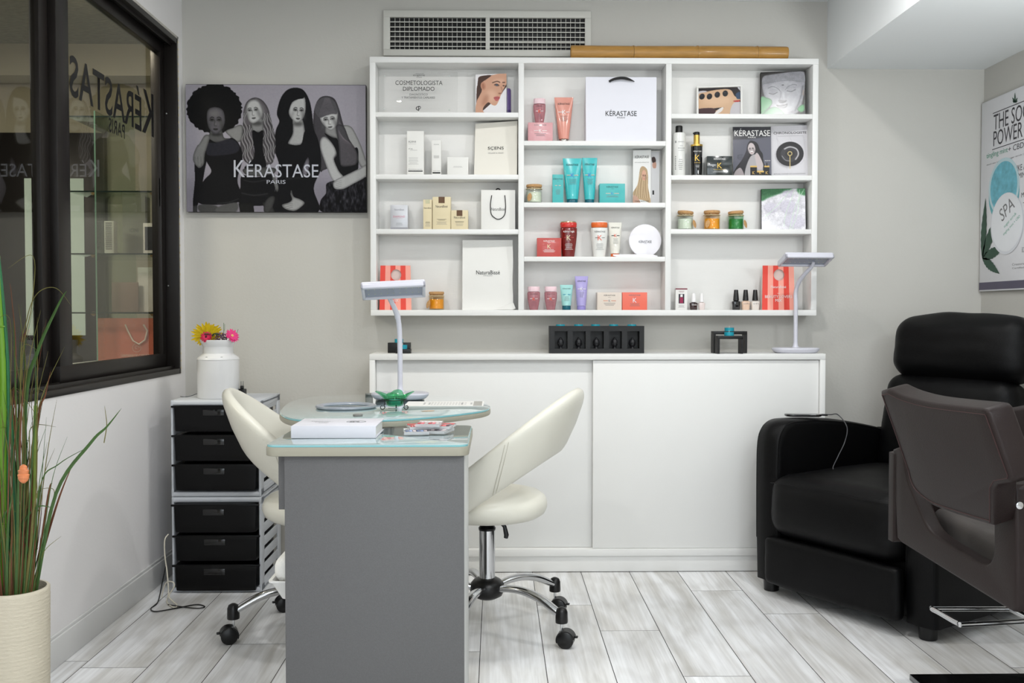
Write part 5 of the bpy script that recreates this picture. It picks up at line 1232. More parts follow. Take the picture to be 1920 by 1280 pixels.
def nest():
    Y = 3.93; zt1 = P(1360, 621, Y).z; zt2 = P(1360, 630, Y - .02).z
    def table(x0, x1, y0, y1, zt, label):
        a, b = P(x0, 650, y0).x, P(x1, 650, y0).x; th = .009; t = thing('candle_bridge', label, 'candle holder', ((a + b) / 2, y0, bz + .0003)); w2 = (b - a) / 2; H = zt - bz
        MB().box(-w2, w2, 0, y1 - y0, H - .013, H, .0008).build('top', BK, t)
        for s in (-1, 1): MB().box(min(s * w2, s * (w2 - th)), max(s * w2, s * (w2 - th)), 0, y1 - y0, 0, H - .013).build('leg', BK, t)
        return H
    H1 = table(1338, 1401, Y, Y + .05, zt1, 'taller black bridge shaped candle stand at the back of the nested pair')
    H2 = table(1345.5, 1393.5, Y - .06, Y - .012, zt2 + .002, 'shorter black bridge shaped candle stand in front of the taller one')
    tealight('teal tealight on the taller black bridge stand', P(1370, 620, Y).x, Y + .024, bz + H1, .0195, .0145)
    tealight('teal tealight on the shorter black bridge stand in front', P(1367.5, 630, Y - .04).x, Y - .035, bz + H2, .0195, .0145)
    a = P(727, 664, 3.98).x; b = P(769, 664, 3.98).x; H = P(740, 642.5, 3.98).z - bz
    t = thing('candle_steps', 'small black wooden candle steps behind the table lamp stem', 'candle holder', ((a + b) / 2, 3.96, bz + .0003)); w2 = (b - a) / 2
    MB().box(-w2, w2, .02, .065, 0, H, .0008).build('upper_step', BK, t)
    MB().box(-w2 * .2, w2 * 1.12, -.03, .018, 0, H * .42, .0008).build('lower_step', BK, t)
    tealight('teal tealight on the upper black step', (a + b) / 2 - .002, 4.0, bz + H, .018, .015)
    tealight('teal tealight on the lower black step', (a + b) / 2 + .018, 3.955, bz + H * .42, .019, .016)
nest()

# ---------------------------------------------------------------- manicure desk
RT_ = .745
M_pan = mat('desk_grey_laminate', (93, 93, 94), .5, var=.16, vs=380, bump=.15, bs=500)
M_rim = mat('desk_cream_edging', (156, 153, 138), .45, var=.02)
M_desktop = mat('desk_grey_top', (170, 176, 176), .4, var=.03)
M_gl = mat('desk_glass', (164, 186, 188), .03, spec=.55, coat=1, croug=.0, var=.01)
M_gle = mat('desk_glass_edge', (128, 184, 190), .1, var=.02)
dx0, dx1 = PZ(497, 833, RT_).x, PZ(879, 833, RT_).x; dy0, dy1 = PZ(700, 834, RT_).y, PZ(700, 797, RT_).y
desk = thing('manicure_desk', 'grey manicure desk with glass topped rectangular wing and round table top', 'desk', ((dx0 + dx1) / 2, dy0, 0))
DOX, DOY = (dx0 + dx1) / 2, dy0
def rrect(x0, x1, y0, y1, r, n=6):
    o = []
    for cx, cy, a in ((x1 - r, y1 - r, 0), (x0 + r, y1 - r, 90), (x0 + r, y0 + r, 180), (x1 - r, y0 + r, 270)):
        o += [(cx + r * math.cos(math.radians(a + 90 * i / n)), cy + r * math.sin(math.radians(a + 90 * i / n))) for i in range(n + 1)]
    return o
def off(poly, d):
    n = len(poly); o = []
    for i in range(n):
        a, b = poly[i - 1], poly[(i + 1) % n]; dx, dy = b[0] - a[0], b[1] - a[1]; l = math.hypot(dx, dy) or 1
        o.append((poly[i][0] - dy / l * d, poly[i][1] + dx / l * d))
    return o
# rectangular wing
R0 = [(x - DOX, y - DOY) for x, y in rrect(dx0, dx1, dy0, dy1, .028)]
MB().prism(R0, RT_ - .027, RT_ - .0055, .002).build('wing_top', M_rim, desk)
gp = MB().prism(off(R0, .003), RT_ - .005, RT_, .0012).build('wing_glass', M_gl, desk)
MB().prism(off(R0, .0022), RT_ - .0053, RT_ - .0012).build('wing_glass_edge', M_gle, gp)
# pedestal carcass: open to the left, closed to the front and right
px0, px1 = P(534, 1000, dy0 + .012).x - DOX, P(870, 1000, dy0 + .012).x - DOX
yb = dy1 - DOY - .03
MB().box(px0, px1, .012, .030, .004, RT_ - .027, .0008).build('front_panel', M_pan, desk)
MB().box(px1 - .018, px1 + .0005, .0305, yb, .004, RT_ - .027, .0008).build('side_panel', mat('desk_side_pale', (196, 198, 196), .4), desk)
MB().box(px0, px1 - .018, yb - .012, yb, .004, RT_ - .027).build('back_panel', M_pan, desk)
for z in (.35, .075): MB().box(px0 + .002, px1 - .019, .0305, yb - .0125, z - .016, z).build('inner_shelf', M_pan, desk)
d = MB().box(px0 - .019, px0 + .3, .034, yb - .02, .586, RT_ - .029, .0008).build('drawer', M_pan, desk)
# round top: outline read off its glass edge
out = [(524, 772), (529, 764.5), (536, 758), (550, 750.5), (566, 746), (595, 742.5), (627, 741), (672, 739.8), (719, 739.5), (765, 740), (811, 741.3), (848, 743), (879, 746), (898, 750), (912, 755), (919.5, 761), (916, 766), (902, 770), (870, 774.5), (834, 778.6), (790, 782.5), (742, 785.6), (690, 787.5), (627, 788.6), (585, 787.8), (552, 785), (533, 780)]
RP = [PZ(a, b, TZ) for a, b in out]; RP = [(q.x - DOX, q.y - DOY) for q in RP]
if sum(a[0] * b[1] - b[0] * a[1] for a, b in zip(RP, RP[1:] + RP[:1])) < 0: RP.reverse()
RP = smooth_closed(RP, 4)
MB().prism(RP, TZ - .021, TZ - .0055, .003).build('round_top', M_rim, desk)
gp = MB().prism(off(RP, -.003) if False else off(RP, .002), TZ - .005, TZ, .0012).build('round_glass', M_gl, desk)
MB().prism(off(RP, .0014), TZ - .0053, TZ - .0012).build('round_glass_edge', M_gle, gp)
MB().cyl((-.02, .34, RT_ - .028), .05, TZ - .021 - RT_ + .028, 24).build('pivot_block', M_steel, desk)
m = MB(); m.cyl((-.04, .62, 0.012), .03, TZ - .04, 24); m.lathe([(0, 0), (.16, 0), (.16, .006), (.04, .014), (0, .014)], (-.04, .62, 0), 40)
m.build('support_column', M_steel, desk)
for px, py in ((671, 780), (692, 740)):
    q = PZ(px, py, TZ)
    MB().cyl((q.x - DOX, q.y - DOY, TZ), .0135, .006, 24, .001).build('glass_fixing', mat('fixing_grey', (126, 126, 122), .5), desk)
# things on the desk
def onb(px, py, z): return PZ(px, py, z)
q = onb(758, 741, TZ)
desk_lamp('white LED desk lamp standing on the round glass table', q.x, 3.2, TZ, '', [(0, 0, .045), (0, 0, .12), (-.0005, 0, .18), (-.002, -.002, .235), (-.007, -.012, .275), (-.018, -.035, .31), (-.029, -.066, .338), (-.033, -.09, .354)],
          P(738, 545, 3.09) - Vector((q.x, 3.2, TZ)) + Vector((0, 0, .0)), -24, 4, -3.2)
q = onb(658.5, 758.5, TZ)
t = thing('ring_disc', 'flat grey plastic ring lying on the round glass table', 'ring', (q.x, 2.90, TZ + .0005))
MB().lathe([(.073, 0), (.088, 0), (.092, .004), (.090, .0085), (.083, .010), (.075, .0085), (.071, .004), (.073, 0)], seg=64).build('ring_body', mat('ring_grey', (146, 152, 162), .3, coat=.3), t)
def bowl():
    q = onb(739, 770, TZ)
    t = thing('iron_bowl_stand', 'black wrought iron curled stand holding the green glass bowl', 'stand', (q.x, q.y + .02, TZ))
    ir = mat('wrought_iron', (20, 20, 21), .6)
    MB().tube([(.031 * math.cos(a), .031 * math.sin(a), .031) for a in np.linspace(0, 2 * PI, 32, endpoint=False)], .0013, 6, closed=True).build('hoop', ir, t)
    for a in (-2.75, -.39, 1.57):
        M = Matrix.Rotation(a, 4, 'Z')
        pts = [(.031, 0, .032), (.036, 0, .034), (.040, 0, .0345)]
        l2 = [(.031, 0, .031), (.030, 0, .024), (.033, 0, .014)] + [(.0385 + (.0085 - .0007 * k) * math.cos(PI + k * .62), 0, .011 + (.009 - .0007 * k) * math.sin(PI + k * .62)) for k in range(10)]
        MB().tube(smooth_open(l2, 3), .0013, 6, M=M).tube(pts, .0013, 6, M=M).build('curled_leg', ir, t)
    t = thing('green_glass_bowl', 'green wavy glass petal bowl in an iron stand on the round table', 'bowl', (q.x, q.y + .02, TZ + .012))
    g = glass_mat('green_glass', (184, 234, 206), .9)
    n = 72; rings = []
    for r, z, k in ((.0, .0, 0), (.018, .0, 0), (.024, .004, 0), (.029, .018, .05), (.038, .030, .5), (.046, .037, 1)):
        rings.append([((r + .013 * k * math.cos(4 * a + .3)) * math.cos(a), (r + .013 * k * math.cos(4 * a + .3)) * math.sin(a), z + .006 * k * math.cos(4 * a + .3)) for a in np.linspace(0, 2 * PI, n, endpoint=False)])
    inner = [[(x * .93, y * .93, z + .0022) for x, y, z in r] for r in rings[::-1]][:-1]
    bm_ = MB(); bm_.loft(rings[1:] + inner[:-1]); bm_.build('bowl', g, t, ang=60)
    tealight('teal tealight inside the green glass bowl', q.x, q.y + .02, TZ + .0165, .0175, .014)
bowl()
def strip():
    a = onb(758, 761, TZ); b = onb(906, 763, TZ); c_ = onb(903, 752, TZ)
    x0, x1, y0, y1 = a.x, b.x, b.y, c_.y
    t = thing('laminated_price_strip', 'narrow white laminated card lying on the right of the round table', 'card', ((x0 + x1) / 2, (y0 + y1) / 2, TZ + .0004))
    w2, d2 = (x1 - x0) / 2, (y1 - y0) / 2 * .8
    MB().box(-w2, w2, -d2, d2, 0, .0015).build('card', WH, t)
    MB().box(w2 * .74, w2 * .96, -d2 * .98, d2 * .98, .0015, .0017).build('grey_end', mat('strip_grey', (168, 166, 160), .5), t)
    m = MB()
    for k in range(5):
        for j in range(12): m.box(-w2 * .35 + j * .0095, -w2 * .35 + j * .0095 + .006, -d2 * .5 + k * d2 * .25, -d2 * .5 + k * d2 * .25 + .003, .0015, .0017)
    for xx in (-.55, -.42, .42, .66):
        m.box(w2 * xx, w2 * xx + .006, -d2 * .3, -d2 * .1, .0015, .0017); m.box(w2 * xx, w2 * xx + .006, d2 * .1, d2 * .3, .0015, .0017)
    m.build('printed_rows', INKG, t)
strip()
def book():
    a = onb(545, 822, RT_); b = onb(703, 822, RT_)
    x0, x1, y0 = a.x + .001, b.x + .002, a.y; y1 = y0 + .170
    t = thing('white_presentation_box', 'flat white lidded box with a grey printed emblem on the rectangular desk top', 'box', ((x0 + x1) / 2, (y0 + y1) / 2, RT_ + .0004), math.radians(0))
    w2, d2 = (x1 - x0) / 2, (y1 - y0) / 2; wb = mat('box_white', (214, 214, 222), .4)
    MB().box(-w2, w2, -d2, d2, 0, .0025, .0006).build('bottom_flap', wb, t)
    MB().box(-w2 + .001, w2 - .004, -d2 + .002, d2 - .002, .003, .0275, .0006).build('tray', WH, t)
    MB().box(-w2, w2 + .001, -d2, d2, .0285, .031, .0006).build('lid', wb, t)
    MB().box(-w2, w2, -d2 - .0012, -d2, .0005, .031, .0006).build('front_flap', wb, t)
    Mt = Matrix.Rotation(-PI / 2, 4, 'X')
    for s, x, y, wd, h in (('ESENCIAL', -.028, .018, .05, .010), ('LÁSER', -.022, -.004, .035, .010), ('DUAL', -.016, -.022, .022, .008)):
        M = Matrix.Translation((x - .02, y, .0313)) @ Matrix.Rotation(-PI / 2, 4, 'X')
        text(s, 'lettering', INKG, t, 0, 0, wd, h, M=M)
    m = MB()
    for k, cx in enumerate((.035, .052)): m.tube([(cx + .016 * math.cos(a), .004 + .016 * math.sin(a), .0312) for a in np.linspace(0, 2 * PI, 24, endpoint=False)], .0007, 4, closed=True)
    m.tube([(.035 + (.012 - k * .0009) * math.cos(k * .6), .004 + (.012 - k * .0009) * math.sin(k * .6), .0312) for k in range(11)], .0007, 4)
    m.build('printed_emblem', INKG, t)
book()
def packets():
    q = onb(800, 812, RT_)
    cl = mat('clear_plastic_packet', (224, 226, 230), .08, spec=.6, alpha=.55, coat=.5)
    spec = [(-.028, .0, .0, 8, 'lowest', (90, 110, 150)), (.028, .02, .0, -16, 'right hand lower', (70, 60, 70)), (-.02, .035, .0085, 12, 'left hand upper red', (206, 50, 44)), (.035, .045, .0085, -10, 'right hand upper red', (206, 56, 60)), (.006, .02, .017, -4, 'topmost', (200, 70, 80))]
    labs = ['clear packet of blue nail tips at the lower left of the packet pile', 'clear packet of dark nail tips at the lower right of the packet pile', 'clear packet of red nail tips at the upper left of the packet pile', 'clear packet of plum and red nail tips at the upper right of the packet pile', 'topmost clear packet with a white card in the packet pile']
    for i, (dx, dy, dz, rz, nm, col) in enumerate(spec):
        t = thing('nail_sample_packet', labs[i], 'packet', (q.x + dx, q.y + dy, RT_ + .0004 + dz), math.radians(rz), 'nail sample packets on the desk')
        MB().box(-.032, .032, -.042, .042, 0, .0075, .0015).build('clear_case', cl, t)
        m = MB(); r = random.Random(i)
        for k in range(6): m.box(-.028 + k * .0095, -.020 + k * .0095, -.03, .006, .0078, .0098, .001, mi=k % 3)
        m.build('nail_tips', [mat('tip_%d_%d' % (i, j), c2, .15, coat=.6) for j, c2 in enumerate((col, tuple(min(255, v + 60) for v in col), (216, 200, 200) if i != 3 else (84, 30, 60)))], t)
        MB().box(-.030, .030, .012, .038, .0077, .0083).build('header_card', mat('header_%d' % i, col if i in (2, 3) else (232, 232, 234), .3), t)
packets()
# basket and towels in the open side of the desk
def basket():
    WP = mat('white_basket_plastic', (226, 226, 224), .35)
    z0 = .352; x1 = px0 + DOX + .16; xl = PX(483, 1055, -.56).x
    y0 = dy0 + .06; y1 = dy0 + .30
    t = thing('plastic_tray', 'white plastic tray jutting from the left side of the desk', 'tray', (px0 + DOX, (y0 + y1) / 2, z0))
    def rr(x0, x1_, d, z): return [(x, y, z) for x, y in rrect(x0, x1_, -d, d, .012, 4)]
    MB().loft([rr(-.028, .13, .085, 0), rr(-.05, .15, .105, .046), rr(-.056, .152, .108, .046), rr(-.056, .152, .108, .050), rr(-.048, .148, .103, .050), rr(-.026, .128, .083, .003)]).build('tray_body', WP, t)
    t = thing('rolled_towel', 'rolled white waffle towel lying in the white tray under the desk', 'towel', (px0 + DOX, (y0 + y1) / 2 - .0, z0 + .05))
    def fn(p): return (p.x, p.y * (1 + .0 * p.z), p.z + .0012 * math.sin(p.x * 700) * math.sin(p.y * 700))
    MB().rbox((.046, 0, .022), (.092, .1, .034), .03, 46, fn).build('towel_roll', mat('waffle_towel', (232, 232, 228), .95, bump=.4, bs=300), t)
    for i in range(4):
        t = thing('folded_towel', ['lowest', 'second lowest', 'second highest', 'uppermost'][i] + ' folded white cloth of the pile at the foot of the desk', 'towel', (px0 + DOX + .05, dy0 + .13, .0755 + i * .0115))
        MB().rbox((0, 0, .0055), (.058 + .004 * (i % 2), .085, .0054), .005, 8).build('cloth', mat('white_cloth', (226, 226, 226), .9), t)
    t = thing('black_cable', 'black cable looping behind the white tray at the desk', 'cable', (px0 + DOX, dy0 + .36, .3))
    MB().tube(smooth_open([(.04, -.02, .13), (.0, 0, .12), (-.02, .004, .13), (-.045, .004, .135), (-.056, .0, .12), (-.05, 0, .10), (-.02, -.0, .09), (-.05, 0.005, 0), (-.052, 0, -.02), (-.03, 0, -.052), (0, 0, -.045), (.04, 0, -.02)], 6), .0035, 8).build('cord', M_dark, t)
basket()
# ---------------------------------------------------------------- white tub chairs
LEA = mat('ivory_leatherette', (226, 224, 212), .38, var=.015, vs=5, bump=.12, bs=260, coat=.1)
STI = mat('ivory_stitch', (196, 192, 176), .7)
def office_chair(x, y, back, leg0, label):
    t = thing('salon_chair', label, 'chair', (x, y, 0))
    B = Matrix.Rotation(math.radians(back), 4, 'Z')
    def U(a):
        X = .06 + .25 * math.cos(a); return Vector((X, .255 * math.sin(a), max(.452, .812 - .78 * (.31 - X))))
    def Lo(a):
        X = .015 + .215 * math.cos(a); return Vector((X, .212 * math.sin(a), max(.385, .60 - .72 * (.23 - X))))
    rings = []; N = 60; th = .019
    for i in range(N + 1):
        a = math.radians(-152 + 304 * i / N); u, l = U(a), Lo(a)
        e = (u - l); H = e.length; e.normalize(); nrm = Vector((math.cos(a), math.sin(a), 0)); nrm = (nrm - e * nrm.dot(e)).normalized()
        k = min(1, (1 - abs(i / N * 2 - 1)) * 9 + .15); ring = []
        for q in np.linspace(0, 2 * PI, 24, endpoint=False):
            c_, s_ = math.cos(q), math.sin(q); v = math.copysign(abs(c_) ** .35, c_) * H / 2 * (.75 + .25 * k); w_ = math.copysign(abs(s_) ** .7, s_) * th * k * (1 + .25 * (v / H))
            bul = .008 * (1 - (2 * v / H) ** 2)
            ring.append((u + l) / 2 + e * v + nrm * (w_ + bul))
        rings.append(ring)
    MB().loft(rings, M=B).build('backrest', LEA, t, ang=60)
    m = MB()
    def sp(a, f, o=.0205):
        u, l = U(a), Lo(a); e = (u - l); H = e.length; e.normalize(); nrm = Vector((math.cos(a), math.sin(a), 0)); nrm = (nrm - e * nrm.dot(e)).normalized()
        v = (f - .5) * H; return (u + l) / 2 + e * v + nrm * (o + .008 * (1 - (2 * v / H) ** 2))
    m.tube([sp(math.radians(a), .88, .018) for a in range(-146, 147, 5)], .0011, 4, M=B)
    for a0 in (-72, 72):
        for d in (-1.2, 1.2): m.tube([sp(math.radians(a0 + d), f, .0195) for f in np.linspace(.06, .95, 12)], .001, 4, M=B)
    m.build('seams', STI, t)
    # seat
    R = .2; pr = []
    def seat(p):
        r = math.hypot(p.x, p.y); return (p.x, p.y, p.z + .012 * (1 - (r / R) ** 2) * (1 if p.z > 0 else -.3))
    tt = [(0, -.004), (.12, -.003), (.175, .003), (.192, .014), (.2, .032), (.2, .048), (.194, .064), (.178, .077), (.14, .085), (.07, .090), (0, .092)]
    MB().lathe(tt, (0, 0, .384), 48, sx=1.0).build('seat', LEA, t)
    MB().box(-.09, .09, -.06, .06, .368, .382, .003, M=B).build('seat_plate', M_dark, t)
    MB().lathe([(0, .30), (.0175, .30), (.0175, .37), (0, .37)], seg=24).build('gas_lift', M_chrome, t)
    MB().lathe([(0, .335), (.028, .335), (.029, .342), (.022, .352), (.018, .372), (0, .372)], seg=24).build('collar', M_dark, t)
    MB().tube([(.02, -.01, .362), (.045, -.018, .362), (.058, -.02, .35), (.064, -.022, .322), (.062, -.022, .312)], [.006, .006, .007, .0085, .007], 8).build('height_lever', M_dark, t)
    MB().lathe([(0, .15), (.0265, .15), (.0265, .336), (0, .336)], seg=28).build('column', M_chrome, t)
    MB().lathe([(0, .105), (.03, .106), (.05, .117), (.058, .135), (.056, .155), (.045, .168), (.03, .176), (0, .178)], seg=32).build('hub', M_dark, t)
    for k in range(5):
        a = math.radians(leg0 + 72 * k); M = Matrix.Rotation(a, 4, 'Z')
        pts = smooth_open([(.04, 0, .142), (.09, 0, .152), (.15, 0, .153), (.21, 0, .140), (.262, 0, .116), (.285, 0, .104)], 5)
        lg = MB().tube(pts, [.0135 + .003 * math.sin(min(1, i / len(pts)) * PI) for i in range(len(pts))], 14, M=M, flat=.8).build('leg', M_chrome, t)
        MB().lathe([(0, .078), (.0195, .078), (.020, .084), (.019, .112), (.015, .122), (.006, .127), (0, .128)], (.293, 0, 0), 20, M=M).build('leg_cap', M_dark, lg)
        sw = math.radians(leg0 + 72 * k * 1.7 + 30)
        Mc = M @ Matrix.Translation((.293, 0, 0)) @ Matrix.Rotation(-a + (-.25 if math.cos(a) > 0 else PI + .35), 4, 'Z')
        cs = MB().lathe([(0, .05), (.0045, .05), (.0045, .08), (0, .08)], seg=12, M=Mc).build('caster_stem', M_chrome, lg)
        m = MB(); Rw = .0265; cx = .014
        for s in (-1, 1): m.lathe([(0, -.0095), (Rw - .003, -.0095), (Rw, -.007), (Rw, .007), (Rw - .003, .0095), (0, .0095)], seg=28, M=Mc @ Matrix.Translation((cx, s * .0125, Rw + .0003)) @ Matrix.Rotation(PI / 2, 4, 'X'))
        hood = [(cx + (Rw + .0035) * math.cos(q), 0, Rw + (Rw + .0035) * math.sin(q)) for q in np.linspace(math.radians(10), math.radians(200), 18)]
        m.loft([[(p[0], -.019, p[2]), (p[0], .019, p[2]), (cx + (p[0] - cx) * .9, .019, Rw + (p[2] - Rw) * .9), (cx + (p[0] - cx) * .9, -.019, Rw + (p[2] - Rw) * .9)] for p in hood], M=Mc)
        m.box(cx + Rw, cx + Rw + .012, -.006, .006, Rw + .006, Rw + .012, .002, M=Mc)
        m.build('caster', M_dark, lg)
office_chair(-.03, 3.18, -16, 36, 'white tub chair on casters at the right side of the manicure desk')
office_chair(-.565, 3.16, 188, 199, 'white tub chair on casters half hidden behind the left of the desk')

# ---------------------------------------------------------------- drawer towers
def tower(z0, h, label, fronts, pull):
    x0, x1, y0, y1 = -1.225, -.888, 3.625, 3.955
    fr = mat('frosted_plastic', (216, 220, 226), .4, var=.02, spec=.4, alpha=.8)
    bl = mat('drawer_black', (4, 4, 5), .3, spec=.25)
    ox_, oy_ = (x0 + x1) / 2, y0
    t = thing('drawer_tower', label, 'drawers', (ox_, oy_, z0 + .0005))
    w2 = (x1 - x0) / 2; D = y1 - y0
    def post(s):
        m = MB(); a, b = (s * w2, s * (w2 - .009))
        m.box(min(a, b), max(a, b), 0, .05, 0, h, .004); m.box(min(a, b), max(a, b), D - .05, D, 0, h, .004)
        for k in range(7):
            zz = h * (k + .5) / 7; m.box(min(a, b) + .002, max(a, b) - .002, .05, D - .05, zz - h * .05, zz + h * .05, .002)
        for zz in (0, h - .03): m.box(min(a, b), max(a, b), 0, D, zz, zz + .03, .003)
        return m.build('side_frame', fr, t)
    post(-1); post(1)
    MB().box(-w2, w2, .0, D, h - .022, h, .008, 3).build('top_panel', fr, t)
    MB().box(-w2, w2, .0, D, 0, .018, .006, 3).build('bottom_panel', fr, t)
    for (py0, py1), pl in zip(fronts, pull):
        Y = y0 - pl; a = P(323, py0, Y); b = P(478, py1, Y); za, zb = a.z - z0, b.z - z0
        hh = za - zb
        o = MB().rbox((0, D / 2 - .03 - pl, (za + zb) / 2), (w2 - .013, D / 2 - .02, hh / 2 - .001), .009, 6, lambda p, hh=hh: (p.x * (1 - .03 * (.5 - p.z / hh)), p.y, p.z)).build('drawer', bl, t)
        yy = D / 2 - .03 - pl - (D / 2 - .02)
        MB().box(-.045, .035, yy - .0015, yy + .004, hh * .10 + (za + zb) / 2, hh * .10 + (za + zb) / 2 + .024, .002).build('handle', mat('handle_gloss', (6, 6, 7), .15, coat=.4), o)
        m = MB(); m.box(-w2 + .004, w2 - .004, yy + .001, yy + .012, za - .012, za - .005, .001); m.build('drawer_rim', bl, o)
tower(0, .362, 'lower black and frosted drawer unit standing on the floor by the left wall', [(943, 999), (1001, 1052), (1056, 1108)], [.012, 0, .006])
tower(.363, .365, 'upper black and frosted drawer unit stacked under the milk can', [(758, 810), (813, 865), (868, 920)], [0, 0, 0])
TT = .7290
def can():
    Y = 3.74; x = P(409.5, 700, Y).x; k = Y / 1800
    E = mat('white_enamel', (226, 226, 226), .28, coat=.3, var=.01)
    t = thing('milk_can_vase', 'white enamel milk can vase of flowers standing on the drawer tower', 'vase', (x, Y, TT))
    R_ = .079; H = .225
    MB().lathe([(0, 0), (R_ * .97, 0), (R_ * .98, .002), (R_, .004), (R_, .148), (R_ * 1.005, .152), (R_ * .97, .157), (R_ * .78, .168), (R_ * .72, .172), (R_ * .72, .197), (R_ * .74, .200), (R_ * .86, .219), (R_ * .87, H), (R_ * .84, H), (R_ * .70, .200), (R_ * .69, .12), (0, .12)], seg=48).build('can_body', E, t)
    m = MB(); m.tube([(R_ * 1.0 * math.cos(a), R_ * 1.0 * math.sin(a), .1495) for a in np.linspace(0, 2 * PI, 48, endpoint=False)], .0016, 6, closed=True); m.build('shoulder_ring', E, t)
    for s in (-.35, .45):
        a = -PI / 2 + s; MB().box(-.004, .004, -.001, .001, -.0015, .0015, .0005, M=Matrix.Translation((R_ * .92 * math.cos(a), R_ * .92 * math.sin(a), .1595)) @ Matrix.Rotation(a + PI / 2, 4, 'Z')).build('ear_rivet', M_steel, t)
    # flowers
    def flower(cx, cy, cz, r, n, layers, col, name, label, face, fold=.5, centre=(80, 60, 30)):
        ft = thing(name, label, 'flower', (x + cx, Y + cy, TT + cz))
        M = Euler(face).to_matrix().to_4x4(); m = MB(); rn = random.Random(n)
        for L_ in range(layers):
            for k in range(n):
                a = 2 * PI * k / n + L_ * .5 + rn.uniform(-.08, .08); rr = r * (1 - .22 * L_) * rn.uniform(.9, 1.05); w_ = r * 2.6 / n
                lift = .25 + .3 * L_
                rows = []
                for u in (0, .35, .75, 1):
                    ww = w_ * (.4, 1, .95, .25)[(0, .35, .75, 1).index(u)]; zz = rr * u * math.sin(lift * fold * 2) * (1 - .3 * u) + rn.uniform(-.001, .001)
                    rows.append([Vector((rr * u * math.cos(lift * fold), -ww, zz - .0015 * (u > .5))), Vector((rr * u * math.cos(lift * fold), 0, zz + .001)), Vector((rr * u * math.cos(lift * fold), ww, zz - .0015 * (u > .5)))])
                m.loft(rows, cap=False, closed=False, M=M @ Matrix.Rotation(a, 4, 'Z'))
        m.build('petals', mat('petal_%d_%d_%d' % col, col, .6, var=.12, vs=200), ft)
        MB().sphere((0, 0, r * .08), r * .2, (1, 1, .6), 10, M=M).build('flower_centre', mat('centre_%d' % centre[0], centre, .9, var=.4, vs=400), ft)
        MB().tube([(0, 0, 0), (-cx * .5, 0, -.04), (-cx * .7, 0, -.1)], .0015, 5).build('stem', mat('stem_green', (48, 90, 44), .6), ft)
    flower(-.040, -.01, .240, .060, 24, 3, (240, 206, 30), 'yellow_gerbera', 'large yellow artificial gerbera at the left of the milk can', (-.9, -.5, 0), .45, (140, 90, 20))
    flower(-.03, -.052, .236, .024, 16, 2, (190, 30, 74), 'crimson_flower', 'crimson artificial flower drooping over the rim below the yellow one', (1.1, -.1, 0), .4, (60, 14, 24))
    flower(.062, -.03, .240, .03, 16, 2, (224, 60, 128), 'pink_flower', 'bright pink artificial flower at the right rim of the milk can', (.6, .9, 0), .4, (230, 190, 120))
    ft = thing('statice_sprig', 'small dull purple sprig in the middle of the milk can', 'flower', (x + .02, Y - .03, TT + .235)); m = MB(); rn = random.Random(2)
    for k in range(90): m.sphere((rn.gauss(0, .014), rn.gauss(0, .012), rn.uniform(-.012, .016)), .0026, (1, 1, 1), 6)
    m.build('blossoms', mat('dusty_purple', (110, 78, 96), .8, var=.4, vs=300), ft)
    for i, (cx, cy, rz) in enumerate(((-.02, -.045, .4), (-.036, -.03, 2.2), (.004, -.03, -.4))):
        ft = thing('flower_leaf', ['dark green leaf over the crimson flower', 'dark green leaf under the yellow gerbera', 'dark green leaf beside the purple sprig'][i], 'leaf', (x + cx, Y + cy, TT + .244), rz)
        MB().loft([[(-.02 + u * .04, -.012 * math.sin(PI * u), .003 * math.sin(u * 5)), (-.02 + u * .04, 0, .004 + .003 * math.sin(u * 5)), (-.02 + u * .04, .012 * math.sin(PI * u), .003 * math.sin(u * 5))] for u in np.linspace(.02, .98, 8)], cap=False, closed=False).build('blade', mat('leaf_dark', (26, 52, 30), .6), ft)
    ft = thing('grass_sprig', 'thin green sprig rising from the milk can between the flowers', 'leaf', (x + .022, Y - .01, TT + .235)); m = MB()
    m.tube([(0, 0, -.03), (.003, 0, .02), (.003, 0, .055)], .0009, 5); m.tube([(0, 0, .01), (.006, 0, .03), (.007, 0, .05)], .0007, 5); m.build('stalks', mat('leaf_green2', (70, 110, 60), .6), ft)
    ft = thing('grass_sprig', 'thin green sprig above the pink flower', 'leaf', (x + .066, Y - .0, TT + .235)); MB().tube([(-.005, 0, -.02), (.004, 0, .012), (.012, 0, .03)], .0008, 5).build('stalks', mat('leaf_green2', (70, 110, 60)), ft)
    a = P(455, 742, Y)
    t = thing('plug_adapter', 'small black plug adapter standing beside the milk can', 'plug', (a.x, Y - .0, TT))
    MB().box(-.013, .013, -.013, .013, 0, .034, .003).build('adapter_body', M_dark, t); MB().box(-.008, .004, -.008, .008, .034, .046, .002).build('adapter_neck', M_dark, t)
    for s in (-.006, .002): MB().tube([(s, 0, .045), (s, 0, .063)], .0018, 8).build('pin', M_steel, t)
    t = thing('thin_wire', 'thin black wire on the drawer tower behind the milk can', 'cable', (x - .08, Y + .03, TT)); MB().tube(smooth_open([(.02, .0, .004), (-.01, 0, .012), (-.035, 0, .004), (-.06, 0, -.0), (-.078, 0, .002)], 5), .0012, 5).build('cord', M_dark, t)
can()
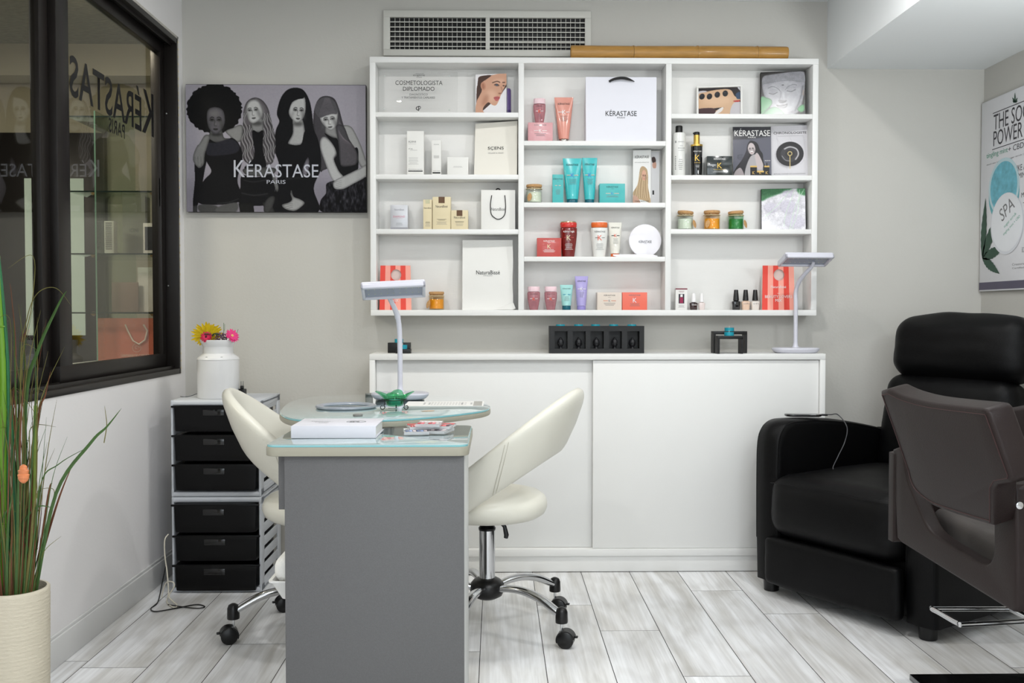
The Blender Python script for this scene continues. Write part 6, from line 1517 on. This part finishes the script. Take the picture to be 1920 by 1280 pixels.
def cables():
    t = thing('power_cable', 'black power cable trailing on the floor by the drawer tower', 'cable', (-1.2, 3.55, 0))
    g = lambda px, py: PZ(px, py, .004) - Vector((1, 0, 0)) * 0 - Vector((-1.2, 3.55, 0))
    def fl(pts): return smooth_open([tuple(PZ(a, b, .004) - Vector((-1.2, 3.55, 0))) for a, b in pts], 5)
    up = lambda px, py, Y: tuple(P(px, py, Y) - Vector((-1.2, 3.55, 0)))
    MB().tube(smooth_open([up(311, 1060, 3.7), up(305, 1088, 3.66)] + [tuple(PZ(a, b, .004) - Vector((-1.2, 3.55, 0))) for a, b in ((296, 1128), (283, 1140), (292, 1146), (330, 1140), (368, 1133), (384, 1137), (370, 1140), (340, 1137), (315, 1133))], 6), .0022, 6).build('cord', M_dark, t)
    t = thing('power_cable', 'cream power cable hanging beside the drawer tower and looping on the floor', 'cable', (-1.2, 3.6, 0)); o2 = Vector((-1.2, 3.6, 0)); up2 = lambda px, py, Y: tuple(P(px, py, Y) - o2)
    MB().tube(smooth_open([up2(316, 1001, 3.6), up2(309, 1012, 3.59), up2(309, 1040, 3.59), up2(313, 1070, 3.59), up2(316, 1110, 3.56)] + [tuple(PZ(a, b, .004) - o2) for a, b in ((313, 1128), (325, 1138), (332, 1134))] + [up2(317, 1118, 3.5), up2(327, 1098, 3.5), up2(322, 1090, 3.52), up2(310, 1094, 3.55), up2(303, 1120, 3.56)], 6), .0024, 6).build('cord', mat('cream_cable', (214, 208, 192), .5), t)
cables()

# ---------------------------------------------------------------- recliner
def recliner():
    A = Vector((1.0, 3.65, 0)); u = Vector((.53, -.848, 0)); v = Vector((.848, .53, 0)); Wd = .76
    org = A + u * (Wd / 2)
    t = thing('recliner', 'black leather recliner armchair in the back right corner', 'armchair', org, math.atan2(u.y, u.x))
    L_ = mat('black_leather', (5, 5, 6), .45, var=.1, vs=30, bump=.3, bs=420, spec=.2)
    rn = lambda x, y, z, s: mnoise.noise(Vector((x * s, y * s, z * s)))
    def cush(name, x0, x1, y0, y1, z0, z1, r, n=26, puff=.012, wr=.004, tilt=0, s=9, extra=None):
        c = ((x0 + x1) / 2, (y0 + y1) / 2, (z0 + z1) / 2); h = ((x1 - x0) / 2, (y1 - y0) / 2, (z1 - z0) / 2)
        def fn(p):
            q = Vector(p); a = (1 - (p.x / h[0]) ** 2); b = (1 - (p.z / h[2]) ** 2); d = (1 - (p.y / h[1]) ** 2)
            q.y += (1 if p.y > 0 else -1) * puff * max(0, a) * max(0, b) * (abs(p.y) / h[1]); q.z += (1 if p.z > 0 else -1) * puff * max(0, a) * max(0, d) * (abs(p.z) / h[2])
            q.x += (1 if p.x > 0 else -1) * puff * .5 * max(0, b) * max(0, d) * (abs(p.x) / h[0])
            k = wr * rn(p.x + c[0], p.y, p.z + c[2], s) + wr * .6 * rn(p.x * .4 + 4, p.y, p.z + c[2], s * 3)
            l = q.length or 1; q = q * (1 + k / l)
            if extra: q = Vector(extra(q, p))
            return q
        M = Matrix.Translation(c) @ Matrix.Rotation(tilt, 4, 'X')
        return MB().rbox((0, 0, 0), h, r, n, fn, M=M).build(name, L_, t, ang=80)
    aw = .115; w2 = Wd / 2
    def arm(s):
        prof = [(-.005, .045), (-.010, .2), (-.012, .45), (-.008, .57), (.012, .62), (.05, .645), (.12, .65), (.3, .64), (.5, .61), (.68, .57), (.72, .53), (.72, .045)]
        prof = [prof[0]] + smooth_open(prof[1:], 4) + [prof[-1]]
        a, b = (s * w2, s * (w2 - aw)); lo, hi = min(a, b), max(a, b); rg = []
        for x, k in ((lo, .020), (lo + .004, .008), (lo + .014, 0), ((lo + hi) / 2, -.004), (hi - .014, 0), (hi - .004, .008), (hi, .020)):
            cy, cz = .3, .33
            rg.append([(x, y + k * (1 if y < cy else -1) * min(1, abs(y - cy) / .25), z - k * (1 if z > .3 else 0)) for y, z in prof])
        o = MB().loft(rg).build('armrest', L_, t, ang=50)
        for x, kk in ((lo + .006, .012), (hi - .006, .012)):
            MB().tube([(x, y + .006 * (y < .3) - .0, z - .006 * (z > .4)) for y, z in prof[1:-2]], .0022, 5).build('arm_piping', L_, o)
    arm(-1); arm(1)
    iw = w2 - aw
    cush('seat_cushion', -iw + .002, iw - .002, -.05, .58, .225, .462, .07, 26, .02, .004, 0, extra=lambda q, p: (q.x * (1 + .13 * max(0, min(1, (-.24 - p.y) / .045))) if q.x < 0 else q.x, q.y, q.z))
    cush('footrest_panel', -iw - .035, iw + .004, -.05, .0, .048, .222, .02, 22, .006, .003)
    MB().tube(smooth_open([(-iw + .01, -.045, .424), (-iw + .02, -.052, .430), (0, -.058, .440), (iw - .02, -.052, .430)], 6), .002, 5).build('seat_seam', L_, t)
    MB().box(-w2 + .02, w2 - .02, .04, .7, .045, .23, .01).build('base_frame', L_, t)
    def lean(q, p): return (q.x, q.y, q.z)
    cush('backrest', -iw - .002, iw + .002, .57, .72, .40, .805, .06, 28, .02, .006, math.radians(-11), 8)
    cush('headrest', -iw + .018, iw + .02, .62, .785, .80, 1.036, .06, 28, .022, .006, math.radians(-8), 8)
    for sx_, sy_ in ((-1, .03), (1, .03), (-1, .66), (1, .66)):
        MB().cyl((sx_ * (w2 - .05), sy_, 0), .028, .048, 20, .002, r2=.031).build('foot', M_dark, t)
    # phone pad on the arm with its lead
    q = P(1512, 779, 3.72); k = Vector((1.106, 3.70, 0))
    z = .6535
    pd = thing('charging_pad', 'black oval remote lying on the left arm of the recliner', 'remote', (P(1510, 780, 3.70).x, 3.70, z + .003), math.radians(-4))
    MB().prism(rrect(-.08, .062, -.032, .032, .03, 8), .000, .010, .004).build('remote_body', mat('gloss_black', (10, 9, 10)), pd)
    MB().prism(rrect(.058, .085, -.008, .008, .005, 4), .002, .009, .002).build('plug', M_dark, pd)
    cb = thing('remote_lead', 'thin black lead running from the remote down inside the recliner arm', 'cable', (pd.location.x + .08, 3.70, z))
    o = cb.location
    MB().tube(smooth_open([(.0, 0, .009), (.02, .0, .009), (.055, .02, .006)] + [tuple(P(a, b, c) - o) for a, b, c in ((1588, 800, 3.60), (1584, 828, 3.58), (1570, 858, 3.57), (1562, 880, 3.56), (1580, 893, 3.5))], 6), .002, 6).build('cord', mat('cable_dark_grey', (60, 60, 64), .35), cb)
recliner()

# ---------------------------------------------------------------- styling chair at the right
def styling():
    cx, cy = 1.50, 2.475
    t = thing('styling_chair', 'brown leather salon styling chair seen from behind at the right edge', 'chair', (cx, cy, 0))
    BR = mat('brown_leather', (38, 30, 29), .42, var=.06, vs=14, bump=.25, bs=380, spec=.25); ST2 = mat('brown_stitch', (66, 44, 44), .7)
    loc = lambda X, Y, z: Vector((X - cx, Y - cy, z))
    # point on the shell's rear sheet from the photo
    def sheet(px, py, near=2.195, far=2.755, xr=1.155, lean=0.0):
        # rear sheet: vertical plane through (1.13,far) and (1.19,near), leaning by `lean` per metre above .4
        d = FW + RT * ((px - 960) / F) + UP * ((640 - py) / F); o = Vector((0, 0, CAMZ))
        Pn = Vector((1.137, far, .4)); Q = Vector((1.185, near, .4)); R_ = Vector((1.137 - lean, far, 1.4)); nrm = (Q - Pn).cross(R_ - Pn).normalized()
        k = (Pn - o).dot(nrm) / d.dot(nrm); return o + d * k - Vector((cx, cy, 0))
    def panel(name, outline, thick, lean, m_=BR, hole=None, bev=.008, sm=None):
        pts = [sheet(a, b, lean=lean) for a, b in outline]
        # frame of the sheet
        ex = (Vector((1.185, 2.195, .4)) - Vector((1.137, 2.755, .4))).normalized(); ey = Vector((-lean, 0, 1)); ey = (ey - ex * ey.dot(ex)).normalized(); en = ex.cross(ey)
        if en.x < 0: en = -en
        o = pts[0]
        p2 = [((p - o).dot(ex), (p - o).dot(ey)) for p in pts]
        M = Matrix.Translation(o) @ Matrix(((ex.x, ey.x, en.x, 0), (ex.y, ey.y, en.y, 0), (ex.z, ey.z, en.z, 0), (0, 0, 0, 1)))
        ar = sum(a[0] * b[1] - b[0] * a[1] for a, b in zip(p2, p2[1:] + p2[:1]))
        if ar < 0: p2.reverse()
        return MB().prism(p2, 0, thick, bev, M=M, seg=4).build(name, m_, t, ang=50), M, p2
    # U shaped lower shell (outline with the notch)
    oU = [(1673, 842), (1683, 838), (1693, 846)] + smooth_open([(1696, 870), (1702, 900), (1712, 925), (1722, 950), (1731, 972), (1742, 992), (1760, 1008), (1800, 1034), (1838, 1055), (1850, 1057), (1858, 1048), (1862, 1030), (1862, 985), (1863, 925)], 2) + [(1864, 916), (1876, 911), (1900, 908), (1904, 920), (1906, 1000), (1906, 1135), (1900, 1147), (1890, 1143)] + [(1690, 1018), (1681, 1008)]
    panel('lower_shell', oU, .045, .0)
    # back cushion, leaning backwards
    oC = [(1651, 742), (1650, 733), (1662, 730)] + smooth_open([(1664, 730), (1690, 742), (1730, 753), (1780, 760), (1836, 766)], 3) + [(1846, 768), (1853, 776), (1862, 800), (1880, 850), (1896, 893), (1894, 906), (1868, 910), (1862, 920), (1862, 985)] + smooth_open([(1860, 986), (1820, 974), (1780, 961), (1745, 947), (1718, 925), (1705, 903), (1699, 880)], 3)
    o, M, p2 = panel('back_cushion', oC, .062, .28, bev=.014)
    seam = off(p2, .012); bm_ = MB()
    bm_.tube([M @ Vector((a, b, -.0005)) for a, b in seam], .0012, 4, closed=True).build('stitching', ST2, o)
    # arms run to the front
    for nm, Y, s in (('far', 2.755, 1), ('near', 2.195, -1)):
        prof = [(1.125, .40), (1.125, .655), (1.16, .662), (1.22, .672), (1.30, .705), (1.38, .750), (1.45, .775), (1.53, .790), (1.64, .792), (1.70, .78), (1.71, .74), (1.66, .60), (1.58, .46), (1.50, .40)]
        sk = 1.19 - 1.125 if s < 0 else .012
        pr = [(a + sk * max(0, 1 - (a - 1.125) / .25), b) for a, b in prof]
        y0, y1 = (Y - .045, Y) if s > 0 else (Y - .028, Y + .022)
        M = Matrix(((1, 0, 0, -cx), (0, 0, -1, y1 - cy), (0, 1, 0, 0), (0, 0, 0, 1)))
        a_ = MB().prism([(a, b) for a, b in pr], 0, y1 - y0, .008, M=M, seg=3).build('armrest', BR, t, ang=50)
        if s < 0:
            for px, py in ((1911, 947), (1919, 985)):
                q = P(px, py, y0 - .001) - Vector((cx, cy, 0)); MB().lathe([(0, 0), (.009, 0), (.0085, .003), (.006, .004), (0, .004)], seg=20, M=Matrix.Translation(q) @ Matrix.Rotation(PI / 2, 4, 'X')).build('chrome_bolt', M_chrome, a_)
    MB().box(1.24 - cx, 1.64 - cx, 2.225 - cy, 2.71 - cy, .40, .505, .03, 4).build('seat', mat('seat_lit_leather', (84, 80, 78), .5, var=.05, vs=12, bump=.2, bs=300), t)  # light falling on the seat is put into a paler, greyer leather colour
    MB().box(1.26 - cx, 1.66 - cx, 2.22 - cy, 2.72 - cy, .375, .405, .004).build('seat_pan', M_dark, t)
    MB().lathe([(0, .02), (.035, .02), (.035, .375), (0, .375)], seg=28).build('pump_column', M_chrome, t)
    q = PZ(1705, 1263, .018)
    MB().box(q.x - cx, q.x - cx + .62, q.y - cy - .62, q.y - cy, .0005, .018, .002).build('base_plate', mat('black_base_plate', (10, 10, 11), .2, coat=.3), t)
    z = .2
    a, b, c_, d = [PZ(x_, y_, z) - Vector((cx, cy, 0)) for x_, y_ in ((1895, 1141), (1748, 1141), (1800, 1170), (1935, 1163))]
    pts = [(0, .04, z), (a.x + .05, .02, z), tuple(a), tuple(b + Vector((.03, 0, 0))), tuple(b), tuple(b + (c_ - b) * .3), tuple(c_ - (c_ - b) * .1), tuple(c_ + Vector((.02, 0, 0))), tuple(d), (d.x + .08, -.03, z), (0, -.04, z)]
    pts = [tuple(a + Vector((.02, -.0, 0)))] + smooth_open([tuple(a), tuple(b + Vector((.02, 0, 0))), tuple(b), tuple(b + (c_ - b) * .25), tuple(c_ - (c_ - b) * .06), tuple(c_ + Vector((.02, 0, 0))), tuple(d)], 5)
    MB().tube(pts, .0075, 12).tube([(0, 0, z), tuple((a + d) / 2), tuple(a)], .009, 10).tube([tuple((a + d) / 2), tuple(d)], .009, 10).build('footrest', M_chrome, t)
styling()

# ---------------------------------------------------------------- poster on the right wall
def spa():
    X0 = WR - .016
    def g(X, Yc):
        p = PX(1820 + X / 2.84, 120 + Yc / 2.844, X0); return 4.088 - p.y, p.z
    u0, zt = g(70, 205); _, zb = g(57, 1212)
    Wd, H = .62, zt - zb
    t = thing('spa_poster', 'white printed spa poster with a jar and green leaf on the right wall', 'poster', (WR - .001, 4.088 - Wd / 2, zb), -PI / 2)
    MB().box(-Wd / 2, Wd / 2, -.014, 0, 0, H, .002).build('board', mat('poster_white', (226, 226, 230), .4), t)
    f = lambda u: u - Wd / 2
    def q(X, Y): a, b = g(X, Y); return f(a), b - zb
    DG = mat('print_charcoal', (56, 54, 60), .5); MG = mat('print_mint', (60, 150, 120), .5)
    y = -.0145
    def tx(s, X0_, Ytop, Ybot, X1_, m_=DG, nm='lettering', full=None, **k):
        a, z1 = q(X0_, Ytop); _, z0 = q(X0_, Ybot); b, _ = q(X1_, Ytop)
        wd = (b - a) if full is None else full
        text(s, nm, m_, t, a + wd / 2, (z0 + z1) / 2, wd, z1 - z0, y=y, **k)
    tx('THE SOOTHING', 122, 272, 355, 284, full=.47); tx('POWER OF CBD', 121, 360, 440, 284, full=.47)
    tx('tingling mint', 84, 478, 512, 196, MG); tx('+ CBD THERAPY', 200, 440, 470, 290, full=.30)
    a, z = q(118, 262); MB().box(a, a + .47, y - .0003, y, z - .003, z).build('rule', DG, t)
    a, z = q(114, 455); MB().box(a, a + .49, y - .0003, y, z - .003, z).build('rule', DG, t)
    tx('dead sea salt soak | sugar scrub | moisture mask', 84, 535, 545, 200, INKG, full=.42)
    tx('LIKE A SPA DAY', 236, 543, 575, 284, full=.2); tx('MIND & BODY', 254, 582, 610, 284, full=.18); tx('MULTI-USE', 270, 686, 712, 284, full=.14); tx('TREAT', 278, 738, 760, 284, full=.1)
    tx('Creators of the first', 220, 1063, 1075, 284, INKG, full=.2); tx('Certified Organic', 220, 1084, 1096, 284, INKG, full=.18)
    # pot of scrub, lid and leaf
    def disc(cx, cy, rx, m_, nm, k=1, dy=0, th=.002):
        a, z = q(cx, cy); MB().lathe([(0, 0), (rx, 0), (rx, th), (0, th)], seg=40, M=Matrix.Translation((a, y - dy, z)) @ Matrix.Rotation(PI / 2, 4, 'X')).build(nm, m_, t)
    th = .0003
    disc(175, 690, .118, mat('print_jar_teal', (96, 168, 178), .4, var=.1), 'printed_jar', dy=0, th=th); disc(175, 655, .118, mat('print_jar_rim', (190, 214, 220), .4), 'printed_jar_rim', dy=.0003, th=th)
    disc(175, 655, .104, mat('print_scrub', (104, 178, 196), .4, var=.45, vs=40, stretch=(1, 1, 1)), 'printed_scrub', dy=.0006, th=th)
    disc(192, 850, .125, mat('print_lid', (212, 214, 220), .4), 'printed_lid', dy=.0012, th=th)
    disc(192, 843, .118, mat('print_lid_top', (226, 228, 232), .4), 'printed_lid_top', dy=.0015, th=th)
    leaf = mat('print_leaf', (44, 74, 58), .5, var=.3, vs=40)
    def lf(X0_, Y0_, X1_, Y1_, wdt, nm='printed_leaf'):
        a, z0 = q(X0_, Y0_); b, z1 = q(X1_, Y1_); dx, dz = b - a, z1 - z0; l = math.hypot(dx, dz); nx, nz = -dz / l, dx / l; pl, pr_ = [], []
        for i in range(17):
            v = i / 16; w_ = wdt * math.sin(PI * v ** .8) * (1 + .18 * (i % 2)); pl.append((a + dx * v + nx * w_, z0 + dz * v + nz * w_)); pr_.append((a + dx * v - nx * w_, z0 + dz * v - nz * w_))
        P2 = pl + pr_[::-1]; MB().prism(P2, 0, .0003, M=Matrix.Translation((0, y - .0008, 0)) @ Matrix.Rotation(PI / 2, 4, 'X')).build(nm, leaf, t)
    lf(62, 1035, 80, 715, .02); lf(62, 1035, 150, 790, .024); lf(62, 1035, 182, 975, .020); lf(62, 1035, 154, 1118, .018)
    for ex, ey in ((236, 152), (222, 178), (250, 180), (224, 196), (250, 196)): lf(236, 204, ex, ey, .004, 'printed_leaf')
    Mr = Matrix.Translation(Vector((q(188, 780)[0], 0, q(188, 780)[1]))) @ Matrix.Rotation(math.radians(-28), 4, 'Y')
    text('SPA', 'lettering', INKG, t, .01, .0, .11, .055, y=y - .002, M=Mr); text('sugar scrub', 'lettering', MG, t, .01, -.055, .10, .016, y=y - .002, M=Mr); text('tingling mint + CBD', 'lettering', MG, t, .01, -.08, .14, .014, y=y - .002, M=Mr)
    text('BCL SPA', 'lettering', INKG, t, q(272, 990)[0] + .02, q(272, 990)[1], .04, .02, y=y)
    a, z = q(57, 1165); MB().box(-Wd / 2, Wd / 2, y - .0003, y, .006, z).build('bottom_band', mat('print_plum', (84, 80, 98), .5), t)
    tx('Vegan | No Phthalates | No Parabens | No Sulfates | No Talc | No Triclosan', 64, 1178, 1187, 284, INKW, full=.5)
spa()

# ---------------------------------------------------------------- plant
def plant():
    Y = 2.3; x = P(28, 1102, Y).x; k = Y / 1800; R_ = 60 * k; H = PZ(28, 1102, 0).z; H = P(28, 1101, Y).z
    t = thing('planter', 'tall round cream ribbed planter at the left edge', 'planter', (x, Y, 0))
    pm = mat('cream_ribbed_ceramic', (200, 192, 173), .6, var=.05, vs=60, bump=.8, bs=90, stretch=(1, 1, 3))
    prof = [(0, .0), (R_ * .9, .0), (R_ * .93, .004)]; n = 120
    for i in range(n): prof.append((R_ * (.93 + .07 * i / n) + .0006 * math.sin(i * 2.1), .006 + (H - .02) * i / n))
    prof += [(R_ * 1.0, H - .01), (R_ * 1.0, H - .003), (R_ * .97, H), (R_ * .9, H), (R_ * .88, H - .01), (R_ * .87, H - .07), (0, H - .07)]
    MB().lathe(prof, seg=64).build('pot', pm, t)
    MB().lathe([(0, H - .05), (R_ * .86, H - .05), (0, H - .045)], seg=32).build('soil', mat('dark_soil', (40, 34, 28), .95, var=.4, vs=100), t)
    g1 = mat('grass_green', (62, 92, 44), .55, var=.35, vs=20); g2 = mat('grass_olive', (104, 100, 52), .6, var=.35, vs=20); g3 = mat('grass_brown', (108, 66, 44), .7, var=.3, vs=20); g4 = mat('reed_deep_green', (30, 96, 56), .4, var=.2, vs=14); g5 = mat('bamboo_bright', (96, 140, 34), .35, var=.2, vs=6)
    rn = random.Random(11)
    zb = H - .05
    W = lambda px, py, YY=Y: P(px, py, YY) - Vector((x, Y, 0))
    pl = thing('artificial_grass', 'tall artificial grass and reeds standing in the cream planter', 'plant', (x, Y, zb)); 
    off_ = Vector((0, 0, zb))
    def W2(px, py, YY=Y): return P(px, py, YY) - Vector((x, Y, zb))
    # thick bamboo cane and reeds
    m = MB(); pts = [W2(8, 1115), W2(6, 900), W2(6, 700), W2(0, 590), W2(-8, 480)]
    m.tube(smooth_open([tuple(p) for p in pts], 6), .0095, 14)
    for py in (612, 800, 980): q = W2(5 if py > 650 else 2, py); m.lathe([(.0105, -.002), (.0125, 0), (.0105, .002)], tuple(q), 14)
    m.build('bamboo_cane', g5, pl)
    for pts in (((14, 1115), (16, 850), (14, 680), (2, 530), (-12, 420)), ((30, 1115), (26, 900), (20, 760))):
        MB().tube(smooth_open([tuple(W2(a, b)) for a, b in pts], 6), .0042, 10).build('reed', g4, pl)
    MB().tube(smooth_open([tuple(W2(a, b)) for a, b in ((60, 1112), (64, 960), (67, 760))], 6), .0045, 10).build('reed', mat('reed_yellow_green', (110, 130, 50), .45, var=.3, vs=30), pl)
    def blade(pts, w_, m_, name='blade', dY=0):
        P3 = smooth_open([tuple(W2(a, b, Y + c)) for a, b, c in pts], 6); n = len(P3); rows = []
        for i, p in enumerate(P3):
            p = Vector(p); q = Vector(P3[min(n - 1, i + 1)]) - Vector(P3[max(0, i - 1)]); sdv = q.cross(Vector((.2, 1, 0))).normalized(); ww = w_ * (1 - (i / (n - 1)) ** 2.2) * .5 + .0002
            rows.append([p - sdv * ww, p + Vector((0, -1, 0)) * ww * .35, p + sdv * ww, p + Vector((0, 1, 0)) * ww * .2])
        return MB().loft(rows).build(name, m_, pl)
    blade([(66, 1115, 0), (105, 925, -.03), (170, 830, -.06), (200, 800, -.07), (228, 765, -.08)], .009, g1)
    blade([(66, 1100, 0), (90, 930, 0), (98, 905, 0), (70, 1000, .0)][:3], .006, g3)
    blade([(195, 830, -.065), (200, 798, -.07), (198, 775, -.08), (196, 760, -.08)], .0022, g2)
    blade([(60, 1115, 0), (75, 915, -.02), (110, 870, -.03), (165, 838, -.05)], .0035, g1)
    blade([(40, 1115, 0), (48, 760, 0), (70, 660, -.02), (110, 570, -.04), (125, 545, -.05)], .011, g1)
    blade([(30, 1115, 0), (40, 700, 0), (60, 570, 0), (62, 480, 0), (15, 503, 0)][:5], .0025, g2)
    blade([(40, 1115, 0), (38, 700, 0), (50, 600, 0), (70, 550, -.02), (105, 540, -.03), (135, 575, -.04)], .0025, g2)
    blade([(46, 1115, 0), (70, 800, 0), (85, 740, 0), (95, 695, -.02)], .006, g3)
    blade([(20, 1115, 0), (30, 700, 0), (22, 560, 0), (18, 530, 0)], .003, g3)
    blade([(50, 1115, 0), (55, 860, 0), (60, 800, 0), (105, 800, -.02), (112, 756, -.02)][:4], .003, g2)
    k_ = 0; tuft = MB()
    for i in range(170):
        bx = rn.uniform(-28, 72); lean = rn.gauss(0, 22) + (bx - 20) * .35; top = rn.uniform(560, 980) if i % 3 else rn.uniform(700, 1040)
        hh = 1115 - top; dy = rn.uniform(-.03, .04)
        pts = [(bx * .8 + 4, 1118, dy), (bx + lean * .25, 1115 - hh * .4, dy), (bx + lean * .6, 1115 - hh * .75, dy + rn.uniform(-.01, .01)), (bx + lean * 1.2 + rn.gauss(0, 8), top, dy)]
        if i % 7 == 0: pts.append((pts[-1][0] + rn.choice((-1, 1)) * 30, top + rn.uniform(-20, 40), dy))
        P3 = smooth_open([tuple(W2(a, b, Y + c)) for a, b, c in pts], 6); n = len(P3); rows = []; w_ = rn.choice((.0022, .003, .004, .0075))
        for q_, p in enumerate(P3):
            p = Vector(p); q = Vector(P3[min(n - 1, q_ + 1)]) - Vector(P3[max(0, q_ - 1)]); sdv = q.cross(Vector((.2, 1, 0))).normalized(); ww = w_ * (1 - (q_ / (n - 1)) ** 2.2) * .5 + .0002
            rows.append([p - sdv * ww, p + Vector((0, -1, 0)) * ww * .35, p + sdv * ww, p + Vector((0, 1, 0)) * ww * .2])
        tuft.loft(rows, mi=rn.choice((0, 0, 1, 1, 2)))
    tag(tuft.build('grass_tuft', [g1, g2, g3], pl), kind='stuff')
    # shell shaped charm
    q = W2(44, 888, 2.24)
    MB().loft([[(q.x + r * math.cos(a), q.y + r * .7 * math.sin(a), q.z + zz) for a in np.linspace(0, 2 * PI, 16, endpoint=False)] for r, zz in ((.002, .022), (.008, .018), (.0095, .01), (.0125, .008), (.011, .0), (.0135, -.002), (.012, -.009), (.0125, -.011), (.009, -.017), (.003, -.022))]).build('shell_charm', mat('striped_shell', (214, 130, 84), .4, var=.5, vs=50, stretch=(.3, .3, 3)), pl)
plant()

# ---------------------------------------------------------------- repeats share a group
GR = {'candle_jar': 'corked candle jars on the wall shelves', 'tealight': 'teal tealights', 'travel_bottle': 'rose travel bottles on the shelves', 'squeeze_tube': 'squeeze tubes in the middle column',
      'nail_polish_bottle': 'nail polishes on the bottom right shelf', 'cream_carton': 'cream cartons on the third left shelf', 'folded_towel': 'folded cloths at the foot of the desk', 'striped_gift_bag': 'striped gift bags on the bottom shelves',
      'salon_chair': 'white tub chairs at the manicure desk', 'desk_lamp': 'white LED desk lamps', 'drawer_tower': 'stacked drawer units by the left wall', 'hair_magazine': 'magazines on the second right shelf',
      'hair_brochure': 'hair brochures on the second middle shelf', 'shampoo_bottle': 'shampoo bottles on the shelves', 'candle_bridge': 'nested black candle bridges', 'teal_carton': 'teal cartons on the second middle shelf',
      'flower_leaf': 'dark leaves in the milk can', 'power_cable': 'power cables by the drawer units', 'grass_sprig': 'green sprigs in the milk can'}
for o in S.objects:
    if o.parent is None and o.get('label') and not o.get('group'):
        g = GR.get(o.name.split('.')[0])
        if g: o['group'] = g
